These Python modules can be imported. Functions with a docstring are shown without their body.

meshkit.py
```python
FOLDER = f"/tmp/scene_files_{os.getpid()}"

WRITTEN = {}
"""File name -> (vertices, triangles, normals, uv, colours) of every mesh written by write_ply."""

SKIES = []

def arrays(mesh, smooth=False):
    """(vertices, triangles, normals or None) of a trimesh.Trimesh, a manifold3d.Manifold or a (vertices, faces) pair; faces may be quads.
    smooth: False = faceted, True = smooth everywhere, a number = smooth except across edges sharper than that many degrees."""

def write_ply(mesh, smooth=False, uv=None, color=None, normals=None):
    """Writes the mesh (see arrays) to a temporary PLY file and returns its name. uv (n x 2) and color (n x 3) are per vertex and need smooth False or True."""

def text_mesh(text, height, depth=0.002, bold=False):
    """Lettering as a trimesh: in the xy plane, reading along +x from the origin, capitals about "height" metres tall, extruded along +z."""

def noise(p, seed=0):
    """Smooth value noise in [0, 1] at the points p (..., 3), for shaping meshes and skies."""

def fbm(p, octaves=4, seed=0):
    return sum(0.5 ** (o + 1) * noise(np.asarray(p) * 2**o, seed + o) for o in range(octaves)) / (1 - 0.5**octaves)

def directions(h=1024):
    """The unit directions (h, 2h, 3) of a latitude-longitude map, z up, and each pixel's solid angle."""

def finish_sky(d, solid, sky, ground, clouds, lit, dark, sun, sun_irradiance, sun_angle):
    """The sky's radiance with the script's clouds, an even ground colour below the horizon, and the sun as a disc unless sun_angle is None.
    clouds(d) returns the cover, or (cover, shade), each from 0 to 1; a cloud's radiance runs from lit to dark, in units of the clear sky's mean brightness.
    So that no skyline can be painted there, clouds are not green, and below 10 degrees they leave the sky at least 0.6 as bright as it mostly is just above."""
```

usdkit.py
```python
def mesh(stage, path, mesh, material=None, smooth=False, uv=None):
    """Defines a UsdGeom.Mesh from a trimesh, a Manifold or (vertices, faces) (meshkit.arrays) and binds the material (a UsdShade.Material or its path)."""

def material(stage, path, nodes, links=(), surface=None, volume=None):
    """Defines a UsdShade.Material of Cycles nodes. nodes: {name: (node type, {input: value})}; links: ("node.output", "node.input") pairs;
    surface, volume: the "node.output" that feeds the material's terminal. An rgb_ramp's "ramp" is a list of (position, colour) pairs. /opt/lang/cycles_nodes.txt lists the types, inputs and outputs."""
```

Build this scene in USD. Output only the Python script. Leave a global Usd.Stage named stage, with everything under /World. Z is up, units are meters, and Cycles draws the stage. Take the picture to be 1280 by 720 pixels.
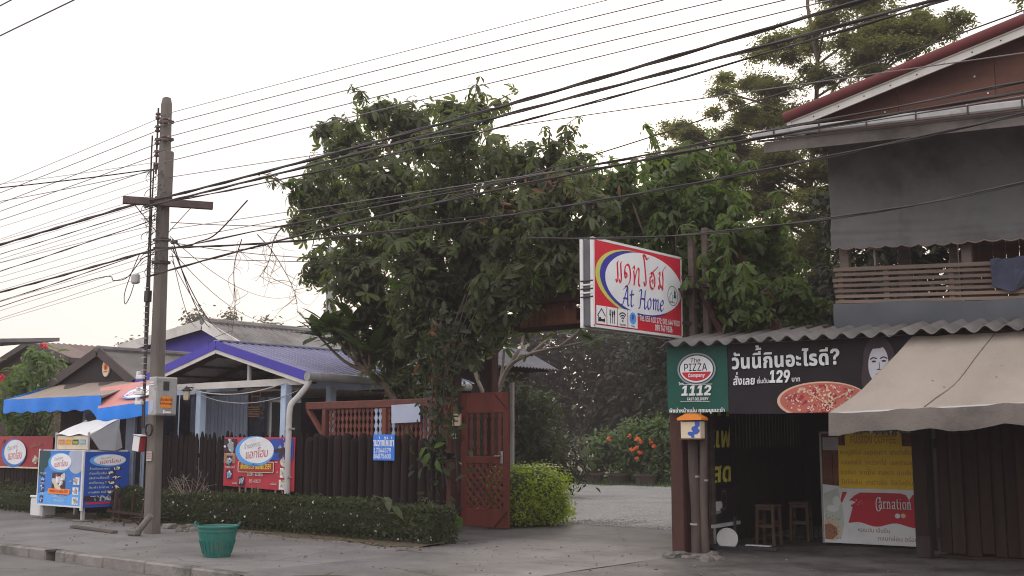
import math, random, glob
import numpy as np, trimesh
import usdkit, meshkit
from pxr import Usd, UsdGeom, UsdLux, UsdShade, Gf, Sdf
from shapely.geometry import Polygon, Point, LineString, box as sbox, MultiPoint
from shapely.ops import unary_union
from shapely import affinity
from PIL import Image, ImageDraw, ImageFont

random.seed(5)
PI = math.pi
stage = Usd.Stage.CreateInMemory()
UsdGeom.SetStageUpAxis(stage, UsdGeom.Tokens.z)
UsdGeom.SetStageMetersPerUnit(stage, 1.0)
UsdGeom.Xform.Define(stage, '/World')
UsdGeom.Scope.Define(stage, '/World/Looks')

# ------------------------------------------------------------------ camera, sky, sun, exposure
CAM = np.array([0, 0, 1.55]); PITCH = math.atan(190 / 1400.0); YAW = math.radians(40)
Fw = np.array([-math.sin(YAW) * math.cos(PITCH), math.cos(YAW) * math.cos(PITCH), math.sin(PITCH)])
Rt = np.array([math.cos(YAW), math.sin(YAW), 0.0]); Up = np.cross(Rt, Fw)
cam = UsdGeom.Camera.Define(stage, '/World/camera')
cam.CreateHorizontalApertureAttr(36.0); cam.CreateVerticalApertureAttr(20.25)
cam.CreateFocalLengthAttr(39.375); cam.CreateClippingRangeAttr(Gf.Vec2f(0.1, 3000))
cam.CreateExposureAttr(0.52)
cam.AddTransformOp().Set(Gf.Matrix4d(*Rt, 0, *Up, 0, *(-Fw), 0, *CAM, 1))

SUN_EL = math.radians(17); SUN_DIR = np.array([-0.52, 0.85, 0.0]); SUN_DIR /= np.linalg.norm(SUN_DIR)
SUN = np.array([SUN_DIR[0] * math.cos(SUN_EL), SUN_DIR[1] * math.cos(SUN_EL), math.sin(SUN_EL)])
def look(name): return '/World/Looks/' + name
sky_mat = usdkit.material(stage, look('sky_haze'), {
    'sky': ('sky_texture', {'sky_type': 'single_scattering', 'sun_disc': False, 'sun_elevation': SUN_EL, 'sun_rotation': math.atan2(SUN[0], SUN[1]), 'air_density': 1.0, 'aerosol_density': 2.0}),
    'tc': ('texture_coordinate', {}),
    'n': ('noise_texture', {'scale': 1.6, 'detail': 4.0}),
    'sx': ('separate_xyz', {}), 'zr': ('map_range', {'range_type': 'smoothstep', 'from_min': .0, 'from_max': .5, 'to_min': 0., 'to_max': 1., 'clamp': True}),
    'hz': ('mix', {'mix_type': 'mix', 'color1': (6.9, 6.15, 5.75), 'color2': (11.4, 10.9, 10.8)}),
    'nm': ('map_range', {'from_min': .3, 'from_max': .7, 'to_min': .95, 'to_max': 1.05}),
    'cl': ('mix', {'mix_type': 'multiply', 'fac': 1.0}), 'cc': ('combine_xyz', {}),
    'mx': ('mix', {'mix_type': 'mix', 'fac': 0.90}),
    'bg': ('background_shader', {'strength': 0.095})},
    [('tc.generated', 'n.vector'), ('tc.generated', 'sx.vector'), ('sx.z', 'zr.value'), ('zr.result', 'hz.fac'), ('n.fac', 'nm.value'), ('nm.result', 'cc.x'), ('nm.result', 'cc.y'), ('nm.result', 'cc.z'), ('hz.color', 'cl.color1'), ('cc.vector', 'cl.color2'), ('sky.color', 'mx.color1'), ('cl.color', 'mx.color2'), ('mx.color', 'bg.color')], surface='bg.background')
dome = UsdLux.DomeLight.Define(stage, '/World/sky'); dome.CreateIntensityAttr(1.0)
UsdShade.MaterialBindingAPI.Apply(dome.GetPrim()).Bind(sky_mat)
dome.GetPrim().SetCustomDataByKey('kind', 'structure')
sun = UsdLux.DistantLight.Define(stage, '/World/sun')
sun.CreateIntensityAttr(0.35); sun.CreateAngleAttr(12.0); sun.CreateNormalizeAttr(True); sun.CreateColorAttr(Gf.Vec3f(1.0, 0.88, 0.76))
zx = SUN; xx = np.cross([0, 0, 1.0], zx); xx /= np.linalg.norm(xx); yx = np.cross(zx, xx)
sun.AddTransformOp().Set(Gf.Matrix4d(*xx, 0, *yx, 0, *zx, 0, 0, 0, 50, 1))

# ------------------------------------------------------------------ naming helpers
USED = {}
def numbered(parent, name):
    k = USED.get((parent, name), 0); USED[(parent, name)] = k + 1
    return parent + '/' + (name if k == 0 else '%s_%03d' % (name, k))
def setd(prim, label=None, cat=None, group=None, kind=None):
    for k, v in (('label', label), ('category', cat), ('group', group), ('kind', kind)):
        if v: prim.SetCustomDataByKey(k, v)
def place(x, loc, rz):
    if loc is not None: x.AddTranslateOp().Set(Gf.Vec3d(*map(float, loc)))
    if rz: x.AddRotateZOp().Set(float(rz))
GROUPS = dict(plant_pot='plant pots on the gravel edge', dark_tree='dark trees beyond the garden', far_tree='hazy trees beyond the roofs', gate_plaque='small boards on the gate post', pizza_banner='banners on the shop front', restaurant_banner='banners on the roadside fence', garden_shrub='shrubs in the garden', leafy_weed='weeds along the frontage', feathery_tree='feathery trees behind the shop house', neighbour_house='houses at the far left', menu_board='cards on the counter', broadleaf_tree='leafy trees over the gateway', picket_fence='picket fences along the pavement', rubble_heap='loose stones on the ground')
def thing(name, label, cat, loc=(0, 0, 0), rz=0, group=None, kind=None):
    group = group or GROUPS.get(name)
    p = numbered('/World', name); x = UsdGeom.Xform.Define(stage, p); place(x, loc, rz)
    setd(x.GetPrim(), label, cat, group, kind); return p
def part(parent, name, mb, mat, smooth=False, label=None, kind=None):
    p = numbered(parent, name)
    m = usdkit.mesh(stage, p, mb.arr() if isinstance(mb, MB) else mb, look(mat), smooth=smooth)
    setd(m.GetPrim(), label, None, None, kind); return p
def solo(name, mb, mat, label=None, cat=None, loc=None, rz=0, smooth=False, group=None, kind=None):
    p = numbered('/World', name)
    m = usdkit.mesh(stage, p, mb.arr() if isinstance(mb, MB) else mb, look(mat), smooth=smooth)
    place(m, loc, rz); setd(m.GetPrim(), label, cat, group, kind); return p
def copy_of(src, name, label, loc, rz=0, cat=None, group=None):
    p = numbered('/World', name); x = UsdGeom.Xform.Define(stage, p)
    sp = stage.GetPrimAtPath(src)
    x.GetPrim().GetReferences().AddInternalReference(src); x.GetPrim().SetInstanceable(True)
    ops = UsdGeom.Xformable(x.GetPrim()); ops.ClearXformOpOrder()
    t = ops.AddTranslateOp(opSuffix='c'); t.Set(Gf.Vec3d(*map(float, loc)))
    r = ops.AddRotateZOp(opSuffix='c'); r.Set(float(rz))
    setd(x.GetPrim(), label, cat or sp.GetCustomDataByKey('category'), group or sp.GetCustomDataByKey('group')); return p

# ------------------------------------------------------------------ mesh builder
def unit(v): v = np.asarray(v, float); return v / max(np.linalg.norm(v), 1e-9)
class MB:
    def __init__(s): s.v, s.f, s.n = [], [], 0
    def add(s, v, f):
        v = np.asarray(v, float); f = np.asarray(f, int)
        if f.shape[1] == 4: f = np.vstack([f[:, [0, 1, 2]], f[:, [0, 2, 3]]])
        s.v.append(v); s.f.append(f + s.n); s.n += len(v); return s
    def arr(s): return np.vstack(s.v), np.vstack(s.f)
    def tm(s, t): return s.add(t.vertices, t.faces)
    def box(s, c, d, R=None, bev=0.0):
        h = np.asarray(d, float) / 2
        if bev <= 0:
            v = np.array([[x, y, z] for x in (-1, 1) for y in (-1, 1) for z in (-1, 1)]) * h
            f = [[0, 1, 3, 2], [4, 6, 7, 5], [0, 4, 5, 1], [2, 3, 7, 6], [0, 2, 6, 4], [1, 5, 7, 3]]
        else:
            b = min(bev, h.min() * .9); pts = []
            for sx in (-1, 1):
                for sy in (-1, 1):
                    for sz in (-1, 1):
                        for a in range(3):
                            q = h - b; q = q.copy(); q[a] = h[a]; pts.append(q * [sx, sy, sz])
            t = trimesh.convex.convex_hull(np.array(pts)); v, f = t.vertices, t.faces
        v = np.asarray(v)
        if R is not None: v = v @ np.asarray(R).T
        return s.add(v + np.asarray(c, float), f)
    def bar(s, p0, p1, w, h, up=(0, 0, 1), bev=0.0):
        p0, p1 = np.asarray(p0, float), np.asarray(p1, float); L = np.linalg.norm(p1 - p0); x = (p1 - p0) / L
        up = np.asarray(up, float)
        if abs(np.dot(x, unit(up))) > .98: up = np.array([1.0, 0, 0])
        y = unit(np.cross(up, x)); z = np.cross(x, y)
        return s.box((p0 + p1) / 2, (L, w, h), np.stack([x, y, z], 1), bev)
    def tube(s, pts, r, n=8, cap=True):
        pts = np.asarray(pts, float); r = np.broadcast_to(np.asarray(r, float), (len(pts),))
        T = np.gradient(pts, axis=0); T /= np.maximum(np.linalg.norm(T, axis=1, keepdims=True), 1e-9)
        a = np.array([0, 0, 1.0]) if abs(T[0, 2]) < .9 else np.array([1.0, 0, 0]); N = unit(np.cross(T[0], a)); rings = []
        th = np.linspace(0, 2 * PI, n, endpoint=False)
        for i in range(len(pts)):
            N = unit(N - T[i] * np.dot(N, T[i])); B = np.cross(T[i], N)
            rings.append(pts[i] + r[i] * (np.cos(th)[:, None] * N + np.sin(th)[:, None] * B))
        v = np.vstack(rings); f = []
        for i in range(len(pts) - 1):
            for j in range(n):
                k = (j + 1) % n; f.append([i * n + j, i * n + k, (i + 1) * n + k, (i + 1) * n + j])
        f = np.array(f); f = np.vstack([f[:, [0, 1, 2]], f[:, [0, 2, 3]]])
        if cap:
            v = np.vstack([v, pts[0], pts[-1]]); c0, c1 = len(v) - 2, len(v) - 1; L = (len(pts) - 1) * n
            f = np.vstack([f, [[c0, (j + 1) % n, j] for j in range(n)], [[c1, L + j, L + (j + 1) % n] for j in range(n)]])
        return s.add(v, f)
    def lathe(s, prof, c=(0, 0, 0), n=16, R=None):
        th = np.linspace(0, 2 * PI, n, endpoint=False); v = []
        for r, z in prof: v += [[r * math.cos(t), r * math.sin(t), z] for t in th]
        f = []
        for i in range(len(prof) - 1):
            for j in range(n):
                k = (j + 1) % n; f.append([i * n + j, i * n + k, (i + 1) * n + k, (i + 1) * n + j])
        v = np.array(v)
        if R is not None: v = v @ np.asarray(R).T
        return s.add(v + np.asarray(c, float), f)
    def flat(s, shape, o, x, y, depth=0.002, base=0.0):
        x, y = np.asarray(x, float), np.asarray(y, float); nn = unit(np.cross(x, y)); o = np.asarray(o, float)
        for g in getattr(shape, 'geoms', [shape]):
            if g.geom_type != 'Polygon' or g.area < 1e-8: continue
            t = trimesh.creation.extrude_polygon(g, depth, engine='earcut')
            s.add(o + t.vertices[:, :1] * x + t.vertices[:, 1:2] * y + (t.vertices[:, 2:] + base) * nn, t.faces)
        return s
    def grid(s, fn, nu, nv, thick=0.0):
        u, w = np.meshgrid(np.linspace(0, 1, nu), np.linspace(0, 1, nv), indexing='ij')
        P = np.array([fn(a, b) for a, b in zip(u.ravel(), w.ravel())], float)
        f = []
        for i in range(nu - 1):
            for j in range(nv - 1):
                a = i * nv + j; f.append([a, a + nv, a + nv + 1, a + 1])
        f = np.array(f)
        if thick <= 0: return s.add(P, f)
        G = P.reshape(nu, nv, 3); N = np.cross(np.gradient(G, axis=0), np.gradient(G, axis=1)).reshape(-1, 3)
        N /= np.maximum(np.linalg.norm(N, axis=1, keepdims=True), 1e-12)
        n = len(P); Q = P - N * thick
        ring = [i * nv for i in range(nu)] + [(nu - 1) * nv + j for j in range(1, nv)] + [i * nv + nv - 1 for i in range(nu - 2, -1, -1)] + [j for j in range(nv - 2, 0, -1)]
        e = [[ring[i], ring[i] + n, ring[(i + 1) % len(ring)] + n, ring[(i + 1) % len(ring)]] for i in range(len(ring))]
        return s.add(np.vstack([P, Q]), np.vstack([f, f[:, ::-1] + n, np.array(e)]))
def smooth_path(p, n=8):
    p = np.asarray(p, float)
    if len(p) < 3: return p
    q = np.vstack([2 * p[0] - p[1], p, 2 * p[-1] - p[-2]]); out = []
    for i in range(1, len(q) - 2):
        a, b, c, d = q[i - 1], q[i], q[i + 1], q[i + 2]
        for t in np.linspace(0, 1, n, endpoint=False):
            out.append(.5 * (2 * b + (c - a) * t + (2 * a - 5 * b + 4 * c - d) * t * t + (3 * b - a - 3 * c + d) * t ** 3))
    return np.array(out + [p[-1]])

# ------------------------------------------------------------------ lettering
_FONT = {}
def font(kind, wt):
    k = (kind, wt)
    if k not in _FONT:
        pat = 'NotoSansThai*' if kind == 'th' else 'Inter.woff2'
        f = ImageFont.truetype(glob.glob('/opt/blender-*/*/datafiles/fonts/' + pat)[0], 64)
        try: f.set_variation_by_axes([wt, 100] if kind == 'th' else ([14, wt] if len(f.get_variation_axes()) > 1 else [wt]))
        except Exception: pass
        _FONT[k] = f
    return _FONT[k]
UPPER = 'ิีึืั็'; TONE = '่้๊๋์'; LOWER = 'ุู'
def text_shape(text, height, wt=600, shear=0.0, width=None, nib=None):
    """Outline of a line of Thai or Latin lettering: consonants or capitals about height tall, baseline at y=0, starting at x=0."""
    im = Image.new('L', (64 * len(text) + 80, 200)); d = ImageDraw.Draw(im); x = 20.0; prev = ''
    for ch in text:
        th = '\u0e00' <= ch <= '\u0e7f'
        f = font('th' if th else 'la', wt)
        y = 130
        if ch in TONE and prev and prev in UPPER: y -= 15
        adv = f.getlength(ch)
        if ch in UPPER + TONE + LOWER: adv = 0
        d.text((x, y), ch, 255, font=f, anchor='ls')
        x += adv; prev = ch
    on = np.pad((np.asarray(im) > 127), ((0, 0), (1, 1))).astype(np.int8)
    df = np.diff(on, axis=1); rows, st = np.nonzero(df == 1); en = np.nonzero(df == -1)[1]
    if not len(rows): return Polygon()
    sh = unary_union([sbox(a, 129 - r, b, 130 - r) for r, a, b in zip(rows, st, en)]).buffer(.7).buffer(-.7).simplify(.55)
    if nib:
        L, ang = nib; sh = unary_union([affinity.translate(sh, L * t * math.cos(ang), L * t * math.sin(ang)) for t in np.linspace(-.5, .5, 7)]).buffer(.4).buffer(-.4).simplify(.5)
    k = height / 42.0; b = sh.bounds
    sh = affinity.affine_transform(sh, [k, k * shear, 0, k, -b[0] * k, 0])
    if width: sh = affinity.scale(sh, width / (sh.bounds[2] - sh.bounds[0]), 1, origin=(0, 0))
    return sh
def pen(strokes, nib, n=7):
    """Broad pen lettering: each stroke swept by a nib outline."""
    nib = np.asarray(nib); out = []
    for st in strokes:
        p = smooth_path(st, n)
        for a, b in zip(p[:-1], p[1:]): out.append(MultiPoint(np.vstack([nib + a, nib + b])).convex_hull)
    return unary_union(out).simplify(.004)
def nib_rect(w, h, ang):
    c, s_ = math.cos(ang), math.sin(ang)
    return [[c * x - s_ * y, s_ * x + c * y] for x, y in ((-w / 2, -h / 2), (w / 2, -h / 2), (w / 2, h / 2), (-w / 2, h / 2))]
def ell(cx, cy, rx, ry, n=48): return affinity.scale(Point(cx, cy).buffer(1, n // 4), rx, ry, origin=(cx, cy))
def at2(sh, x, y): return affinity.translate(sh, x, y)
def centred(sh, cx, y): b = sh.bounds; return affinity.translate(sh, cx - (b[0] + b[2]) / 2, y)

# ------------------------------------------------------------------ materials
def pm(name, c1, c2=None, scale=4.0, rough=.7, bump=0.0, bscale=40.0, stretch=(1, 1, 1), spec=.3, dirt=None, rnd=.12, metal=0.0, detail=5.0, crack=None):
    c2 = c2 or tuple(x * .8 for x in c1)
    N = {'g': ('geometry', {}), 'm': ('mapping', {'scale': stretch}), 'n': ('noise_texture', {'scale': scale, 'detail': detail, 'roughness': .6}),
         'r': ('rgb_ramp', {'ramp': [(.3, c1), (.7, c2)]}),
         'o': ('object_info', {}), 'mr': ('map_range', {'from_min': 0., 'from_max': 1., 'to_min': 1 - rnd, 'to_max': 1 + rnd}),
         'h': ('hsv', {}), 'p': ('principled_bsdf', {'roughness': rough, 'specular_ior_level': spec, 'metallic': metal})}
    K = [('g.position', 'm.vector'), ('m.vector', 'n.vector'), ('n.fac', 'r.fac'), ('o.random', 'mr.value'), ('mr.result', 'h.value'), ('h.color', 'p.base_color')]
    last = 'r.color'
    if dirt:
        dc, ds, lo, hi = dirt
        N['dn'] = ('noise_texture', {'scale': ds, 'detail': 6.0, 'roughness': .65}); N['dr'] = ('map_range', {'from_min': lo, 'from_max': hi, 'to_min': 0., 'to_max': 1., 'clamp': True})
        N['dm'] = ('mix', {'mix_type': 'mix', 'color2': dc}); K += [('g.position', 'dn.vector'), ('dn.fac', 'dr.value'), ('dr.result', 'dm.fac'), (last, 'dm.color1')]; last = 'dm.color'
    if crack:
        cs, cw, cc = crack
        N['cn'] = ('noise_texture', {'scale': 2.2, 'detail': 5.0}); N['ca'] = ('mix', {'mix_type': 'add', 'fac': .35}); N['cv'] = ('voronoi_texture', {'scale': cs, 'feature': 'distance_to_edge'})
        N['cr'] = ('map_range', {'from_min': 0., 'from_max': cw, 'to_min': 1., 'to_max': 0., 'clamp': True}); N['cm'] = ('mix', {'mix_type': 'mix', 'color2': cc})
        N['ck'] = ('noise_texture', {'scale': .7, 'detail': 3.0}); N['cg'] = ('map_range', {'from_min': .42, 'from_max': .56, 'to_min': 0., 'to_max': 1., 'clamp': True}); N['cx'] = ('math', {'math_type': 'multiply'})
        K += [('g.position', 'cn.vector'), ('g.position', 'ca.color1'), ('cn.color', 'ca.color2'), ('ca.color', 'cv.vector'), ('cv.distance', 'cr.value'), ('g.position', 'ck.vector'), ('ck.fac', 'cg.value'), ('cr.result', 'cx.value1'), ('cg.result', 'cx.value2'), ('cx.value', 'cm.fac'), (last, 'cm.color1')]; last = 'cm.color'
    K.append((last, 'h.color'))
    if bump:
        N['bn'] = ('noise_texture', {'scale': bscale, 'detail': 5.0}); N['b'] = ('bump', {'strength': bump, 'distance': .02})
        K += [('m.vector', 'bn.vector'), ('bn.fac', 'b.height'), ('b.normal', 'p.normal')]
    return usdkit.material(stage, look(name), N, K, surface='p.BSDF')
def leafm(name, cols, rough=.45, trans=.35, spec=.35):
    n = len(cols)
    N = {'g': ('geometry', {}), 'r': ('rgb_ramp', {'ramp': [((i + .5) / n, c) for i, c in enumerate(cols)]}),
         'pn': ('noise_texture', {'scale': 1.1, 'detail': 3.0}), 'h': ('hsv', {}), 'mr': ('map_range', {'from_min': .3, 'from_max': .7, 'to_min': .75, 'to_max': 1.25}),
         'p': ('principled_bsdf', {'roughness': rough, 'specular_ior_level': spec}), 't': ('translucent_bsdf', {}), 'tc': ('mix', {'mix_type': 'multiply', 'fac': 1.0, 'color2': (1.25, 1.35, .55)}),
         'x': ('mix_closure', {'fac': trans})}
    K = [('g.random_per_island', 'r.fac'), ('g.position', 'pn.vector'), ('pn.fac', 'mr.value'), ('mr.result', 'h.value'), ('r.color', 'h.color'), ('h.color', 'p.base_color'),
         ('h.color', 'tc.color1'), ('tc.color', 't.color'), ('p.BSDF', 'x.closure1'), ('t.BSDF', 'x.closure2')]
    return usdkit.material(stage, look(name), N, K, surface='x.closure')
pm('pavement', (.215, .207, .205), (.158, .152, .151), 1.1, .9, .6, 30, dirt=((.115, .104, .096), .6, .46, .72), crack=(.32, .006, (.08, .072, .068)))
pm('drive_concrete', (.195, .188, .186), (.142, .136, .134), .9, .9, .5, 28, dirt=((.09, .082, .075), .7, .45, .7), rnd=.05, crack=(.38, .008, (.05, .045, .04)))
pm('apron_concrete', (.15, .141, .136), (.09, .085, .082), 1.4, .9, .7, 18, dirt=((.05, .044, .04), 1.1, .44, .66), crack=(.8, .016, (.03, .027, .025)))
pm('kerb_concrete', (.22, .205, .19), (.13, .12, .11), 3, .9, .6, 30, dirt=((.06, .055, .05), 1.5, .5, .75))
pm('road', (.21, .20, .192), (.16, .152, .146), 1.2, .9, .6, 60, dirt=((.12, .11, .10), .5, .45, .7), crack=(.3, .006, (.08, .075, .07)))
pm('soil', (.11, .085, .06), (.07, .06, .035), 2, .95, .8, 20, dirt=((.05, .07, .025), .35, .48, .65))
pm('fence_wood', (.022, .0145, .0135), (.011, .008, .0075), 5, .85, .5, 30, (1, 1, .12), spec=.1, rnd=.3)
pm('gate_wood', (.165, .038, .025), (.10, .025, .018), 4, .55, .35, 30, (1, 1, .15), rnd=.12)
pm('trellis_wood', (.13, .038, .027), (.075, .024, .018), 4, .6, .4, 30, (1, 1, .3), rnd=.15)
pm('beam_wood', (.06, .02, .014), (.03, .012, .010), 4, .65, .5, 30, (.3, .3, 1), rnd=.2)
pm('board_wood', (.16, .06, .03), (.09, .035, .02), 5, .6, .4, 30, (.15, 1, 1), rnd=.2)
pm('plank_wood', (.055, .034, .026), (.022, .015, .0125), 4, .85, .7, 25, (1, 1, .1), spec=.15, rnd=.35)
pm('grey_wood', (.14, .105, .09), (.075, .058, .05), 5, .8, .6, 30, (.15, .15, 1), rnd=.2)
pm('fascia_wood', (.16, .14, .13), (.09, .08, .075), 3, .85, .5, 20, (.3, .3, 1), dirt=((.05, .045, .042), 1.6, .48, .72))
pm('slat_wood', (.21, .155, .125), (.11, .083, .07), 5, .8, .6, 30, (.12, .12, 1), rnd=.22)
pm('log_wood', (.085, .064, .054), (.042, .032, .029), 6, .85, .9, 25, (1, 1, .2), rnd=.2)
pm('post_red', (.085, .03, .023), (.045, .02, .016), 4, .7, .6, 30, (1, 1, .2))
pm('gable_ply', (.135, .056, .038), (.075, .034, .026), 1.6, .7, .2, 20, (.5, 1, 2), dirt=((.07, .03, .024), .8, .5, .75))
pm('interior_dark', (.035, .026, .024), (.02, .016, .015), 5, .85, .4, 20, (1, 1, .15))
pm('stool_wood', (.10, .062, .04), (.06, .038, .027), 6, .6, .3, 30)
pm('pole_concrete', (.155, .134, .12), (.085, .075, .068), 2.5, .9, .5, 30, (1, 1, .35), dirt=((.12, .10, .09), 2.2, .52, .75))
pm('far_pole', (.26, .25, .25), None, 3, .9)
pm('arm_wood', (.09, .065, .06), (.05, .036, .033), 4, .8, .5, 30)
pm('cable', (.03, .025, .026), (.045, .038, .038), 3, .6, rnd=.2)
pm('cable_grey', (.16, .145, .145), None, 3, .6)
pm('porcelain', (.10, .06, .05), None, 5, .3)
pm('metal_grey', (.33, .33, .33), (.25, .25, .25), 3, .45, .1, 30, spec=.5, dirt=((.14, .12, .10), 4, .55, .75))
pm('side_grey', (.13, .13, .15), (.09, .09, .105), 3, .5)
pm('metal_dark', (.03, .03, .03), None, 3, .5)
pm('white_paint', (.62, .60, .57), (.50, .48, .46), 2, .6, .1, 20, dirt=((.28, .25, .22), 1.5, .55, .8))
pm('pipe_grey', (.42, .41, .41), (.32, .31, .31), 2, .4, .1, 20)
pm('purple_paint', (.055, .045, .36), (.045, .037, .29), 3, .5, .1, 20)
pm('blue_wall', (.34, .40, .52), (.27, .32, .43), 1.5, .7, .1, 15, dirt=((.2, .2, .22), 1.2, .55, .8))
pm('pale_column', (.45, .55, .70), (.36, .45, .6), 2, .6)
pm('blue_sheet', (.215, .22, .34), (.165, .17, .28), 1.2, .45, .1, 10, spec=.5, dirt=((.32, .31, .37), 1.5, .5, .75))
pm('under_sheet', (.66, .62, .6), (.5, .47, .45), 1.5, .7)
pm('rib_sheet', (.30, .30, .44), (.22, .22, .36), 1.5, .5)
pm('fibre_sheet', (.19, .18, .175), (.125, .12, .117), 1.6, .85, .3, 25, dirt=((.09, .082, .075), 1.3, .48, .72))
pm('fibre_dark', (.16, .148, .145), (.10, .094, .093), 1.6, .85, .3, 25, dirt=((.08, .07, .07), 1.3, .5, .72))
pm('slate_sheet', (.105, .105, .125), (.07, .07, .085), 2, .7, .2, 20)
pm('barge_brown', (.06, .047, .045), (.042, .034, .033), 3, .7)
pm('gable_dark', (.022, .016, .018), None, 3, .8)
pm('brown_roof', (.15, .105, .09), (.10, .075, .068), 2, .8)
pm('awning_blue', (.015, .20, .70), (.012, .16, .60), 2.5, .5, .15, 12)
pm('awning_cream', (.34, .28, .23), (.27, .22, .19), 2, .8)
pm('awning_pink', (.50, .21, .19), (.42, .17, .155), 2, .7, .1, 12)
pm('canvas', (.285, .247, .212), (.225, .195, .168), .9, .9, .25, 60, dirt=((.2, .165, .14), 1.1, .55, .8))
pm('canvas_hem', (.165, .142, .128), (.11, .097, .09), 2.5, .9, .3, 40, dirt=((.08, .07, .065), 1.8, .48, .7))
pm('tarp_grey', (.13, .128, .132), (.095, .094, .098), 1.2, .75, .4, 8, (1, 1, .4), dirt=((.06, .056, .058), 1.0, .46, .7))
pm('tarp_blue', (.09, .098, .11), (.065, .073, .085), 1.5, .75, .3, 8)
pm('red_roof', (.15, .036, .036), (.10, .028, .03), 2, .65, .2, 15, spec=.15, dirt=((.09, .04, .04), 2.2, .5, .75))
pm('cloth_blue', (.06, .07, .11), (.045, .05, .085), 5, .9, .4, 30)
for nm, c in dict(print_white=(.70, .72, .75), print_red=(.52, .02, .04), print_navy=(.045, .04, .30), print_lime=(.55, .55, .12), print_black=(.015, .013, .016), print_grey=(.30, .31, .34),
                  print_skyblue=(.10, .33, .75), print_deepblue=(.02, .07, .33), print_midblue=(.035, .17, .52), print_green=(.006, .085, .06), print_darkgreen=(.01, .05, .06), print_yellow=(.62, .52, .03), print_letter=(.82, .78, .10), sign_yellow=(.78, .52, .02),
                  sign_ink=(.48, .22, .025), print_orange=(.75, .24, .03), print_cream=(.62, .52, .38), print_pizza=(.46, .12, .09), print_cheese=(.60, .42, .30), print_skin=(.50, .50, .56), print_hair=(.035, .02, .03), print_pink=(.5, .16, .2), print_brown=(.33, .15, .09), print_pale=(.50, .56, .52), print_dullred=(.29, .03, .04), banner_red=(.40, .032, .05), plastic_white=(.62, .62, .63), letter_blue=(.04, .10, .42), notice=(.40, .38, .38), sign_blue=(.035, .17, .62), blank_board=(.36, .40, .52), sticker_orange=(.75, .25, .02)).items():
    pm(nm, c, tuple(x * .9 for x in c), 3, .5, rnd=.03, dirt=(tuple(x * .72 + .015 for x in c), 2.3, .5, .85))
pm('vinyl_black', (.010, .008, .011), (.017, .013, .018), 1.6, .5, .5, 4, spec=.2, rnd=.03)
pm('vinyl_green', (.005, .055, .042), (.008, .08, .06), 1.8, .45, .5, 5, spec=.25, rnd=.03)
pm('basket_green', (.008, .12, .10), (.006, .10, .085), 3, .5, .1, 20, spec=.4, dirt=((.07, .11, .09), 5, .5, .75))
pm('terracotta', (.07, .05, .045), None, 5, .8)
pm('rubble', (.2, .185, .17), (.115, .107, .10), 5, .95, .8, 30, rnd=.25)
pm('dry_leaf', (.19, .12, .07), (.10, .06, .04), 9, .8, rnd=.3)
pm('bark', (.12, .085, .065), (.06, .045, .038), 6, .9, .9, 20, (1, 1, .3))
pm('bark_pale', (.26, .215, .18), (.16, .13, .11), 6, .85, .6, 20)
pm('petal_white', (.75, .72, .66), None, 8, .6); pm('petal_red', (.65, .03, .06), None, 8, .6); pm('petal_orange', (.78, .16, .03), None, 8, .6); pm('petal_pink', (.6, .35, .36), None, 8, .6)
pm('tinsel', (.55, .55, .55), (.35, .35, .36), 20, .25, metal=.8)
pm('wicker', (.20, .10, .055), None, 9, .7)
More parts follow.
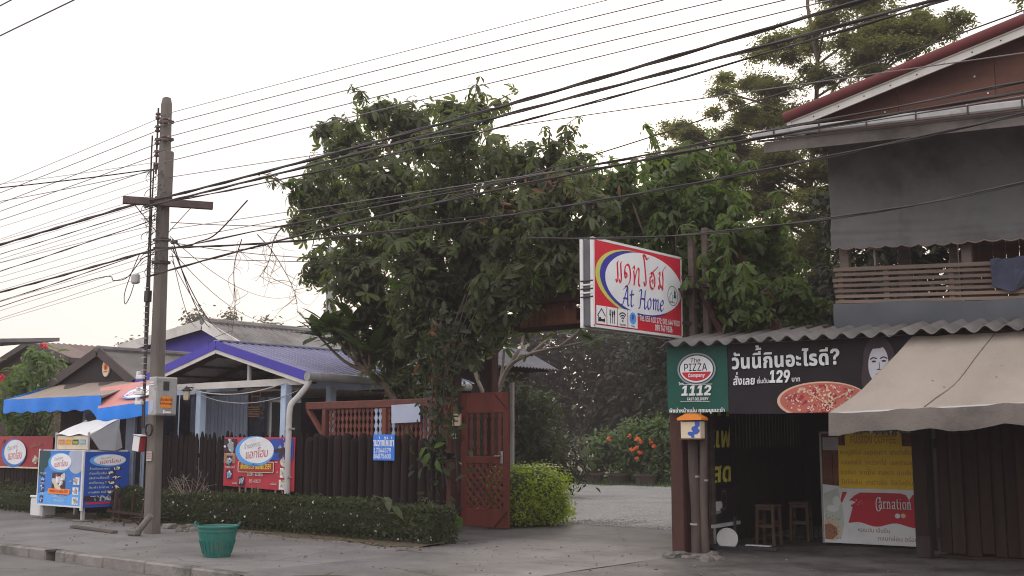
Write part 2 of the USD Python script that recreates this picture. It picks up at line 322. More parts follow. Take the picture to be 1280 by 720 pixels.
leafm('leaf_vine', [(.105, .125, .072), (.13, .155, .08), (.155, .195, .085), (.11, .132, .075), (.195, .245, .10), (.15, .15, .095), (.165, .135, .09)], .5, .58)
leafm('leaf_fresh', [(.105, .15, .055), (.14, .20, .062), (.10, .13, .052), (.17, .25, .07), (.13, .16, .065), (.21, .27, .085)], .5, .56)
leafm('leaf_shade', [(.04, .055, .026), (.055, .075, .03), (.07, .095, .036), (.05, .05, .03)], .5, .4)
leafm('leaf_bright', [(.09, .155, .03), (.115, .20, .04), (.07, .13, .028)], .5, .5)
leafm('leaf_plumeria', [(.035, .055, .018), (.05, .075, .022), (.028, .042, .016)], .45, .3)
leafm('leaf_fine', [(.15, .155, .075), (.18, .19, .085), (.16, .16, .08), (.22, .21, .10)], .6, .58)
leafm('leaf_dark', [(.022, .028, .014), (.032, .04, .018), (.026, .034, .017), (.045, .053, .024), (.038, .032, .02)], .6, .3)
leafm('leaf_hedge', [(.05, .064, .028), (.066, .082, .034), (.078, .076, .044), (.052, .066, .028), (.09, .07, .05)], .65, .3)
leafm('leaf_lime', [(.30, .38, .025), (.38, .46, .03), (.22, .30, .025), (.15, .22, .025)], .5, .45)
leafm('leaf_shrub', [(.09, .145, .05), (.115, .18, .06), (.14, .215, .075), (.075, .12, .045)], .5, .45)
leafm('leaf_far', [(.07, .08, .045), (.09, .10, .06), (.06, .07, .04)], .7, .3)
leafm('leaf_dead', [(.16, .085, .055), (.12, .06, .04), (.2, .11, .07)], .8, .2)
usdkit.material(stage, look('gravel'), {'g': ('geometry', {}), 'v': ('voronoi_texture', {'scale': 38.0}), 'w': ('voronoi_texture', {'scale': 16.0}), 'r': ('rgb_ramp', {'ramp': [(0, (.24, .235, .23)), (.5, (.40, .395, .39)), (1, (.58, .57, .56))]}),
    'n': ('noise_texture', {'scale': .6, 'detail': 5.0}), 'nr': ('map_range', {'from_min': .5, 'from_max': .75, 'to_min': 0., 'to_max': .7, 'clamp': True}), 'mx': ('mix', {'color2': (.24, .23, .21)}),
    's': ('separate_color', {}), 'b': ('bump', {'strength': .9, 'distance': .03}), 'p': ('principled_bsdf', {'roughness': .95, 'specular_ior_level': .2})},
    [('g.position', 'v.vector'), ('g.position', 'w.vector'), ('g.position', 'n.vector'), ('v.color', 's.color'), ('s.r', 'r.fac'), ('r.color', 'mx.color1'), ('n.fac', 'nr.value'), ('nr.result', 'mx.fac'), ('mx.color', 'p.base_color'), ('v.distance', 'b.height'), ('b.normal', 'p.normal')], surface='p.BSDF')

# ------------------------------------------------------------------ foliage helpers
def leaf_tpl(L=1.0, W=.3, droop=.25, fold=.12):
    t = [0, .35, .7, 1.0]; w = [0, .5 * W, .42 * W, 0]
    z = lambda a: -droop * a * a
    v = [[0, 0, 0]]
    for i in (1, 2): v += [[t[i] * L, w[i] * L, (z(t[i]) + fold * w[i] / W * .8) * L], [t[i] * L, 0, z(t[i]) * L], [t[i] * L, -w[i] * L, (z(t[i]) + fold * w[i] / W * .8) * L]]
    v += [[L, 0, z(1) * L]]
    f = [[0, 2, 1], [0, 3, 2], [1, 2, 5], [1, 5, 4], [2, 3, 6], [2, 6, 5], [4, 5, 7], [5, 6, 7]]
    return np.array(v), np.array(f)
def quad_leaf(W=.5):
    return np.array([[0, 0, 0], [.5, W / 2, .06], [1, 0, -.05], [.5, -W / 2, .06]]), np.array([[0, 2, 1], [0, 3, 2]])
def broad_tpl(L=1.0, W=.42, droop=.4):
    t = [0, .3, .66, .9, 1.0]; w = [.05, .36, .5, .34, 0]; v = []
    for a, b in zip(t, w): v += [[a * L, b * W * L, (-droop * a * a + .10 * b) * L], [a * L, 0, -droop * a * a * L], [a * L, -b * W * L, (-droop * a * a + .10 * b) * L]]
    f = []
    for i in range(4):
        for j in range(2): A0 = i * 3 + j; f += [[A0, A0 + 4, A0 + 3], [A0, A0 + 1, A0 + 4]]
    return np.array(v), np.array(f)
def spin(v, pitch, yaw):
    c, s_ = math.cos(pitch), math.sin(pitch); v = np.column_stack([v[:, 0] * c - v[:, 2] * s_, v[:, 1], v[:, 0] * s_ + v[:, 2] * c])
    c, s_ = math.cos(yaw), math.sin(yaw); return np.column_stack([v[:, 0] * c - v[:, 1] * s_, v[:, 0] * s_ + v[:, 1] * c, v[:, 2]])
def fan_tpl(n, rng):
    m = MB()       # drooping hand of broad leaflets, gathered to one side
    for i in range(n):
        v, f = broad_tpl(rng.uniform(.7, 1.1), rng.uniform(.34, .46), rng.uniform(.3, .7)); m.add(spin(v, -.35 + rng.normal(0, .3), (i / (n - 1) - .5) * 4.2 + rng.normal(0, .2)), f)
    return m.arr()
def twig_tpl(n, rng):
    m = MB()       # leaves in pairs along a twig
    for i in range(n):
        for sg in (-1, 1):
            v, f = broad_tpl(rng.uniform(.42, .62), rng.uniform(.36, .48), rng.uniform(.2, .6)); m.add(spin(v, -.15 + rng.normal(0, .3), sg * rng.uniform(.7, 1.2)) + [i * .27, 0, -.05 * i * i * .3], f)
    v, f = broad_tpl(.6, .42, .4); m.add(spin(v, -.2, 0) + [n * .27, 0, -.015 * n * n], f)
    m.tube([(0, 0, 0), (n * .27, 0, -.015 * n * n)], .012, 3, cap=False); return m.arr()
def whorl_tpl(n, rng, L=1.0, W=.3, pitch=-.25, droop=.3):
    m = MB()
    for i in range(n):
        v, f = leaf_tpl(L * rng.uniform(.75, 1.1), W, droop * rng.uniform(.6, 1.5))
        p = pitch + rng.uniform(-.25, .25); a = 2 * PI * i / n + rng.uniform(-.25, .25)
        c, s_ = math.cos(p), math.sin(p); v = v @ np.array([[c, 0, -s_], [0, 1, 0], [s_, 0, c]]).T @ np.eye(3)
        c, s_ = math.cos(a), math.sin(a); v = v @ np.array([[c, -s_, 0], [s_, c, 0], [0, 0, 1]]).T
        m.add(v, f)
    return m.arr()
def rot_from(z, rng_ang):
    """(n,3) up directions and spin angles -> (n,3,3) rotation matrices."""
    z = z / np.linalg.norm(z, axis=1, keepdims=True); a = np.where(np.abs(z[:, 2:]) < .9, [[0, 0, 1.0]], [[1.0, 0, 0]])
    x = np.cross(a, z); x /= np.linalg.norm(x, axis=1, keepdims=True); y = np.cross(z, x)
    c, s_ = np.cos(rng_ang)[:, None], np.sin(rng_ang)[:, None]
    return np.stack([c * x + s_ * y, -s_ * x + c * y, z], 2)
def scatter(tpl, pos, R, sc):
    v, f = tpl; n = len(pos)
    V = np.einsum('nij,kj->nki', R, v) * np.asarray(sc)[:, None, None] + pos[:, None, :]
    Fc = f[None] + (np.arange(n) * len(v))[:, None, None]
    return V.reshape(-1, 3), Fc.reshape(-1, 3)
def blob_points(blobs, n, rng, shell=.55, flat=1.0):
    b = np.array(blobs, float); w = b[:, 3] ** 2; k = rng.choice(len(b), n, p=w / w.sum())
    d = rng.normal(size=(n, 3)); d /= np.linalg.norm(d, axis=1, keepdims=True)
    r = b[k, 3] * (shell + (1 - shell) * rng.random(n)) * (1 + .24 * rng.normal(size=n))
    p = b[k, :3] + d * r[:, None] * [1, 1, flat]
    return p, d
def foliage(blobs, n, tpl, rng, size=(.8, 1.2), up=.6, shell=.55, flat=1.0):
    p, d = blob_points(blobs, n, rng, shell, flat)
    z = d * (1 - up) + np.array([0, 0, up]) + rng.normal(size=d.shape) * .3
    return scatter(tpl, p, rot_from(z, rng.uniform(0, 2 * PI, n)), rng.uniform(*size, n))
def fmesh(*vf):
    m = MB()
    for v, f in vf: m.add(v, f)
    return m
def wobble(p0, p1, r0, r1, rng, k=6, amp=.05):
    p0, p1 = np.asarray(p0, float), np.asarray(p1, float); t = np.linspace(0, 1, k)[:, None]
    p = p0 + (p1 - p0) * t + rng.normal(size=(k, 3)) * amp * np.linalg.norm(p1 - p0) * (np.sin(PI * t)); return p, np.linspace(r0, r1, k)

# ================================================================== THE SETTING
rg = np.random.default_rng(11)
m = MB(); m.add([[-400, -60, -.17], [300, -60, -.17], [300, 8.4, -.17], [-400, 8.4, -.17], [-400, 8.4, -.03], [300, 8.4, -.03], [300, 500, -.03], [-400, 500, -.03]], [[0, 1, 2, 3], [3, 2, 5, 4], [4, 5, 6, 7]])
solo('ground', m, 'soil', kind='structure')
m = MB(); m.add([[-150, -8, -.13], [80, -8, -.13], [80, 8.18, -.13], [-150, 8.18, -.13]], [[0, 1, 2, 3]])
solo('road', m, 'road', kind='structure')
m = MB()
def pave(s, t):
    X = -60 + s * 48.87; Y = 8.385 + t * 4.6
    return (X, Y, .0 + .012 * (meshkit.noise(np.array([X * 1.3, Y * 1.3, 0.])) - .5) * min(1, (Y - 8.385) * 4))
m.grid(pave, 120, 14)
solo('pavement', m, 'pavement', kind='structure', smooth=True)
mb = MB(); mb.add([[-60, 8.384, -.2], [-11.13, 8.384, -.2], [-11.13, 8.384, .004], [-60, 8.384, .004], [-11.13, 12.98, -.2], [-11.13, 12.98, .0]], [[0, 1, 2, 3], [1, 4, 5, 2]]); solo('pavement_edge', mb, 'kerb_concrete', kind='structure')
kb = thing('kerb', None, None, kind='structure')
x = -46.0; drain = -15.4
while x < -11.9:
    L = 1.0
    if x < drain - .1 < x + L: segs = [(x, drain - .13), (drain + .13, x + L)]
    else: segs = [(x, x + L)]
    for a, b in segs:
        mb = MB(); dz = rg.uniform(-.008, .006); mb.box(((a + b) / 2, 8.285, -.085 + dz), (b - a - .012, .18, .2), bev=.022); part(kb, 'kerb_stone', mb, 'kerb_concrete')
    x += L
mb = MB(); mb.box((drain, 8.36, -.11), (.26, .03, .14)).box((drain, 8.28, -.005), (.26, .17, .02)); part(kb, 'drain_inlet', mb, 'gable_dark')

dw = thing('driveway', None, None, kind='structure')
mb = MB()
def ramp(x0, x1, y0, y1):
    def f(s, t):
        X = x0 + (x1 - x0) * s; Y = y0 + (y1 - y0) * t
        q = min(1, max(0, (X + 11.15) / 1.1)); q = q * q * (3 - 2 * q)
        z = .006 if Y > 9.6 else .006 - .13 * q * ((9.6 - Y) / 1.3) ** 1.4
        return (X, Y, z + .01 * (meshkit.noise(np.array([X * .8, Y * .8, 3.])) - .5))
    return f
for (x0, x1, y0, y1) in [(-11.15, -8.2, 8.2, 11.4), (-11.75, -8.2, 11.408, 14.05), (-15.2, -11.76, 12.99, 14.05), (-14.3, -10.9, 14.06, 17.0), (-10.892, -8.45, 14.06, 17.1)]:
    mb = MB(); mb.grid(ramp(x0, x1, y0, y1), 18, 18); part(dw, 'concrete_slab', mb, 'drive_concrete', smooth=True)
ap = MB()
def apron(s, t):
    X = -8.19 + 11 * s; Y = 8.3 + 10.5 * t
    z = .004 if Y > 9.6 else .004 - .13 * ((9.6 - Y) / 1.3) ** 1.4
    return (X, Y, z + .035 * (meshkit.fbm(np.array([X * 1.5, Y * 1.5, 7.])) - .5))
ap.grid(apron, 90, 80); solo('shop_forecourt', ap, 'apron_concrete', kind='structure', smooth=True)
mb = MB(); mb.grid(lambda s, t: (-34 + s * 26, 16.9 + 16.6 * t, .0 + .05 * meshkit.noise(np.array([s * 30, t * 22, 1.])) - .03 + .012 * (t > .01)), 90, 60)
solo('gravel_yard', mb, 'gravel', kind='structure', smooth=True)
# loose gravel stones spilling over the slab edge
st = trimesh.creation.icosphere(1, .5); p = np.column_stack([rg.uniform(-13.2, -8.5, 2600), 17.0 + np.abs(rg.normal(0, .8, 2600)) - .12, np.full(2600, .012)])
v, f = scatter((st.vertices * [1, .8, .6], st.faces), p, rot_from(rg.normal(size=(2600, 3)) * .4 + [0, 0, 1], rg.uniform(0, 6, 2600)), rg.uniform(.012, .035, 2600))
solo('loose_gravel', fmesh((v, f)), 'gravel', 'loose pale gravel spilling onto the end of the concrete driveway', 'gravel', kind='stuff')
# grass under the garden shrubs
p = np.column_stack([rg.uniform(-32, -14, 9000), rg.uniform(31.8, 36, 9000), np.full(9000, .0)])
v, f = scatter((np.array([[-.08, 0, 0], [.08, 0, 0], [.02, .1, 1.]]), np.array([[0, 1, 2]])), p, rot_from(rg.normal(size=(9000, 3)) * .35 + [0, 0, 1], rg.uniform(0, 6, 9000)), rg.uniform(.08, .22, 9000))
solo('grass', fmesh((v, f)), 'leaf_shrub', 'rough grass strip at the far edge of the gravel yard', 'grass', kind='stuff')
# dead leaves and litter along the hedge foot and gate
n = 420; p = np.column_stack([rg.uniform(-21, -11.3, n), 11.95 - np.abs(rg.normal(0, .28, n)), np.full(n, .02)])
v, f = scatter(quad_leaf(.55), p, rot_from(rg.normal(size=(n, 3)) * .3 + [0, 0, 1], rg.uniform(0, 6, n)), rg.uniform(.03, .08, n))
solo('leaf_litter', fmesh((v, f)), 'dry_leaf', 'scattered dead leaves along the foot of the long hedge', 'litter', kind='stuff')

def dirt(s_, t):
    X = -22.4 + 10.75 * s_; e = .30 + .35 * meshkit.fbm(np.array([X * 1.6, 2., 5.]), 4); Y = 12.35 - (.1 + e) * (1 - t)
    return (X, Y, .012 + .03 * t + .015 * meshkit.noise(np.array([X * 6, Y * 6, 1.])) - .02 * (t < .01))
mb = MB(); mb.grid(dirt, 260, 6); solo('soil_strip', mb, 'soil', kind='structure', smooth=True)
gr = trimesh.creation.icosphere(0, .5); n = 700; p = np.column_stack([rg.uniform(-22, -3.6, n), 8.5 + rg.beta(1.2, 1.0, n) * 5.2, np.full(n, .012)]); p = p[~((p[:, 0] < -11.5) & (p[:, 1] > 12.0))]; n = len(p)
v, f = scatter((gr.vertices * [1, .8, .5], gr.faces), p, rot_from(rg.normal(size=(n, 3)) * .3 + [0, 0, 1], rg.uniform(0, 6, n)), rg.gamma(1.5, .008, n) + .006)
solo('grit', fmesh((v, f)), 'rubble', 'fine grit and pebbles scattered over the pavement and driveway', 'grit', kind='stuff')
n = 80; p = np.column_stack([rg.uniform(-20, -4, n), rg.uniform(8.8, 15, n), np.full(n, .02)]); p = p[~((p[:, 0] < -11.5) & (p[:, 1] > 12.0))]; n = len(p)
v, f = scatter(quad_leaf(.5), p, rot_from(rg.normal(size=(n, 3)) * .25 + [0, 0, 1], rg.uniform(0, 6, n)), rg.uniform(.03, .075, n)); solo('fallen_leaves', fmesh((v, f)), 'dry_leaf', 'single fallen leaves scattered over the driveway and forecourt', 'litter', kind='stuff')

# ================================================================== UTILITY POLE
PX, PY = -16.95, 10.8
pole = thing('utility_pole', 'tall weathered concrete utility pole beside the kerb carrying all the cables', 'utility pole', (PX, PY, 0))
mb = MB()
Z = [-.1, .2, 1.0, 2.0, 3.5, 5.5, 7.45, 7.56]; W = [.124, .122, .118, .114, .108, .10, .088, .07]
rings = []
for z, w in zip(Z, W):
    lx = -.105 * z / 7.5; b = .03; d = w * .85
    rings.append([[lx - w + b, -d, z], [lx + w - b, -d, z], [lx + w, -d + b, z], [lx + w, d - b, z], [lx + w - b, d, z], [lx - w + b, d, z], [lx - w, d - b, z], [lx - w, -d + b, z]])
v = np.array(rings).reshape(-1, 3); f = [[i * 8 + j, i * 8 + (j + 1) % 8, (i + 1) * 8 + (j + 1) % 8, (i + 1) * 8 + j] for i in range(7) for j in range(8)]
f = np.array(f); f = np.vstack([f[:, [0, 1, 2]], f[:, [0, 2, 3]], [[56, 56 + j, 57 + j] for j in range(1, 7)]]); mb.add(v, f)
part(pole, 'shaft', mb, 'pole_concrete')
a = np.array([math.cos(math.radians(60)), math.sin(math.radians(60)), 0]); c = np.array([.07, -.10, 5.63])
perp = np.array([-a[1], a[0], 0])
mb = MB(); mb.bar(c - a * .66, c + a * .84, .10, .13, bev=.008); part(pole, 'crossarm', mb, 'arm_wood')
for s_ in (-1, 1):
    mb = MB(); mb.bar(c + a * s_ * .48 + [0, 0, -.05], c + a * s_ * .10 + [.02, 0, -.52], .035, .012); part(pole, 'crossarm_brace', mb, 'metal_dark')
for k, z in enumerate([7.25, 7.02, 6.79, 6.57, 6.34]):
    mb = MB(); mb.lathe([(0, -.06), (.045, -.055), (.05, -.03), (.03, -.012), (.03, .012), (.05, .03), (.045, .055), (0, .06)], (-.27 - .0135 * (z - 6.8), -.05, z), 10); part(pole, 'insulator', mb, 'porcelain', smooth=40)
mb = MB(); mb.bar((-.27, -.05, 6.2), (-.28, -.05, 7.4), .02, .03)
for z in (6.3, 6.75, 7.2): mb.bar((-.33, -.05, z), (-.1, 0, z), .03, .012)
part(pole, 'insulator_rack', mb, 'metal_dark')
for z in (7.1, 6.78):
    mb = MB(); mb.lathe([(0, -.05), (.055, -.05), (.06, -.02), (.035, 0), (.06, .02), (.055, .05), (0, .05)], (.05, -.1, z), 10); part(pole, 'insulator', mb, 'porcelain', smooth=40)
for z, w in ((7.12, .098), (6.8, .102), (5.75, .108), (5.0, .111), (4.6, .114)):
    mb = MB(); mb.box((-.0135 * z, 0, z), (2 * w + .02, 2 * w * .85 + .02, .05)); part(pole, 'steel_band', mb, 'metal_dark')
mb = MB(); mb.box((-.03, -.01, 6.15), (.22, .19, .85), bev=.02); part(pole, 'pole_splice', mb, 'pole_concrete')
for xo, r, zt in ((-.215, .022, 4.7), (-.255, .016, 6.9), (-.185, .014, 6.4)):
    mb = MB(); zz = np.linspace(1.75, zt, 24); mb.tube(np.column_stack([xo - .0135 * zz + .012 * np.sin(zz * 2.3 + xo * 40), np.full(24, -.1), zz]), r, 6); part(pole, 'riser_cable', mb, 'cable', smooth=True)
mb = MB()
for z in np.arange(2.3, 4.2, .11): mb.box((-.235 - .0135 * z, -.105, z), (.11, .05, .014))
part(pole, 'cable_clips', mb, 'metal_grey', kind='stuff')
mb = MB(); mb.box((-.27, -.1, 4.02), (.12, .09, .2), bev=.01); part(pole, 'junction_box', mb, 'metal_dark')
for z in (2.62, 2.35, 2.18):
    mb = MB(); mb.box((-.33, -.13, z), (.2, .09, .07), bev=.012).box((-.4, -.13, z + .05), (.06, .07, .1), bev=.01); part(pole, 'terminal_clamp', mb, 'plastic_white')
zz = np.linspace(0, 2 * PI, 20); mb = MB()
for k in range(3): mb.tube(np.column_stack([.02 + .1 * np.cos(zz), np.full(20, -.14 - .012 * k), 1.72 + .1 * np.sin(zz)]), .009, 5)
part(pole, 'cable_coil', mb, 'cable')
mb = MB(); mb.box((.02, -.128, 1.28), (.15, .006, .16)); nt = part(pole, 'paper_notice', mb, 'notice')
mb = MB()
for k in range(4): mb.box((.02, -.133, 1.33 - k * .03), (.12, .003, .01))
part(nt, 'printed_lines', mb, 'print_dullred')
mb = MB()   # hardware tangle round the crossarm
for k in range(46):
    q = np.array([-.1 + rg.normal(0, .1), -.15 + rg.normal(0, .08), rg.uniform(4.4, 6.3)]); r_ = rg.uniform(.05, .16); e = rg.normal(size=3)
    pts = q + np.array([[math.cos(t) * r_, math.sin(t * 1.3) * r_ * .6, math.sin(t) * r_] for t in np.linspace(0, rg.uniform(2, 6), 9)]); mb.tube(pts, .006, 4)
part(pole, 'cable_tangle', mb, 'cable', kind='stuff')

mbx = thing('meter_box', 'grey steel meter box strapped to the concrete pole, with orange sticker', 'meter box', (-16.70, 10.74, 1.95))
mb = MB(); mb.box((0, 0, .33), (.22, .41, .64), bev=.012); part(mbx, 'box_body', mb, 'metal_grey')
mb = MB(); mb.box((.115, 0, .33), (.014, .37, .60), bev=.006); part(mbx, 'box_door', mb, 'metal_grey')
mb = MB(); mb.box((.124, -.02, .50), (.01, .11, .15)); part(mbx, 'window', mb, 'metal_dark')
mb = MB(); mb.box((.124, -.01, .23), (.006, .20, .19)); stk = part(mbx, 'warning_sticker', mb, 'sticker_orange')
mb = MB(); mb.flat(centred(text_shape('อันตราย', .045, 700), 0, .05), (.1275, -.01, .2), (0, 1, 0), (0, 0, 1)).flat(centred(text_shape('ไฟฟ้าแรงสูง', .03, 700), 0, 0), (.1275, -.01, .19), (0, 1, 0), (0, 0, 1)); part(stk, 'lettering', mb, 'print_dullred')
mb = MB(); mb.flat(ell(0, 0, .06, .11), (0, -.206, .16), (1, 0, 0), (0, 0, 1), .004); part(mbx, 'round_sticker', mb, 'blank_board')
mb = MB(); mb.box((-.02, -.208, .56), (.12, .006, .018)).box((-.02, -.208, .52), (.12, .006, .018)); part(mbx, 'vents', mb, 'print_white')
mb = MB(); mb.box((.1245, .03, .06), (.006, .11, .03)).box((.1245, -.05, .07), (.004, .03, .06)); part(mbx, 'number_plate', mb, 'print_white')

hb = thing('hanging_box', 'small tilted red and white box fixed to the side of the concrete pole', 'box', (-17.22, 10.66, 1.36), 8)
Rt8 = trimesh.transformations.rotation_matrix(.13, [0, 1, 0])[:3, :3]
mb = MB(); mb.box((0, 0, .13), (.17, .13, .26), R=Rt8, bev=.006); part(hb, 'box_body', mb, 'print_dullred')
mb = MB(); mb.box((-.002, -.069, .13), (.16, .006, .25), R=Rt8); part(hb, 'front_panel', mb, 'plastic_white')
mb = MB(); mb.box((.03, 0, .27), (.2, .16, .012), R=Rt8); part(hb, 'lid', mb, 'plastic_white')
cl = thing('splice_closure', 'grey cable splice box dangling from the wires just left of the pole', 'splice box', (-17.55, 10.65, 4.35))
mb = MB(); mb.box((0, 0, 0), (.19, .10, .18), bev=.03); part(cl, 'box_body', mb, 'metal_grey')
mb = MB(); mb.tube(smooth_path([(-.05, 0, -.1), (-.16, 0, -.3), (-.3, 0, -.42), (-.34, 0, -.25), (-.22, 0, .0), (-.05, 0, .25), (.08, 0, .42)]), .008, 5); part(cl, 'cable_loop', mb, 'cable')

# ------------------------------------------------------------------ cables
def wire(label, Y, co, x0, x1, r, name='cable', mat='cable', group=None, n=40, strands=1, Yend=None):
    mb = MB(); X = np.linspace(x0, x1, n); t = X - PX
    z = sum(c * t ** k for k, c in enumerate(co)); Yv = np.full(n, Y) if Yend is None else np.linspace(Y, Yend, n)
    for k in range(strands):
        ph = 2.1 * k; rr = r * (1.25 if strands > 1 else 0)
        mb.tube(np.column_stack([X, Yv + rr * np.cos(X * 2.2 + ph), z + rr * np.sin(X * 2.2 + ph)]), r, 5, cap=False)
    return solo(name, mb, mat, label, 'cable', group=group or ('power lines on the pole insulators' if name == 'power_line' else 'cables strung along the road'), smooth=True)
order = ['topmost', 'second', 'third', 'fourth', 'lowest']
for k, co in enumerate([(7.22, -.03436, -.0006), (7.026, -.03053, -.00076), (6.79, -.0180, -.0013), (6.576, -.0205, -.00072), (6.35, -.0217, .0001)]):
    wire('%s of the five thin power lines rising right from the pole top' % order[k], 10.7, co, PX - .3, 24, .0078 if k else .006, 'power_line', 'cable_grey')
for k, (z, b, cc) in enumerate([(7.25, .06, .0006), (7.03, .052, .0004), (6.79, .049, .0002), (6.57, .042, .0002), (6.34, .036, .0002)]):
    wire('%s of the five thin power lines dropping left from the pole insulators' % order[k], 10.8, (z, b, cc), -60, PX - .3, .0078 if k else .006, 'power_line', 'cable_grey')
wire('thickest black cable bundle rising right, upper of the three from the crossarm', 10.5, (5.633, .0025, .0016), PX, 24, .0135, strands=3)
wire('thick black cable bundle rising right, middle of the three from the crossarm', 10.4, (5.515, .0032, .0008), PX, 24, .012, strands=3)
wire('paired black cables rising right, lowest of the three from the crossarm', 10.6, (5.60, -.0384, .0037), PX, 24, .009, strands=2)
wire('single thin cable sloping gently right, crossing in front of the red roof', 10.8, (6.10, -.0625, -.0004), PX, 24, .007, mat='cable_grey')
wire('heavy sagging cable bundle passing in front of the upper-floor gutter', 10.5, (4.314, .0736, -.0034), PX, 24, .010, strands=4)
wire('slack lower cable pair passing in front of the grey balcony curtain top', 10.6, (4.829, -.1054, .0058), PX, 20, .009, strands=3)
wire('sagging cable just above the gutter bundle over the tree crown', 10.4, (4.69, .0088, -.0004), PX, 22, .009, strands=2)
wire('thin drooping cable pair crossing the middle of the grey curtain', 11., (6.467, -.4446, .0189), -9.0, 6, .008, strands=2)
wire('taut cable running close below the gutter bundle', 10.9, (4.98, .0, -.0012), PX, 22, .006)
wire('thin cable drooping into the tree crown from the pole', 10.9, (5.2, -.04, .0006), PX, 22, .006, mat='cable_grey')
for k, (Y, z, b, cc, r, s_) in enumerate([(10.6, 5.70, .034, .0004, .015, 3), (10.8, 5.64, .044, .0004, .006, 2), (10.8, 5.30, .012, -.0006, .005, 1), (10.8, 5.42, .072, .001, .008, 2), (10.8, 4.87, .053, .0007, .012, 3), (10.8, 4.90, .10, .0024, .007, 2), (10.8, 4.56, .097, .0012, .0045, 1), (10.9, 5.1, .05, .0005, .0045, 1), (10.7, 5.55, .055, .0006, .0045, 1), (10.7, 4.75, .075, .001, .0045, 1), (10.9, 5.9, .03, .0002, .004, 1), (10.7, 6.0, .06, .0008, .004, 1)]):
    wire(['thick black bundle leaving the crossarm to the left', 'twin cables just under the left crossarm bundle', 'flat thin cable below the left twin cables', 'steeper paired cables falling left below the crossarm', 'lower thick black bundle sloping left from the pole', 'curving cable pair dipping under the lower left bundle', 'lowest faint wire sloping left from the pole', 'thin wire between the flat cable and the lower left bundle', 'thin steep wire fanning left from under the crossarm', 'thin wire falling left just above the lowest faint wire', 'thin wire leaving left just above the crossarm', 'thin wire falling left from beneath the insulator rack'][k],
         Y, (z, b, cc), -60, PX - .1, r, strands=s_)
def span(label, p0, p1, sag, r, mat='cable', n=30, name='cable'):
    p0, p1 = np.asarray(p0, float), np.asarray(p1, float); t = np.linspace(0, 1, n)[:, None]
    pts = p0 + (p1 - p0) * t; pts[:, 2] -= (sag * 4 * t * (1 - t))[:, 0]
    mb = MB(); mb.tube(pts, r, 5, cap=False); return solo(name, mb, mat, label, 'cable', smooth=True, group='cables strung along the road')
for k, (z_, b_) in enumerate([(4.42, .082), (4.68, .088), (5.0, .066), (5.2, .058), (5.48, .05), (5.78, .042), (6.15, .038)]):
    wire('faint fine wire %s of seven fanning left across the lower sky' % ['lowest', 'second from bottom', 'third from bottom', 'middle', 'third from top', 'second from top', 'uppermost'][k], 10.75 + .05 * (k % 3), (z_, b_, .0009), -60, PX - .1, .0042, mat='cable_grey')
span('dark cable running level from the pole to the far left, above the crossarm', (PX - .3, 10.7, 6.28), (-42, 2, 9.0), .9, .012)
span('thin cable running level to the far left just below the dark one', (PX - .3, 10.7, 6.25), (-44, 4, 8.0), .9, .007, 'cable_grey')
span('faint level wire in the left sky between the two level cables', (PX - .3, 10.7, 6.4), (-46, 3, 8.7), .7, .005, 'cable_grey')
for k, (dx, dz) in enumerate([(0, 0), (.12, -.12), (-.15, .05), (.2, -.25)]):
    span(['outermost', 'second', 'third', 'innermost'][k] + ' of four service wires dropping from the pole to the grey roof gable', (PX + .1, PY + .1, 5.0 - .12 * k), (-24.7 + dx * 3, 17.2 + dx, 4.45 + dz), .25, .011 if k < 2 else .007)
for k, (z0, e, s_) in enumerate([(5.05, (-34.8, 29.9, 8.6), 1.2), (4.85, (-34.8, 29.9, 8.2), 1.6), (4.95, (-12, 16, 5.2), .35), (4.7, (-10, 18, 5.4), .3), (5.3, (-8, 16, 5.9), .4)]):
    span(['upper slack wire crossing to the distant grey pole', 'lower slack wire crossing to the distant grey pole', 'thin wire vanishing into the leaves right of the pole', 'lower thin wire vanishing into the leaves right of the pole', 'thin wire entering the crown above the lower thin wire'][k], (PX + .1, PY + .05, z0), e, s_, .007)
mb = MB(); mb.tube(smooth_path([(PX + .1, 10.6, 4.95), (PX + .5, 10.6, 4.9), (PX + .9, 10.6, 4.74), (PX + 1.3, 10.6, 4.78), (PX + 1.8, 10.6, 4.86), (PX + 2.6, 10.6, 5.3)]), .012, 5)
mb.box((PX + .62, 10.6, 4.86), (.16, .05, .06), bev=.012); solo('cable', mb, 'cable', 'looping cable with a small connector just right of the pole', 'cable')
mb = MB(); mb.tube(smooth_path([(PX - .1, 10.7, 4.75), (PX - .5, 10.7, 4.7), (PX - .95, 10.7, 4.42), (PX - 1.4, 10.7, 4.4), (PX - 1.75, 10.7, 4.5), (PX - 4, 10.7, 4.38), (PX - 12, 10.7, 4.0), (PX - 40, 10.7, 3.8)]), .009, 5); solo('cable', mb, 'cable', 'black cable with a deep dip just left of the pole', 'cable')
mb = MB(); mb.tube(smooth_path([(-12.6, 12.3, 5.15), (-10.32, 12.3, 5.33), (-8.08, 12.3, 5.53), (-6.52, 12.3, 5.71), (-5.15, 12.3, 5.85), (-3.32, 12.3, 6.08), (4, 12.3, 7.2)]), .009, 5); solo('cable', mb, 'cable', 'dark cable climbing right in front of the tall feathery tree and red roof', 'cable')
fp = thing('utility_pole', 'distant grey pole behind the leafy tree, half hidden by leaves', 'utility pole', (-34.9, 30, 0))
mb = MB(); mb.tube([(0, 0, 0), (0, 0, 9.4)], [.2, .14], 8); part(fp, 'shaft', mb, 'far_pole')
for z in (6.5, 6.75, 7.0):
    mb = MB(); mb.lathe([(0, -.08), (.09, -.08), (.06, 0), (.09, .08), (0, .08)], (-.26, 0, z), 8); part(fp, 'insulator', mb, 'porcelain')
wire('cable crossing the top left corner of the sky', 5.5, (6.0, .0, .0), -60, 20, .008)
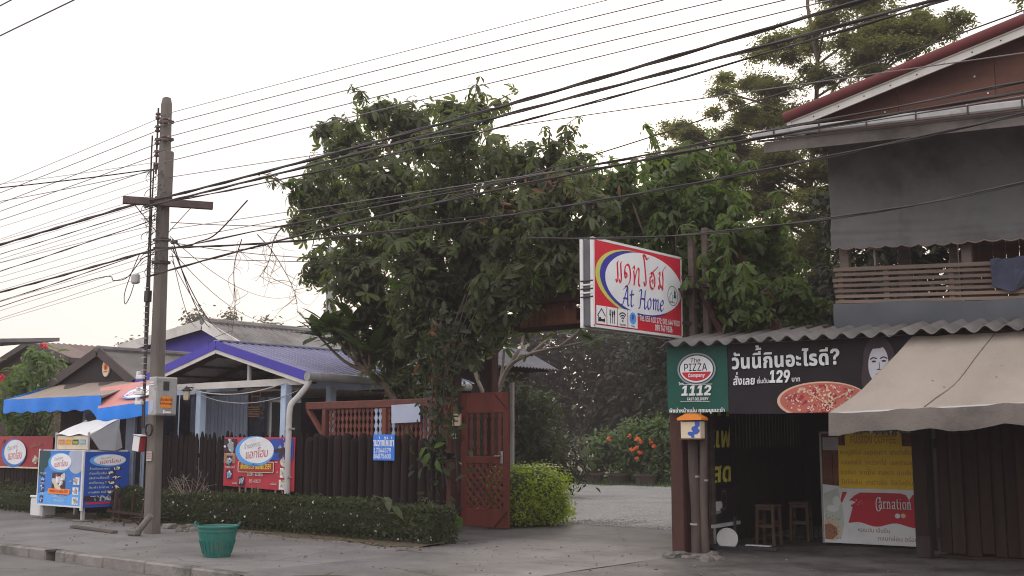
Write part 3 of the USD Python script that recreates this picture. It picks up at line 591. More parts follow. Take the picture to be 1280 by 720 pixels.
wire('second cable just clipping the top left corner of the sky', 5.5, (6.36, .0, .0), -60, 20, .008)
# dry creeper hanging off the cables
mb = MB()
base = [np.array([-14.6, 10.7, 4.72]), np.array([-14.2, 10.7, 4.75]), np.array([-13.6, 10.7, 4.78])]
for b0, dirs in zip(base, ([(-.25, .05, -1.5)], [(.9, .1, -1.15)], [(-.5, 0, -.7)])):
    for d in dirs:
        pts = smooth_path([b0, b0 + np.array(d) * .35 + [rg.normal(0, .08), 0, .1], b0 + np.array(d) * .7 + [rg.normal(0, .1), 0, 0], b0 + np.array(d)]); mb.tube(pts, np.linspace(.009, .004, len(pts)), 5)
        for j in range(22):
            q = pts[rg.integers(3, len(pts))]; e = q + np.array([rg.normal(0, .3), rg.normal(0, .1), rg.normal(-.1, .22)]); mid = (q + e) / 2 + rg.normal(0, .06, 3)
            pp = smooth_path([q, mid, e], 4); mb.tube(pp, np.linspace(.0045, .002, len(pp)), 4)
solo('dry_creeper', mb, 'bark', 'bare dry creeper twigs hanging from the cables right of the pole', 'creeper')

# ================================================================== HEDGES
def hedge(name, label, x0, x1, y0, y1, h, n, seed, flowers=0, mat='leaf_hedge', size=(.05, .085), fl=('petal_white', 'petal_pink')):
    r = np.random.default_rng(seed); t = thing(name, label, 'hedge', ((x0 + x1) / 2, (y0 + y1) / 2, 0)); L = x1 - x0; D = y1 - y0
    # points on an uneven rounded box surface
    P = []; N = []
    for k in range(n):
        s_ = r.random(); x = r.uniform(-L / 2, L / 2)
        per = h * 2 + D; q = r.random() * per
        if q < h: y, z, nn = -D / 2, q, (0, -1, .25)
        elif q < h + D: y, z, nn = -D / 2 + (q - h), h, (0, 0, 1)
        else: y, z, nn = D / 2, q - h - D, (0, 1, .25)
        if r.random() < .08: x = r.choice([-1, 1]) * L / 2; y = r.uniform(-D / 2, D / 2); z = r.uniform(0, h); nn = (np.sign(x), 0, .3)
        w = (meshkit.fbm(np.array([(x + x0) * 1.7, y * 1.7 + 5, z * 2.]), 3) - .5)
        sag = 1 + .34 * w; inset = r.random() ** 2 * .22
        px, py, pz = x, y * (sag - inset * .6), z * (1 + .34 * w) - inset * .25 * (nn[2] > .9)
        P.append([px, py, max(pz, .01)]); N.append(nn)
    P = np.array(P); N = np.array(N, float) + r.normal(size=(n, 3)) * .55
    v, f = scatter(quad_leaf(.5), P, rot_from(np.cross(N, r.normal(size=(n, 3))) + N * .6, r.uniform(0, 6, n)), r.uniform(*size, n))
    ns = int(L * 26); ps = np.column_stack([r.uniform(-L / 2, L / 2, ns), r.uniform(-D / 2, D / 2, ns), np.full(ns, h) + r.uniform(-.03, .10, ns)]); ps[::3, 1] = -D / 2 - r.uniform(0, .08, len(ps[::3])); ps[::3, 2] = r.uniform(.1, h, len(ps[::3]))
    v2, f2 = scatter(whorl_tpl(5, r, 1, .4, .5, .2), ps, rot_from(r.normal(size=(ns, 3)) * .5 + [0, -.2, 1], r.uniform(0, 6, ns)), r.uniform(.04, .085, ns))
    part(t, 'foliage', fmesh((v, f), (v2, f2)), mat, kind='stuff')
    mb = MB()
    for x in np.arange(-L / 2 + .1, L / 2, .28):
        p, rad = wobble((x, r.normal(0, .05), 0), (x + r.normal(0, .1), r.normal(0, .08), h * .8), .014, .006, r, 4, .08); mb.tube(p, rad, 4)
        for q in range(3):
            p, rad = wobble((x, 0, h * .2), (x + r.normal(0, .2), r.normal(0, D * .3), h * .75), .008, .004, r, 4, .08); mb.tube(p, rad, 4)
    part(t, 'stems', mb, 'bark', kind='stuff')
    mb = MB(); mb.box((0, 0, h * .43), (L - .25, D * .45, h * .72), bev=.1); part(t, 'inner_growth', mb, mat)
    if flowers:
        for fm in fl:
            k = flowers // len(fl); i = r.choice(n, k); ok = (P[i, 1] < -D * .2) | (P[i, 2] > h * .8); i = i[ok]
            v, f = scatter(whorl_tpl(5, r, 1, .6, .2, .1), P[i] + N[i] * .01, rot_from(N[i] + [0, -.5, .2], r.uniform(0, 6, len(i))), r.uniform(.014, .026, len(i)))
            part(t, 'flowers', fmesh((v, f)), fm, kind='stuff')
    return t
hedge('long_hedge', 'long low clipped hedge with small pale flowers below the log fence', -20.9, -11.75, 12.05, 12.7, .56, 17000, 21, 210)
hedge('low_hedge', 'low dark hedge left of the blue food stall', -31, -22.6, 12.1, 12.7, .54, 7000, 22, 30)
r = np.random.default_rng(31)
gb = thing('lime_hedge', 'rounded bright lime green bush beside the open red gate', 'bush', (-13.05, 15.95, 0))
blobs = [(-.15, -.15, .66, .50), (.05, .22, .66, .50), (-.05, .62, .66, .46), (-.05, -.1, .3, .46), (.08, .3, .3, .52), (0, .7, .3, .42), (-.4, .1, .6, .5)]
core = MB()
for b in blobs: s_ = trimesh.creation.icosphere(2, b[3] * .70); s_.apply_translation(b[:3]); core.tm(s_)
v, f = foliage(blobs, 15000, quad_leaf(.6), r, (.045, .08), .45, .72); v[:, 2] = np.where(v[:, 2] > 1.06, 1.06 + (v[:, 2] - 1.06) * .4, v[:, 2]); k = v[:, 2].reshape(-1, 4).min(1) > .03; f = f.reshape(-1, 2, 3)[k].reshape(-1, 3)
part(gb, 'foliage', fmesh((v, f)), 'leaf_lime', kind='stuff'); part(gb, 'inner_growth', core, 'leaf_shrub')

# ================================================================== FENCES
def picket(mb_w, h, pointed): pass
lf = thing('log_fence', 'dark fence of upright round logs right of the drainpipe', 'fence', (-15.6, 12.92, 0))
x = .12; k = 0
while x < 3.45:
    rr = .085 + rg.uniform(-.01, .008); h = 1.62 + rg.uniform(-.05, .06); mb = MB(); tx = rg.normal(0, .012)
    zz = [0, .4, .8, 1.2, h - .09, h - .035, h - .008, h]; rad = np.array([1, .98, 1.02, .98, .98, .85, .5, .05]) * rr
    mb.tube(np.column_stack([x + tx * np.array(zz) + rg.normal(0, .004, 8), rg.normal(0, .004, 8), zz]), rad, 9); part(lf, 'fence_log', mb, 'fence_wood', smooth=50); x += .196 + rg.uniform(-.006, .012)
for z in (.45, 1.3):
    mb = MB(); mb.bar((0, .11, z), (3.5, .11, z), .05, .09); part(lf, 'rail', mb, 'fence_wood')
def picket_fence(name, label, x0, x1, pitch, w, h0, seed):
    r = np.random.default_rng(seed); t = thing(name, label, 'fence', (x0, 12.95, 0)); x = 0
    while x < x1 - x0:
        h = h0 + r.uniform(-.05, .06); ww = w * r.uniform(.85, 1.05); mb = MB()
        sh = Polygon([(-ww / 2, .02), (ww / 2, .02), (ww / 2 * .95, h - .14), (ww * .05, h), (-ww * .05, h), (-ww / 2 * .95, h - .14)])
        mb.flat(affinity.rotate(sh, r.normal(0, .5), origin=(0, 0)), (x, .0, 0), (1, 0, 0), (0, 0, 1), .028, r.uniform(0, .008)); part(t, 'picket', mb, 'fence_wood'); x += pitch * r.uniform(.96, 1.05)
    for z in (.4, 1.25):
        mb = MB(); mb.bar((-.05, .03, z), (x1 - x0 + .05, .03, z), .045, .08); part(t, 'rail', mb, 'fence_wood')
picket_fence('picket_fence', 'dark pointed picket fence behind the red restaurant banner', -20.6, -15.55, .135, .118, 1.66, 41)
picket_fence('picket_fence', 'dark picket fence at the left edge behind the blue stall', -31, -22.4, .14, .12, 1.62, 42)

# ------------------------------------------------------------------ banners on the fence
def panel_sign(t, o, x, y, w, h, mat, depth=.01, name='sheet', sag=0):
    mb = MB(); mb.flat(sbox(0, 0, w, h), o, x, y, depth); return part(t, name, mb, mat)
EX, EY, EZ = (1, 0, 0), (0, 1, 0), (0, 0, 1)
def ink(parent, shape, o, x, y, mat, base, name='print', label=None):
    mb = MB(); mb.flat(shape, o, x, y, .0015, base)
    if mb.n: return part(parent, name, mb, mat, label=label)
def photo_patch(parent, cx, cy, w, h, o, x, y, seed, cols, base, round_=False):
    """A small printed picture: irregular blots of colour inside its outline."""
    r = np.random.default_rng(seed); clip = ell(cx, cy, w / 2, h / 2) if round_ else sbox(cx - w / 2, cy - h / 2, cx + w / 2, cy + h / 2)
    ink(parent, clip, o, x, y, cols[0], base, 'printed_picture')
    for k, c in enumerate(cols[1:]):
        bl = unary_union([affinity.rotate(ell(cx + r.normal(0, w * .22), cy + r.normal(0, h * .22), w * r.uniform(.06, .2), h * r.uniform(.06, .2), 12), r.uniform(0, 180)) for _ in range(5)]).intersection(clip)
        ink(parent, bl, o, x, y, c, base + .0012 * (k + 1), 'printed_picture')
AT_TH = text_shape('แอทโฮม', .1, 300, .12, nib=(5, .7))
def logo_oval(parent, cx, cy, rx, ry, o, x, y, base, small='ร้านอาหาร', rim='print_skyblue'):
    ink(parent, ell(cx - rx * .06, cy - ry * .05, rx * 1.08, ry * 1.1), o, x, y, rim, base, 'oval_rim')
    ink(parent, ell(cx + rx * .05, cy + ry * .03, rx * .95, ry * .95), o, x, y, 'print_white', base + .0015, 'oval')
    s1 = text_shape(small, ry * .32, 400, .15); s1 = affinity.scale(s1, min(1, rx * .9 / s1.bounds[2]), 1, origin=(0, 0))
    ink(parent, centred(affinity.rotate(s1, 8), cx - rx * .18, cy + ry * .22), o, x, y, 'print_grey', base + .003, 'lettering')
    s2 = affinity.scale(AT_TH, rx * 1.25 / AT_TH.bounds[2], ry * .55 / .1, origin=(0, 0))
    ink(parent, centred(affinity.rotate(s2, 4), cx + rx * .08, cy - ry * .5), o, x, y, 'print_pink', base + .003, 'lettering')
bn = thing('restaurant_banner', 'red restaurant banner with white oval logo hung on the picket fence', 'banner', (-17.9, 12.9, .70))
W_, H_ = 2.08, .9
mb = MB(); mb.grid(lambda s, t: (W_ * s, -.012 * math.sin(s * 9) * math.sin(t * 3) - .02, H_ * t - .05 * s * (1 - t) ** 2), 24, 10, .004); part(bn, 'sheet', mb, 'banner_red', smooth=True)
o = (0, -.038, 0)
photo_patch(bn, .2, .74, .38, .26, o, EX, EZ, 1, ['print_hair', 'print_pale', 'print_white', 'print_grey'], 0)
photo_patch(bn, 1.72, .68, .66, .38, o, EX, EZ, 2, ['print_deepblue', 'print_grey', 'blank_board', 'print_navy', 'print_hair'], 0)
ink(bn, sbox(.02, .42, .38, .62), o, EX, EZ, 'print_brown', 0)
logo_oval(bn, .98, .66, .53, .25, o, EX, EZ, .004)
ink(bn, sbox(.50, .30, 1.48, .42).buffer(.04), o, EX, EZ, 'print_cream', .001); ink(bn, sbox(.51, .30, 1.47, .42).buffer(.028), o, EX, EZ, 'print_dullred', .0025)
ink(bn, centred(text_shape('เปิดบริการ 19 กันยายน 2559', .085, 700, width=.9), .99, .325), o, EX, EZ, 'print_yellow', .004, 'lettering')
ink(bn, centred(text_shape('10.00 - 22.00 น.', .06, 500, width=.46), .98, .2), o, EX, EZ, 'print_pale', .001, 'lettering'); ink(bn, centred(text_shape('055-610172', .05, 500, width=.34), .98, .08), o, EX, EZ, 'print_pale', .001, 'lettering')
for k, (cx, cy) in enumerate([(.2, .42 + .05), (.2, .22), (.58, .1)]): photo_patch(bn, cx, cy, .17, .17, o, EX, EZ, 10 + k, ['print_hair', 'print_white', 'print_skyblue', 'print_grey'], .002)
for k, (cx, cy) in enumerate([(1.82, .46), (1.82, .27), (1.8, .06)]): photo_patch(bn, cx, cy, .24, .17, o, EX, EZ, 20 + k, ['print_white', 'print_pale', 'print_brown', 'print_grey', 'print_cream'], .002, k == 0)
for cx, cy, tx in ((.2, .58, 'อาหารตามสั่ง'), (.22, .335, 'กาแฟสด เบเกอรี่'), (1.58, .44, 'สลัด'), (1.62, .26, 'ยำ'), (1.52, .05, 'เครื่องดื่ม'), (.38, .04, 'ไอศกรีม')):
    ink(bn, centred(text_shape(tx, .03, 500), cx, cy), o, EX, EZ, 'print_pale', .002, 'lettering')
for x in (.5, .68, .87, 1.05, 1.55, 1.75):
    mb = MB(); mb.box((x, -.01, -.14), (.03, .02, .34)); part(bn, 'support_strip', mb, 'bark_pale')
b2 = thing('restaurant_banner', 'long red banner with white oval logo at the left edge of the photo', 'banner', (-28.4, 12.9, .90))
mb = MB(); mb.grid(lambda s, t: (4.1 * s, -.015 * math.sin(s * 14) - .02, .74 * t), 30, 6, .004); part(b2, 'sheet', mb, 'print_dullred', smooth=True)
o = (0, -.04, 0); logo_oval(b2, 2.35, .36, .55, .3, o, EX, EZ, .002, 'ร้านอาหาร', 'print_midblue')
ink(b2, sbox(0, 0, 4.1, .035), o, EX, EZ, 'print_cream', 0); ink(b2, affinity.rotate(at2(text_shape('ยินดีต้อนรับ', .07, 500), 3.1, .5), 6), o, EX, EZ, 'print_brown', .001, 'lettering')
photo_patch(b2, 3.35, .2, .26, .2, o, EX, EZ, 30, ['print_brown', 'print_cream', 'print_pale'], .002, True)
ink(b2, at2(text_shape('แอทโฮม', .12, 600), .6, .3), o, EX, EZ, 'print_cream', .001, 'lettering')
bs = thing('rental_sign', 'small bright blue sign with white lettering on the log fence', 'sign', (-13.74, 12.82, 1.22), 0)
panel_sign(bs, (0, 0, 0), EX, EZ, .50, .42, 'sign_blue', .006); o = (0, -.0065, 0)
clip = sbox(0, 0, .5, .42)
ink(bs, at2(text_shape('านว่างให้เช่า', .12, 700, width=.49), .0, .23).intersection(clip), o, EX, EZ, 'print_white', 0, 'lettering')
ink(bs, at2(text_shape('17344579', .07, 600, width=.40), .02, .125).intersection(clip), o, EX, EZ, 'print_white', 0, 'lettering')
ink(bs, at2(text_shape('84875600', .07, 600, width=.40), .02, .03).intersection(clip), o, EX, EZ, 'print_white', 0, 'lettering')

# ------------------------------------------------------------------ red-brown trellis screen behind the logs
tr = thing('trellis_screen', 'red-brown trellis of wavy slats standing above the log fence', 'trellis', (-15.7, 13.05, 0))
mb = MB(); mb.box((1.75, 0, 2.15), (3.55, .09, .13), bev=.01); part(tr, 'top_rail', mb, 'trellis_wood')
mb = MB(); mb.box((1.95, 0, 1.32), (3.1, .06, .09)); part(tr, 'bottom_rail', mb, 'trellis_wood')
for x in (.48, 2.0, 3.4):
    mb = MB(); mb.box((x, 0, 1.04), (.10, .10, 2.08), bev=.008); part(tr, 'post', mb, 'trellis_wood')
mb = MB(); mb.bar((.02, 0, 2.08), (.45, 0, 1.62), .06, .08, up=(0, 1, 0)); part(tr, 'brace', mb, 'trellis_wood')
x = .62; k = 0
while x < 3.35:
    if abs(x - 2.0) > .07:
        zz = np.linspace(1.36, 2.09, 22); off = .016 * np.sin(zz * 2 * PI / .13); wd = .027
        lp = [(x + a_ - wd, z) for a_, z in zip(off, zz)]; rp = [(x + a_ + wd, z) for a_, z in zip(-off, zz)][::-1]
        mb = MB(); mb.flat(Polygon(lp + rp).buffer(0), (0, .01, 0), EX, EZ, .02); part(tr, 'wavy_slat', mb, 'trellis_wood' if k not in (11, 12, 13, 15) else 'blue_wall')
    x += .105; k += 1
bb = thing('blank_sign', 'blank pale blue-grey board hung on the trellis top rail', 'sign', (-13.48, 12.98, 1.83))
mb = MB(); mb.flat(affinity.rotate(sbox(0, 0, .66, .30), 1.5), (0, 0, 0), EX, EZ, .012); part(bb, 'board', mb, 'blank_board')
mb = MB(); mb.tube([(.08, -.005, .30), (.1, .0, .36)], .005, 4).tube([(.58, -.005, .31), (.57, 0, .36)], .005, 4); part(bb, 'hanging_wire', mb, 'metal_dark')

# ================================================================== STREET STALL, AWNINGS, BROWN SHOP (left)
st_ = thing('food_stall', 'blue food stall with picture panels and slanted white cover beside the pavement', 'food stall', (-22.1, 11.45, 0))
W_ = 1.68; H_ = 1.06
for (x, y) in ((.12, .06), (1.66, .05), (.12, .75), (1.66, .75)):
    mb = MB(); mb.box((x, y, .3), (.06, .06, .6)); lg = part(st_, 'leg', mb, 'pipe_grey')
    mb = MB(); mb.box((x, y, .015), (.36, .22, .03), bev=.008); part(lg, 'foot_plate', mb, 'rubble')
mb = MB(); mb.flat(sbox(0, 0, W_, H_), (0, 0, .28), EX, EZ, .02); fp_ = part(st_, 'front_panel', mb, 'print_midblue')
o = (0, -.021, .28)
ink(fp_, unary_union([ell(.2, .95, .25, .25), ell(.1, .75, .14, .2)]).intersection(sbox(0, 0, W_, H_)), o, EX, EZ, 'print_darkgreen', 0)
ink(fp_, ell(1.45, .88, .32, .26).intersection(sbox(0, 0, W_, H_)), o, EX, EZ, 'blank_board', 0); ink(fp_, sbox(0, .0, W_, .05), o, EX, EZ, 'print_skyblue', 0)
ink(fp_, Polygon([(0, .05), (W_, .05), (W_, .3), (1.0, .16), (.4, .26), (0, .2)]), o, EX, EZ, 'print_skyblue', .0005)
logo_oval(fp_, .86, .84, .42, .17, o, EX, EZ, .002, 'ร้านอาหาร')
photo_patch(fp_, .82, .46, .52, .34, o, EX, EZ, 41, ['print_hair', 'print_brown', 'print_skin', 'print_white', 'print_cream'], .002)
ink(fp_, sbox(.46, .245, 1.24, .29).buffer(.03), o, EX, EZ, 'print_orange', .006); ink(fp_, centred(text_shape('เปิดบริการ 19 กันยายน 2559', .05, 600, width=.7), .85, .247), o, EX, EZ, 'print_red', .0085, 'lettering')
for k, (cx, cy) in enumerate([(.2, .5), (.2, .31), (.18, .1)]): photo_patch(fp_, cx, cy, .15, .14, o, EX, EZ, 50 + k, ['print_hair', 'print_white', 'print_skyblue'], .002)
for k, (cx, cy) in enumerate([(1.5, .48), (1.48, .29), (1.48, .1)]): photo_patch(fp_, cx, cy, .22, .14, o, EX, EZ, 60 + k, ['print_white', 'print_cream', 'print_brown', 'print_grey'], .002)
for tx, cx, cy, h in (('10.00 - 22.00 น.', .86, .15, .045), ('055-610172', .86, .07, .04), ('อาหารตามสั่ง', .2, .6, .03), ('กาแฟสด', .2, .41, .03), ('ไอศกรีม', .18, .2, .03), ('สลัด', 1.28, .46, .03), ('ยำ', 1.28, .29, .03)):
    ink(fp_, centred(text_shape(tx, h, 500), cx, cy), o, EX, EZ, 'print_pale', .002, 'lettering')
mb = MB(); mb.box((-.0, -.012, .82), (.03, .03, 1.1)).box((W_ + .03, -.012, .78), (.055, .05, 1.16), bev=.006).box((W_ / 2, -.01, .27), (W_, .03, .03)); part(st_, 'panel_frame', mb, 'plastic_white')
mb = MB(); mb.flat(sbox(0, 0, .95, H_), (W_ + .05, .0, .26), EY, EZ, .02); sp_ = part(st_, 'side_panel', mb, 'print_deepblue')
o = (W_ + .071, 0, .26); logo_oval(sp_, .5, .9, .36, .11, o, EY, EZ, .001, 'ร้านอาหาร')
for k, (tx, z) in enumerate((('ข้าวผัดกระเพรา', .72), ('ก๋วยเตี๋ยวต้มยำ', .63), ('สปาเก็ตตี้', .54), ('สเต็กหมู ไก่', .45), ('ส้มตำ ไก่ย่าง', .36), ('กาแฟสด ชาเย็น', .27))):
    ink(sp_, at2(text_shape(tx, .035, 500, width=.42), .1, z), o, EY, EZ, 'print_pale', .001, 'lettering'); photo_patch(sp_, .62 + .06 * (-1) ** k, z + .02, .18, .07, o, EY, EZ, 70 + k, ['print_hair', 'print_cream', 'print_white'], .001)
photo_patch(sp_, .4, .17, .78, .1, o, EY, EZ, 80, ['print_hair', 'print_grey', 'print_darkgreen', 'blank_board'], .001); ink(sp_, sbox(.05, .06, .8, .10), o, EY, EZ, 'print_red', .001)
mb = MB(); mb.box((.84, .5, 1.33), (1.66, .9, .05)); part(st_, 'counter', mb, 'plastic_white')
mb = MB(); mb.box((1.03, .12, 1.50), (1.24, .03, .27), bev=.006); sg = part(st_, 'menu_strip', mb, 'print_cream')
for k, (c, tx) in enumerate((('print_pink', 'ลูกชิ้น'), ('print_orange', 'ไส้กรอก'), ('print_green', 'ทอด'), ('print_skyblue', 'ปิ้ง'))):
    ink(sg, sbox(.5 + k * .27, 1.46, .74 + k * .27, 1.56), (0, .104, 0), EX, EZ, c, 0); ink(sg, centred(text_shape(tx, .055, 700, width=.18), .62 + k * .27, 1.48), (0, .104, 0), EX, EZ, 'print_yellow', .002, 'lettering')
for x in (.42, 1.66):
    mb = MB(); mb.box((x, .1, 1.5), (.035, .035, .4)).bar((x, .1, 1.64), (x, .70, 1.92), .03, .03).box((x, .72, 1.63), (.035, .035, .66)); part(st_, 'cover_frame', mb, 'pipe_grey')
mb = MB(); mb.grid(lambda s, t: (.42 + 1.26 * s, .08 + .62 * t, 1.65 + .29 * t + .02 * math.sin(s * 11 + t * 4)), 12, 6, .005); part(st_, 'slanted_cover', mb, 'plastic_white', smooth=True)
mb = MB(); mb.add([[1.69, .1, 1.64], [1.69, .70, 1.93], [1.71, .8, 1.4], [1.75, .62, 1.34], [1.72, .3, 1.36]], [[0, 1, 4], [1, 3, 4], [1, 2, 3]]); part(st_, 'side_curtain', mb, 'print_grey')
mb = MB(); mb.box((0, 0, .19), (.44, .34, .38), bev=.03); wb = thing('foam_box', 'plain white foam box on the pavement at the left foot of the blue stall', 'box', (-22.45, 11.75, 0)); part(wb, 'box_body', mb, 'plastic_white')
mb = MB(); mb.box((0, 0, .40), (.46, .36, .05), bev=.015); part(wb, 'lid', mb, 'plastic_white')

aw = thing('blue_awning', 'faded cream awning with wavy bright blue valance above the food stall', 'awning', (-23.4, 12.8, 0))
def aws(s, t): return (-2.15 + 4.2 * s + (.55 * (1 - t) * (.5 - s)) * -.0 + (.35 * t * (1 - 2 * s)), -.5 + 1.05 * t, 2.46 + .36 * t - .03 * math.sin(PI * t) + .012 * math.sin(s * 17))
mb = MB(); mb.grid(aws, 24, 8, .006); part(aw, 'canopy', mb, 'awning_cream', smooth=True)
def val(s, t):
    x = -2.15 + 4.2 * s; dr = .30 + .02 * math.sin(s * 40) + .30 * max(0, (s - .88) / .12) ** 2
    return (x, -.505 - .02 * math.sin(s * 23) * t, 2.465 - dr * t)
mb = MB(); mb.grid(val, 60, 5, .006); part(aw, 'valance', mb, 'awning_blue', smooth=True)
mb = MB(); mb.grid(lambda s, t: (-2.16 + .06 * t * math.sin(s * 8), -.5 + 1.0 * s, 2.465 + .34 * s - .3 * t), 12, 4, .006); part(aw, 'side_valance', mb, 'awning_blue', smooth=True)
for x in (-2.1, 0, 2.0):
    mb = MB(); mb.bar((x, -.48, 2.42), (x * .85, .5, 2.76), .03, .03); part(aw, 'support_arm', mb, 'pipe_grey')
ra = thing('red_awning', 'small faded red awning with white oval logo and blue valance behind the pole', 'awning', (-21.3, 12.3, 0))
A_, B_, C_, D_ = map(np.array, ([0., -.1, 2.19], [1.72, .12, 2.33], [.62, 1.02, 2.84], [-1.0, .5, 2.66]))
def quadp(s, t): return (A_ * (1 - s) + B_ * s) * (1 - t) + (D_ * (1 - s) + C_ * s) * t
mb = MB(); mb.grid(lambda s, t: quadp(s, t) + [0, 0, -.03 * math.sin(PI * t)], 14, 8, .006); cpy = part(ra, 'canopy', mb, 'awning_pink', smooth=True)
nx = unit(B_ - A_); ny = unit((D_ - A_) - nx * np.dot(D_ - A_, nx)); nn_ = np.cross(nx, ny)
ink(cpy, affinity.rotate(ell(1.0, .42, .62, .24), 0), A_ + nn_ * .012, nx, ny, 'print_skyblue', 0, 'oval_rim'); ink(cpy, ell(1.03, .42, .58, .21), A_ + nn_ * .014, nx, ny, 'print_white', 0, 'oval')
ink(cpy, centred(affinity.scale(AT_TH, 3.2, 1.6, origin=(0, 0)), 1.03, .32), A_ + nn_ * .017, nx, ny, 'print_pink', 0, 'lettering')
mb = MB(); mb.grid(lambda s, t: A_ * (1 - s) + B_ * s + np.array([0, -.012 - .015 * math.sin(s * 19) * t, -.005 - (.30 - .03 * s) * t]), 24, 4, .006); part(ra, 'valance', mb, 'awning_blue', smooth=True)
for q in (.05, .95):
    mb = MB(); mb.bar(quadp(q, 0.02) - [0, 0, .03], quadp(q, .98) - [0, 0, .03], .03, .03); part(ra, 'support_arm', mb, 'pipe_grey')

def corr(fn, width, nw, amp, half=False):
    """Corrugated sheet between fn(s,0) and fn(s,1): ridges run along t."""
    n = nw * 8 + 1
    def g(s, t):
        p = np.array(fn(s, t), float); return p + np.array([0, 0, amp * math.sin(2 * PI * nw * s)])
    return g, n
def gable_roof(t, name, mat, xa, za, xl, zl, xr, zr, y0, y1, wave, amp, sheets, thick=.012, sides='lr'):
    for sd, (xe, ze) in (('l', (xl, zl)), ('r', (xr, zr))):
        if sd not in sides: continue
        n = max(1, int(round((y1 - y0) / sheets)))
        for k in range(n):
            ya, yb = y0 + (y1 - y0) * k / n, y0 + (y1 - y0) * (k + 1) / n; nw = max(1, int(round((yb - ya) / wave)))
            dz = rg.uniform(0, .006)
            fn = lambda s, q: (xe + (xa - xe) * q, ya + (yb - ya) * s, ze + (za - ze) * q + dz)
            g, nn = corr(fn, 1, nw, amp)
            mb = MB(); mb.grid((lambda s, q: g(1 - s, q)) if sd == 'l' else (lambda s, q: g(s, q)), nn, 3, thick); part(t, name, mb, mat, smooth=35)

bs_ = thing('brown_shop', 'small brown gabled shop with round yellow sign behind the blue awning', 'shop', (-23.5, 13.3, 0))
ax, az_, lx, lz, rx, rz_ = .15, 3.56, -1.95, 2.84, 1.68, 2.78
gable_roof(bs_, 'roof_sheet', 'fibre_dark', ax, az_, lx, lz, rx, rz_, .02, 3.6, .076, .012, .9)
for p0, p1 in (((lx - .05, 0, lz - .03), (ax, 0, az_ - .02)), ((ax, 0, az_ - .02), (rx + .05, 0, rz_ - .03))):
    mb = MB(); mb.bar(p0, p1, .03, .20, up=(0, 0, 1)); part(bs_, 'barge_board', mb, 'barge_brown')
mb = MB(); mb.box((ax, .0, az_ + .02), (.2, .1, .16), bev=.04).tube([(ax, 0, az_ + .03), (ax, 3.6, az_ + .03)], .07, 8); part(bs_, 'ridge_cap', mb, 'fibre_dark', smooth=40)
mb = MB(); mb.flat(Polygon([(lx + .1, 2.8), (rx - .1, 2.74), (ax, az_ - .1)]), (0, .12, 0), EX, EZ, .03); part(bs_, 'gable_wall', mb, 'gable_dark')
mb = MB(); mb.add([[-2.0, -.22, 2.70], [1.6, -.22, 2.68], [1.6, .1, 2.84], [-2.0, .1, 2.86], [-2.0, -.22, 2.66], [1.6, -.22, 2.64], [1.6, .1, 2.80], [-2, .1, 2.82]], [[0, 1, 2, 3], [4, 7, 6, 5], [0, 4, 5, 1], [0, 3, 7, 4], [1, 5, 6, 2]]); part(bs_, 'tie_roof', mb, 'barge_brown')
for (x0, x1, z1, mt) in ((-1.9, -.9, 2.7, 'interior_dark'), (-.9, .1, 2.7, 'blue_wall'), (.1, .95, 2.7, 'gable_dark'), (.95, 1.25, 2.7, 'blue_wall'), (1.62, 1.72, 2.7, 'blue_wall')):
    mb = MB(); mb.box(((x0 + x1) / 2, .35, z1 / 2), (x1 - x0 - .004, .08, z1)); part(bs_, 'wall', mb, mt)
mb = MB(); mb.box((0, 3.5, 1.35), (3.5, .1, 2.7)).box((-1.85, 1.9, 1.35), (.1, 3.1, 2.7)); part(bs_, 'wall', mb, 'blue_wall')
mb = MB(); mb.box((1.43, .4, 1.1), (.34, .05, 2.2)); dr_ = part(bs_, 'door', mb, 'metal_dark')
mb = MB(); mb.box((1.27, .36, 1.15), (.05, .09, 2.3)).box((1.6, .36, 1.15), (.05, .09, 2.3)).box((1.43, .36, 2.28), (.38, .09, .06)); part(dr_, 'frame', mb, 'pale_column')
mb = MB(); mb.box((-.4, .29, 1.9), (.6, .05, .5)); wn = part(bs_, 'window', mb, 'purple_paint')
mb = MB(); mb.box((-.4, .26, 1.9), (.5, .02, .4)); part(wn, 'pane', mb, 'metal_dark')
rs = thing('round_sign', 'round yellow sign on the dark brown gable', 'sign', (-23.06, 13.38, 2.98))
mb = MB(); mb.flat(ell(0, .17, .145, .2), (0, 0, 0), EX, EZ, .03); part(rs, 'disc', mb, 'print_cream')
ink(rs, ell(0, .21, .10, .10), (0, -.031, 0), EX, EZ, 'print_orange', 0); ink(rs, sbox(-.08, .07, .08, .10), (0, -.031, 0), EX, EZ, 'print_brown', 0); ink(rs, ell(0, .18, .05, .06), (0, -.031, 0), EX, EZ, 'print_dullred', .0015)

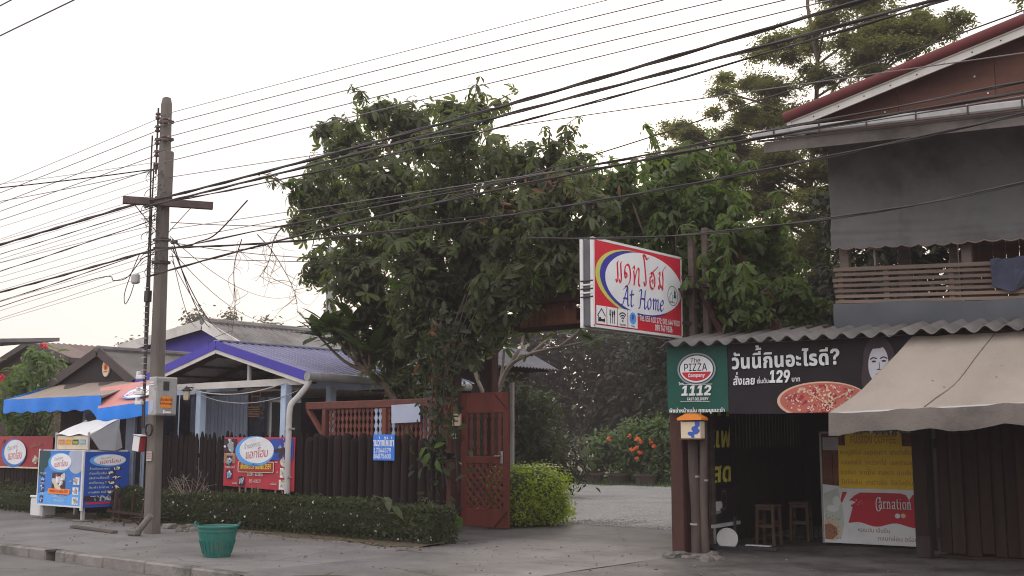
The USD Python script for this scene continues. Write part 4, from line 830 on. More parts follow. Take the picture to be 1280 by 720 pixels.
# ================================================================== PORCH AND MAIN HOUSE
po = thing('porch', 'open porch with purple gable and blue corrugated roof behind the fence', 'porch', (-18.88, 13.3, 0))
ax, az_, lx, lz, rx, rz_ = 0, 3.46, -2.85, 2.77, 2.82, 2.72
gable_roof(po, 'roof_sheet', 'blue_sheet', ax, az_ + .03, lx, lz + .03, rx, rz_ + .03, .03, 4.6, .19, .012, .76, .004)
mb = MB()
for y in np.arange(.1, 4.6, .19):   # raised seams of the metal sheets
    mb.bar((rx, y, rz_ + .055), (ax, y, az_ + .055), .022, .03); mb.bar((lx, y, lz + .055), (ax, y, az_ + .055), .022, .03)
part(po, 'roof_ribs', mb, 'rib_sheet', kind='stuff')
mb = MB(); mb.bar((0, .02, az_ + .06), (0, 4.6, az_ + .06), .22, .03); part(po, 'ridge_cap', mb, 'blue_sheet')
for p0, p1 in (((lx - .1, 0, lz - .03), (ax, 0, az_ - .03)), ((ax, 0, az_ - .03), (rx + .06, 0, rz_ - .03))):
    mb = MB(); mb.bar(p0, p1, .03, .17); part(po, 'barge_board', mb, 'purple_paint')
    q0, q1 = np.array(p0) + [0, .012, -.125], np.array(p1) + [0, .012, -.125]; mb = MB(); mb.bar(q0, q1, .03, .075); part(po, 'trim_board', mb, 'white_paint')
for y in (.4, 1.5, 2.6, 3.7):
    for sx, sz in ((lx, lz), (rx, rz_)):
        mb = MB(); mb.bar((sx * .97, y, sz - .05), (0, y, az_ - .07), .05, .08); part(po, 'rafter', mb, 'beam_wood')
for q in (.25, .5, .75):
    for sx, sz in ((lx, lz), (rx, rz_)):
        mb = MB(); x = sx * q; z = az_ + (sz - az_) * q - .02; mb.box((x, 2.2, z - .01), (.04, 4.4, .04)); part(po, 'purlin', mb, 'beam_wood')
for sx, sz in ((lx, lz), (rx, rz_)):
    mb = MB(); mb.add([[sx * .98, .1, sz - .0], [0, .1, az_ - .0], [0, 4.5, az_ - .0], [sx * .98, 4.5, sz - .0]], [[0, 1, 2, 3]]); part(po, 'roof_underside', mb, 'under_sheet')
mb = MB(); mb.box((.0, .12, 2.63), (5.2, .07, .13)); part(po, 'tie_beam', mb, 'white_paint')
mb = MB(); mb.box((.95, .12, 2.86), (.07, .05, .34)); part(po, 'king_post', mb, 'pipe_grey')
for x, y in ((-.72, .2), (2.12, .1), (2.0, 1.3), (-2.6, .2), (2.1, 3.9)):
    mb = MB(); mb.box((x, y, 1.3), (.15, .15, 2.6), bev=.008); part(po, 'column', mb, 'pale_column')
mb = MB(); mb.box((-.75, 2.8, 2.57), (3.6, 3.0, .04)); part(po, 'ceiling', mb, 'awning_cream')
x = -2.55
while x < -.6:
    mb = MB(); mb.box((x, 1.25, 1.25), (.115, .03, 2.5)); part(po, 'wall_board', mb, 'blue_wall'); x += .128
mb = MB(); mb.box((-1.6, 1.3, 1.25), (2.05, .03, 2.48)); part(po, 'wall_backing', mb, 'metal_dark')
mb = MB(); mb.box((0, 4.55, 1.35), (5.6, .1, 2.7)); part(po, 'back_wall', mb, 'interior_dark')
mb = MB(); mb.box((0, 2.3, .05), (5.6, 4.4, .1)); part(po, 'floor', mb, 'white_paint')
for x, y in ((.1, 3.2), (.9, 3.6)):
    mb = MB(); mb.box((x, y, 1.25), (.1, .1, 2.5)); part(po, 'post', mb, 'beam_wood')
gt = thing('rain_gutter', 'grey half-round gutter with bent white drainpipe at the porch corner', 'gutter', (-16.05, 13.3, 0))
mb = MB(); mb.tube([(.02, -.02, 2.70), (.02, 4.4, 2.66)], .085, 12); part(gt, 'gutter', mb, 'metal_grey', smooth=40)
mb = MB(); mb.tube(smooth_path([(.02, .05, 2.64), (.02, -.02, 2.52), (.08, -.25, 2.33), (.09, -.42, 2.18), (.09, -.46, 2.0)]), .055, 10).tube([(.09, -.46, 2.02), (.09, -.46, .45)], .055, 10); part(gt, 'drainpipe', mb, 'pipe_grey', smooth=40)
for z in (.9, 1.75):
    mb = MB(); mb.box((.09, -.44, z), (.13, .13, .03)); part(gt, 'pipe_clip', mb, 'metal_grey')
lm = thing('wall_lantern', 'small dark lantern on the pale porch column beside the meter box', 'lantern', (-19.80, 13.28, 2.36))
mb = MB(); mb.lathe([(0, .30), (.015, .27), (.1, .2), (.1, .18), (0, .18)], n=6); part(lm, 'cap', mb, 'metal_dark')
mb = MB(); mb.lathe([(0, .18), (.075, .18), (.055, .0), (0, -.02)], n=6); part(lm, 'glass', mb, 'print_cream')
mb = MB(); mb.bar((0, .0, .25), (.12, .18, .25), .02, .02); part(lm, 'bracket', mb, 'metal_dark')
wk = thing('wicker_ornament', 'hanging wicker ladder-like ornament in the porch opening', 'ornament', (-18.45, 14.0, 2.0))
mb = MB()
for x in (-.16, .16): mb.tube([(x, 0, 0), (x * .8, 0, .6)], .012, 5)
for z in np.linspace(.02, .2, 5): mb.box((0, 0, z), (.36, .1, .025))
for z in (.3, .42, .55): mb.box((0, 0, z), (.28, .02, .02))
part(wk, 'frame', mb, 'wicker')
span('looping white cord strung across the porch front', (-19.6, 13.3, 2.55), (-16.7, 13.3, 2.6), .14, .012, 'pipe_grey')
span('second lower white cord strung across the porch front', (-19.6, 13.35, 2.5), (-16.3, 13.3, 2.45), .22, .008, 'pipe_grey')
mh = thing('main_house', 'grey fibre-cement roofed house with purple gable behind the blue porch', 'house', (-24.76, 17, 0))
ax, az_, lx, lz, rx, rz_ = 0, 4.58, -3.95, 4.14, 2.3, 3.62
gable_roof(mh, 'roof_sheet', 'fibre_sheet', ax, az_, lx, lz, rx, rz_, .03, 8.6, .177, .024, 1.08)
mb = MB(); mb.tube([(0, -.02, az_ + .03), (0, 8.6, az_ + .03)], .10, 8); part(mh, 'ridge_cap', mb, 'fibre_sheet', smooth=40)
for p0, p1 in (((lx - .05, 0, lz - .06), (ax, 0, az_ - .06)), ((ax, 0, az_ - .06), (rx + .05, 0, rz_ - .06))):
    mb = MB(); mb.bar(p0, p1, .03, .26); part(mh, 'barge_board', mb, 'white_paint')
mb = MB(); mb.flat(Polygon([(lx + .3, 3.4), (rx - .2, 3.3), (rx - .2, rz_ - .05), (ax, az_ - .15), (lx + .3, lz - .08)]), (0, .3, 0), EX, EZ, .03); part(mh, 'gable_wall', mb, 'purple_paint')
mb = MB(); mb.box((-1.6, 4.3, 1.72), (4.3, 8.2, 3.44)); part(mh, 'wall', mb, 'blue_wall')
for y in (2.4, 5.6):
    mb = MB(); mb.box((.57, y, 2.0), (.04, 1.2, 1.1)); w_ = part(mh, 'window', mb, 'metal_dark')
    mb = MB(); mb.box((.6, y, 2.0), (.05, .05, 1.15)).box((.6, y - .6, 2.0), (.05, .06, 1.2)).box((.6, y + .6, 2.0), (.05, .06, 1.2)).box((.6, y, 2.58), (.05, 1.2, .06)).box((.6, y, 1.42), (.05, 1.2, .06)); part(w_, 'frame', mb, 'white_paint')
gs_ = thing('garden_shed', 'small slate-grey roofed shed seen through the gateway behind the frangipani', 'shed', (-17.8, 19.0, 0))
gable_roof(gs_, 'roof_sheet', 'slate_sheet', 0, 3.82, -1.2, 3.3, 1.15, 3.24, 0, 2.6, .12, .016, .87)
mb = MB(); mb.tube([(0, 0, 3.85), (0, 2.6, 3.85)], .06, 8); part(gs_, 'ridge_cap', mb, 'slate_sheet', smooth=40)
mb = MB(); mb.box((-.3, 1.5, 1.6), (1.2, 2.0, 3.2)); part(gs_, 'wall', mb, 'interior_dark')
for y in (.1, 2.5):
    mb = MB(); mb.flat(Polygon([(-.95, 3.2), (.95, 3.2), (0, 3.75)]), (0, y + .05, 0), EX, EZ, .04); part(gs_, 'gable_wall', mb, 'interior_dark')
# houses further left
h2 = thing('neighbour_house', 'long low brown roofed house beyond the flowering shrub on the left', 'house', (-34, 17, 0))
gable_roof(h2, 'roof_sheet', 'brown_roof', 0, 4.6, -3.2, 3.75, 2.6, 3.95, 0, 4.6, .2, .02, 1.1)
mb = MB(); mb.bar((0, 0, 4.55), (2.6, 0, 3.9), .04, .18).bar((-3.2, 0, 3.7), (0, 0, 4.55), .04, .18).bar((2.62, 0, 3.9), (2.62, 4.6, 3.9), .04, .14); part(h2, 'barge_board', mb, 'barge_brown')
mb = MB(); mb.box((-.2, 2.4, 1.85), (5.2, 4.2, 3.7)); part(h2, 'wall', mb, 'brown_roof')
mb = MB(); mb.flat(Polygon([(-2.8, 3.65), (2.4, 3.65), (0, 4.5)]), (0, .3, 0), EX, EZ, .03); part(h2, 'gable_wall', mb, 'grey_wood')
for y in (1, 2.6):
    mb = MB(); mb.box((2.42, y, 2.4), (.05, .9, 1.0)); part(h2, 'window', mb, 'metal_dark')
mb = MB(); mb.add([[1.6, -1.2, 3.1], [4.4, .6, 3.1], [4.2, 2.4, 3.7], [2.2, 1.2, 3.7], [1.6, -1.2, 3.06], [4.4, .6, 3.06], [4.2, 2.4, 3.66], [2.2, 1.2, 3.66]], [[0, 1, 2, 3], [4, 7, 6, 5], [0, 4, 5, 1], [1, 5, 6, 2]]); part(h2, 'lean_to_roof', mb, 'blue_wall')
for q in ((2.0, -.7), (4.1, .6)):
    mb = MB(); mb.box((q[0], q[1], 1.5), (.12, .12, 3.1)); part(h2, 'post', mb, 'grey_wood')
h3 = thing('neighbour_house', 'flat grey eave of another house poking in at the far left edge', 'house', (-36, 14, 0))
mb = MB(); mb.add([[-4, 0, 4.4], [6.6, 0, 4.22], [6.6, 1.6, 4.35], [-4, 1.6, 4.5], [-4, 0, 4.3], [6.6, 0, 4.12], [6.6, 1.6, 4.25], [-4, 1.6, 4.4]], [[0, 1, 2, 3], [4, 7, 6, 5], [0, 4, 5, 1], [1, 5, 6, 2], [3, 2, 6, 7]]); part(h3, 'roof', mb, 'fibre_dark')
mb = MB(); mb.box((-1.5, .9, 2.1), (4.6, .9, 4.2)); part(h3, 'wall', mb, 'grey_wood')

# ================================================================== GATE
gp = thing('gate_canopy', 'dark timber gate canopy overgrown with leaves, beams and posts', 'gate canopy', (-14, 15.1, 0))
for x, y, mt in ((-.05, 0, 'beam_wood'), (.02, .95, 'post_red'), (5.56, -1.36, 'post_red')):
    hh = 2.80 if x > 5 else 3.72; mb = MB(); mb.box((x, y, hh / 2), (.20, .20, hh), bev=.012); part(gp, 'post', mb, mt)
for y, z, x0, x1 in ((-.12, 3.62, -2.05, 5.8), (1.0, 3.62, -2.05, 5.8), (.45, 3.98, -1.5, 5.4)):
    mb = MB(); mb.bar((x0, y, z), (x1, y, z + .02), .08, .20, bev=.008); part(gp, 'beam', mb, 'beam_wood')
for x in np.arange(-1.9, 5.8, .55):
    mb = MB(); mb.bar((x, -.7, 3.72), (x, .45, 4.06), .05, .09); part(gp, 'rafter', mb, 'beam_wood')
    mb = MB(); mb.bar((x, .45, 4.06), (x, 1.6, 3.72), .05, .09); part(gp, 'rafter', mb, 'beam_wood')
for k in range(7):
    q = .08 + k * .155; mb = MB(); mb.box((1.9, -.7 + 1.15 * q, 3.78 + .34 * q), (7.6, .11, .025), bev=.004); part(gp, 'roof_batten', mb, 'beam_wood')
for k in range(9):   # brown boards below the eave near the sign
    x = 2.1 + k * .125; mb = MB(); mb.box((x, -.55, 3.62), (.112, .022, .33 + .0 * k), bev=.003); part(gp, 'eave_board', mb, 'board_wood')
mb = MB(); mb.bar((2.0, -.53, 3.46), (3.3, -.53, 3.46), .04, .05); part(gp, 'eave_rail', mb, 'board_wood')
gl = thing('gate_leaf', 'red-brown wooden gate leaf with turned spindles above diagonal lattice', 'gate', (-13.84, 15.1, .03))
GW, GH = 1.10, 2.36
for x in (.055, GW - .055):
    mb = MB(); mb.box((x, 0, GH / 2), (.14 if x < .5 else .13, .055, GH), bev=.008); part(gl, 'stile', mb, 'gate_wood')
for z, h in ((GH - .18, .36), (1.17, .13), (.16, .32)):
    mb = MB(); mb.box((GW / 2, 0, z), (GW - .236, .05, h), bev=.006); part(gl, 'gate_rail', mb, 'gate_wood')
for k in range(5):
    x = .21 + k * .17; z0, z1 = 1.24, 1.99; L = z1 - z0
    pr = [(.02, 0), (.034, .02), (.034, .08), (.018, .1), (.030, .16), (.036, .24), (.022, .34), (.03, .37), (.022, .40), (.036, .52), (.03, .6), (.018, .655), (.034, .67), (.034, .73), (.02, .75)]
    mb = MB(); mb.lathe([(r_, z * L / .75) for r_, z in pr], (x, 0, z0), 8); part(gl, 'spindle', mb, 'gate_wood', smooth=50)
z0, z1, x0, x1 = .32, 1.10, .125, GW - .125
lat = []
for k in range(-6, 10):
    for sgn in (1, -1):
        c0 = x0 + k * .165; ln = LineString([(c0, z0), (c0 + sgn * (z1 - z0), z1)]).buffer(.022, cap_style=2).intersection(sbox(x0, z0, x1, z1))
        if not ln.is_empty and ln.area > .002: lat.append((ln, sgn))
for ln, sgn in lat:
    mb = MB(); mb.flat(ln, (0, .006 if sgn > 0 else -.008, 0), EX, EZ, .012); part(gl, 'lattice_slat', mb, 'gate_wood')
for (x, z), (x2, z2) in (((GW - .3, GH - .04), (GW - .02, GH - .3)), ((GW - .3, .02), (GW - .02, .28))):
    mb = MB(); mb.bar((x, -.033, z), (x2, -.033, z2), .012, .03, up=(0, 1, 0)); part(gl, 'corner_groove', mb, 'beam_wood')
mb = MB(); mb.box((GW - .13, -.04, 1.22), (.05, .02, .22), bev=.006).bar((GW - .13, -.07, 1.25), (GW - .26, -.075, 1.245), .022, .022).tube([(GW - .13, -.03, 1.25), (GW - .13, -.075, 1.25)], .012, 8); part(gl, 'handle', mb, 'metal_grey')
for z in (.3, 2.1):
    mb = MB(); mb.box((-.01, -.03, z), (.12, .012, .05)); part(gl, 'hinge', mb, 'metal_dark')
mb = MB(); mb.tube([(-13.55, 16.15, 0), (-13.55, 16.15, 2.62)], .045, 10); solo('gate_stop_post', mb, 'pipe_grey', 'thin white pipe post standing just behind the red gate leaf', 'post', smooth=40)
for k, (x, z, w, h, mt, lb) in enumerate(((-13.98, 2.02, .22, .17, 'wicker', 'upper small carved board on the dark gate post'), (-13.86, 1.80, .19, .22, 'print_cream', 'cream letter box on the dark gate post'), (-13.9, 1.57, .17, .13, 'notice', 'small pale notice lowest on the dark gate post'))):
    t = thing('gate_plaque', lb, 'plaque', (x, 14.97, z)); mb = MB(); mb.box((0, 0, h / 2), (w, .05, h), bev=.008); part(t, 'board', mb, mt)
    mb = MB(); mb.box((0, -.028, h * .8), (w * .7, .006, h * .12)).box((0, -.028, h * .4), (w * .55, .006, h * .1)); part(t, 'marks', mb, 'beam_wood')
rsb = thing('garden_signboard', 'low red-brown wooden board with gold letters beside the log post', 'sign', (-11.0, 18.6, .75), 0)
mb = MB(); mb.box((.45, 0, .36), (1.3, .05, .80), bev=.01); part(rsb, 'board', mb, 'board_wood')
ink(rsb, at2(text_shape('Au', .26, 600, .15), -.1, .36), (0, -.026, 0), EX, EZ, 'wicker', 0, 'lettering')
for x in (-.1, 1.0):
    mb = MB(); mb.box((x, .02, -.2), (.1, .08, 1.1)); part(rsb, 'leg', mb, 'board_wood')

# ================================================================== AT-HOME SIGN
sn = thing('hanging_shop_sign', 'big red lightbox sign with white oval and blue script above the driveway', 'sign', (-8.86, 12.28, 3.085))
SW, SH, SD = 2.26, 1.205, .20
mb = MB(); mb.box((-SD / 2, SW / 2, SH / 2), (SD, SW, SH), bev=.012); part(sn, 'box', mb, 'side_grey')
mb = MB()
for z in (.0, SH): mb.box((-.012, SW / 2, z), (.05, SW + .03, .035)); mb.box((-SD + .012, SW / 2, z), (.05, SW + .03, .035))
for y in (0, SW): mb.box((-.012, y, SH / 2), (.05, .035, SH)); mb.box((-SD + .012, y, SH / 2), (.05, .035, SH))
part(sn, 'edge_trim', mb, 'plastic_white')
for k in range(5):
    mb = MB(); mb.box((-SD / 2, -.012, .62 - .055 * k), (.22, .02, .022), bev=.005); part(sn, 'vent_slat', mb, 'plastic_white' if k % 2 else 'metal_dark')
mb = MB(); mb.flat(sbox(.02, .02, SW - .02, SH - .02), (.0, 0, 0), EY, EZ, .012); fc = part(sn, 'face', mb, 'print_red')
full = sbox(.02, .02, SW - .02, SH - .02); o = (.0125, 0, 0)
big = ell(1.20, .72, 1.17, .47).intersection(full)
ov = ell(1.28, .70, .98, .44)
ink(fc, affinity.rotate(ell(1.03, .68, 1.0, .46), -4).intersection(full), o, EY, EZ, 'print_lime', 0, 'oval_rim'); ink(fc, affinity.rotate(ell(1.12, .68, .985, .455), -4).intersection(full), o, EY, EZ, 'print_navy', .0015, 'oval_rim')
ink(fc, ell(1.26, .70, 1.0, .445).intersection(full), o, EY, EZ, 'print_white', .003, 'oval')
# red Thai and blue Latin lettering drawn with a broad pen
NB = nib_rect(.046, .013, .65)
thai = [
    [(.02, .06), (.06, .02), (.09, .1), (.07, .32), (.10, .36)], [(.13, .06), (.17, .02), (.20, .1), (.18, .32), (.21, .36)],
    [(.33, .20), (.38, .17), (.37, .12), (.32, .13), (.31, .22), (.35, .32), (.45, .33), (.50, .2), (.47, .06), (.38, -.02), (.33, -.03)],
    [(.58, .30), (.62, .34), (.64, .29), (.61, .25), (.63, .15), (.62, .02)], [(.62, .06), (.72, .28), (.78, .31), (.79, .24), (.77, .06), (.81, .02)],
    [(.95, .10), (.99, .04), (1.03, .1), (1.0, .3), (.98, .46), (.94, .56), (1.01, .55), (1.06, .50), (1.12, .52)],
    [(1.17, .26), (1.22, .29), (1.23, .22), (1.17, .2), (1.17, .06), (1.24, .01), (1.32, .06), (1.33, .2), (1.27, .30), (1.34, .34), (1.44, .40)], [(1.20, .13), (1.26, .17), (1.27, .11)],
    [(1.47, .30), (1.52, .32), (1.52, .26), (1.49, .22), (1.52, .1), (1.49, .03), (1.46, .06), (1.50, .1), (1.62, .04)], [(1.60, .02), (1.63, .2), (1.62, .34), (1.72, .44)]]
th = affinity.scale(pen(thai, NB), .76, .86, origin=(0, 0))
ink(fc, at2(th, .50, .64), o, EY, EZ, 'print_red', .0045, 'thai_lettering')
NB2 = nib_rect(.048, .014, .6)
lat_ = [
    [(.0, .02), (.05, .0), (.12, .1), (.24, .36), (.27, .38)], [(.10, .34), (.2, .40), (.27, .38), (.28, .2), (.30, .03), (.35, .02)], [(.10, .15), (.2, .16), (.30, .14)],
    [(.46, .34), (.44, .15), (.45, .03), (.50, .01), (.55, .05)], [(.38, .24), (.45, .25), (.55, .26)],
    [(.80, .35), (.85, .39), (.90, .36), (.87, .2), (.84, .02), (.79, .0)], [(.85, .19), (.95, .21), (1.06, .19)], [(1.09, .39), (1.06, .36), (1.05, .18), (1.05, .03), (1.10, .01), (1.14, .06)],
    [(1.28, .24), (1.20, .18), (1.19, .06), (1.25, .01), (1.33, .06), (1.34, .18), (1.28, .24)],
    [(1.42, .2), (1.46, .24), (1.46, .02)], [(1.46, .16), (1.54, .24), (1.57, .2), (1.56, .02)], [(1.56, .16), (1.64, .24), (1.67, .2), (1.66, .05), (1.70, .01), (1.74, .05)],
    [(1.78, .12), (1.90, .15), (1.92, .21), (1.86, .24), (1.79, .17), (1.79, .06), (1.85, .01), (1.94, .07)]]
la = affinity.scale(pen(lat_, NB2), .57, .70, origin=(0, 0))
ink(fc, at2(affinity.affine_transform(la, [1, .08, 0, 1, 0, 0]), .63, .335), o, EY, EZ, 'print_navy', .0045, 'script_lettering')
ring = Point(0, 0).buffer(.15, 24).difference(Point(0, 0).buffer(.141, 24))
def dr(x, y, *pts, w=.007): return LineString([(x + a, y + b) for a, b in pts]).buffer(w / 2)
hs = unary_union([affinity.scale(ring, .95, 1), dr(0, 0, (-.09, -.02), (-.04, .05), (.01, -.02)), dr(0, 0, (-.08, -.02), (-.08, -.09), (.0, -.09), (.0, -.02)), dr(0, 0, (-.1, -.1), (.06, -.1)), Polygon([(.02, -.03), (.1, -.03), (.06, .03)]), Polygon([(.025, .0), (.095, .0), (.06, .06)]), Polygon([(.03, .04), (.09, .04), (.06, .1)])])
ink(fc, at2(hs, 2.0, .60), o, EY, EZ, 'print_darkgreen', .0045, 'house_emblem')
for k in range(4):
    y0 = .04 + .255 * k; ink(fc, sbox(y0, .035, y0 + .238, .285), o, EY, EZ, 'print_white', .0045, 'icon_tile')
c = .16; bed = unary_union([dr(c, .17, (-.09, -.02), (0, .075), (.09, -.02), w=.016), sbox(c - .07, .07, c + .07, .105), sbox(c - .08, .06, c - .065, .15), sbox(c + .065, .06, c + .08, .12), ell(c - .035, .115, .025, .014)])
c = .415; cut = unary_union([sbox(c - .055, .06, c - .04, .17), sbox(c - .068, .17, c - .027, .25).difference(sbox(c - .060, .19, c - .052, .26)).difference(sbox(c - .043, .19, c - .035, .26)), sbox(c - .007, .06, c + .007, .2), Polygon([(c - .007, .15), (c - .007, .25), (c + .018, .22), (c + .018, .15)]), sbox(c + .042, .06, c + .056, .17), ell(c + .049, .21, .02, .04)])
c = .67; wf = unary_union([ell(c, .115, .016, .016)] + [Point(c, .115).buffer(r_ + .009, 24).difference(Point(c, .115).buffer(r_ - .009, 24)).intersection(Polygon([(c, .115), (c - .2, .315), (c + .2, .315)])) for r_ in (.045, .08, .115)] + [centred(text_shape('Free Wifi', .022, 600), c, .05)])
for nm_, ic_ in (('bed_icon', bed), ('cutlery_icon', cut), ('wifi_icon', wf)): ink(fc, ic_, o, EY, EZ, 'print_black', .006, nm_)
c = .925; ink(fc, ell(c, .175, .085, .085), o, EY, EZ, 'print_skyblue', .006, 'parking_icon'); ink(fc, unary_union([centred(text_shape('P', .075, 700), c, .14)]), o, EY, EZ, 'print_navy', .0075, 'lettering'); ink(fc, centred(text_shape('Free', .026, 600), c, .05), o, EY, EZ, 'print_navy', .006, 'lettering')
ink(fc, at2(text_shape('Tel. 055 610 172; 081 644 9010', .075, 600, width=1.08), 1.10, .155), o, EY, EZ, 'print_white', .0045, 'lettering'); ink(fc, at2(text_shape('098 747 9536', .08, 700, width=.47), 1.50, .045), o, EY, EZ, 'print_white', .0045, 'lettering')
sf = thing('sign_frame', 'weathered timber posts and diagonal braces behind the red lightbox sign', 'timber frame', (-8.7, 14.7, 0))
for x in (-.06, .18):
    mb = MB(); mb.box((x, .02, 2.37), (.095, .10, 4.74), bev=.008); part(sf, 'post', mb, 'grey_wood')
for p0, p1, mt in (((.42, 0, 4.70), (1.25, .1, 3.5), 'beam_wood'), ((.12, 0, 3.75), (.5, 0, 3.0), 'beam_wood'), ((.95, .1, 3.55), (1.45, .1, 2.95), 'beam_wood'), ((-.2, .05, 3.1), (2.6, .4, 3.12), 'beam_wood')):
    mb = MB(); mb.bar(p0, p1, .07, .09); part(sf, 'brace', mb, mt)
for z in (3.3, 4.0):
    mb = MB(); mb.bar((-.3, -.35, z), (-.05, .0, z), .03, .04); part(sf, 'sign_bracket', mb, 'metal_dark')

# ================================================================== RIGHT-HAND SHOP-HOUSE
HB = 7.6; cb, sb_ = math.cos(math.radians(HB)), math.sin(math.radians(HB))
def H(u, v, z=0.0): return (-8.2 + cb * u - sb_ * v, 13.65 + sb_ * u + cb * v, z)
UR = 9.5
sh = thing('shop_house', 'two-storey timber shop house with red gable, grey curtain and wavy lower roof', 'house', H(0, 0), HB)
# ground floor
for (u, r0, mt, h) in ((.02, .075, 'log_wood', 2.9), (.155, .056, 'log_wood', 2.9)):
    mb = MB(); zz = np.linspace(0, h, 14); mb.tube(np.column_stack([u + .012 * np.sin(zz * 3 + u * 20), .05 + .008 * np.cos(zz * 2), zz]), r0 * (1 + .05 * np.sin(zz * 7 + u * 9)), 12); pl_ = part(sh, 'log_post', mb, mt, smooth=40)
    for z in ((1.0,) if u > .1 else (1.05, .4)):
        m2 = MB(); m2.tube([(u, .05, z - .012), (u, .05, z + .012)], r0 * 1.06, 12); part(pl_, 'wire_tie', m2, 'metal_grey')
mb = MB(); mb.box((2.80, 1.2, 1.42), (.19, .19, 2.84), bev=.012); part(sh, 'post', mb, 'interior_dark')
mb = MB(); mb.box((2.80, 1.095, .95), (.17, .02, 1.3), bev=.004); part(sh, 'post_cladding', mb, 'plank_wood')
for v in np.arange(.12, 5.6, .155):      # left wall of the open stall, planks with gaps
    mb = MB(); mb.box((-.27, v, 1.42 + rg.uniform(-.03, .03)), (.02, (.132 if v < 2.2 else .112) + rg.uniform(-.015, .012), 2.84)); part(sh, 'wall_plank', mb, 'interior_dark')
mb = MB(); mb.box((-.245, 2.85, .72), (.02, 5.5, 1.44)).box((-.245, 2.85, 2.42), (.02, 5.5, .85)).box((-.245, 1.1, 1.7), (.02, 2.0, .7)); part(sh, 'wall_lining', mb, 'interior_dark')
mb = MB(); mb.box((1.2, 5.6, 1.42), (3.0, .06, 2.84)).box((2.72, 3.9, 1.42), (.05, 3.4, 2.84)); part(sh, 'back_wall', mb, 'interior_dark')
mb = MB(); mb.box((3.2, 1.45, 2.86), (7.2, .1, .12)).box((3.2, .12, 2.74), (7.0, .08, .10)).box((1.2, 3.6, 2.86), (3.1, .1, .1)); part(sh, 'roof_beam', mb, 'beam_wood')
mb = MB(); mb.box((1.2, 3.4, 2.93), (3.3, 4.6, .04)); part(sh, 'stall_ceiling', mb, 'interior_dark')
for k in range(3):      # brown boards of the counter front
    for j in range(3):
        pass
for k in range(9):
    u = 1.21 + k * .165; mb = MB(); mb.box((u, 2.26, .86), (.158, .025, 1.58), bev=.003); part(sh, 'counter_board', mb, 'board_wood')
mb = MB(); mb.box((1.125, 2.25, .85), (.03, .05, 1.62)).box((1.87, 2.25, 1.66), (1.5, .05, .03)); part(sh, 'counter_edge', mb, 'metal_grey')
mb = MB(); mb.box((1.9, 2.5, .45), (1.5, .4, .88)); part(sh, 'counter_body', mb, 'interior_dark')
u = 2.99
while u < UR:
    w = rg.uniform(.13, .19); v = 1.24 + (.03 if rg.random() < .4 else 0) + rg.uniform(0, .012); mb = MB()
    z0 = rg.choice([.03, .05, .06]) + rg.uniform(0, .03); mb.box((u + w / 2, v, (z0 + 2.85) / 2), (w, .028, 2.85 - z0), bev=.004)
    part(sh, 'wall_plank', mb, 'plank_wood'); u += w + rg.choice([.004, .008, .022, .014])
mb = MB(); mb.box((6.2, 1.30, .32), (6.5, .04, .13)).box((6.2, 1.30, 1.5), (6.5, .04, .13)).box((6.2, 1.36, .02), (6.5, .1, .04)); part(sh, 'wall_rail', mb, 'plank_wood')
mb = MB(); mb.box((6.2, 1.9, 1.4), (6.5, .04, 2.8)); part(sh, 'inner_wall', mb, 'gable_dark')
# wavy fibre-cement lower roof, sheet by sheet
NS = 9
for k in range(NS):
    u0 = -.30 + k * 1.04; u1 = u0 + 1.07; dz = .012 * (k % 2) + rg.uniform(0, .01); dv = rg.uniform(-.02, .02)
    fn = lambda s, q: (u0 + (u1 - u0) * s, -.34 + dv + 1.75 * q, 2.87 + .30 * q + dz - .012 * s)
    g = lambda s, q: np.array(fn(s, q)) + np.array([0, 0, .036 * math.sin(2 * PI * (fn(s, q)[0]) / .243)])
    mb = MB(); mb.grid(g, 45, 3, .011); part(sh, 'lower_roof_sheet', mb, 'fibre_sheet', smooth=40)
# upper floor
def zt(u, z): return z - .04 * (u - 1.9)
mb = MB(); mb.box((5.7, 4.5, 3.05), (7.6, 7.0, .14)); part(sh, 'upper_floor', mb, 'beam_wood')
for u in (1.93, 3.55, 6.0, 8.6):
    mb = MB(); mb.box((u, 1.08, 4.3), (.13, .13, 2.6), bev=.008); part(sh, 'upper_post', mb, 'grey_wood')
for u, v in ((2.62, 1.6), (2.2, 7.4), (4.4, 7.4), (6.6, 7.4)):
    mb = MB(); mb.box((u, v, 4.3), (.15, .15, 2.5), bev=.008); part(sh, 'upper_post', mb, 'grey_wood')
for k in range(7):
    z = 3.46 + k * .0765; mb = MB(); e = rg.uniform(-.03, .03); mb.bar((1.80 + e, .98, zt(1.8, z)), (UR, .98, zt(UR, z)), .026, .046 if k < 6 else .055, bev=.003); part(sh, 'balcony_slat', mb, 'slat_wood')
for u in (1.88, 2.5, 3.35, 4.2, 5.4, 6.6):
    mb = MB(); mb.box((u, 1.01, zt(u, 3.66)), (.07, .035, .52)); part(sh, 'rail_upright', mb, 'slat_wood')
def tarp(s, t):
    u = 1.78 + (UR - 1.78) * s; return (u, .95 - .05 * t * (1 - t) * 4 * (.5 + .5 * math.sin(u * 5)) - .01 * math.sin(u * 13), zt(u, 3.44) - .36 * t - .012 * math.sin(u * 4))
mb = MB(); mb.grid(tarp, 70, 8, .004); part(sh, 'balcony_tarp', mb, 'tarp_blue', smooth=True)
CUR = (1.80, UR)
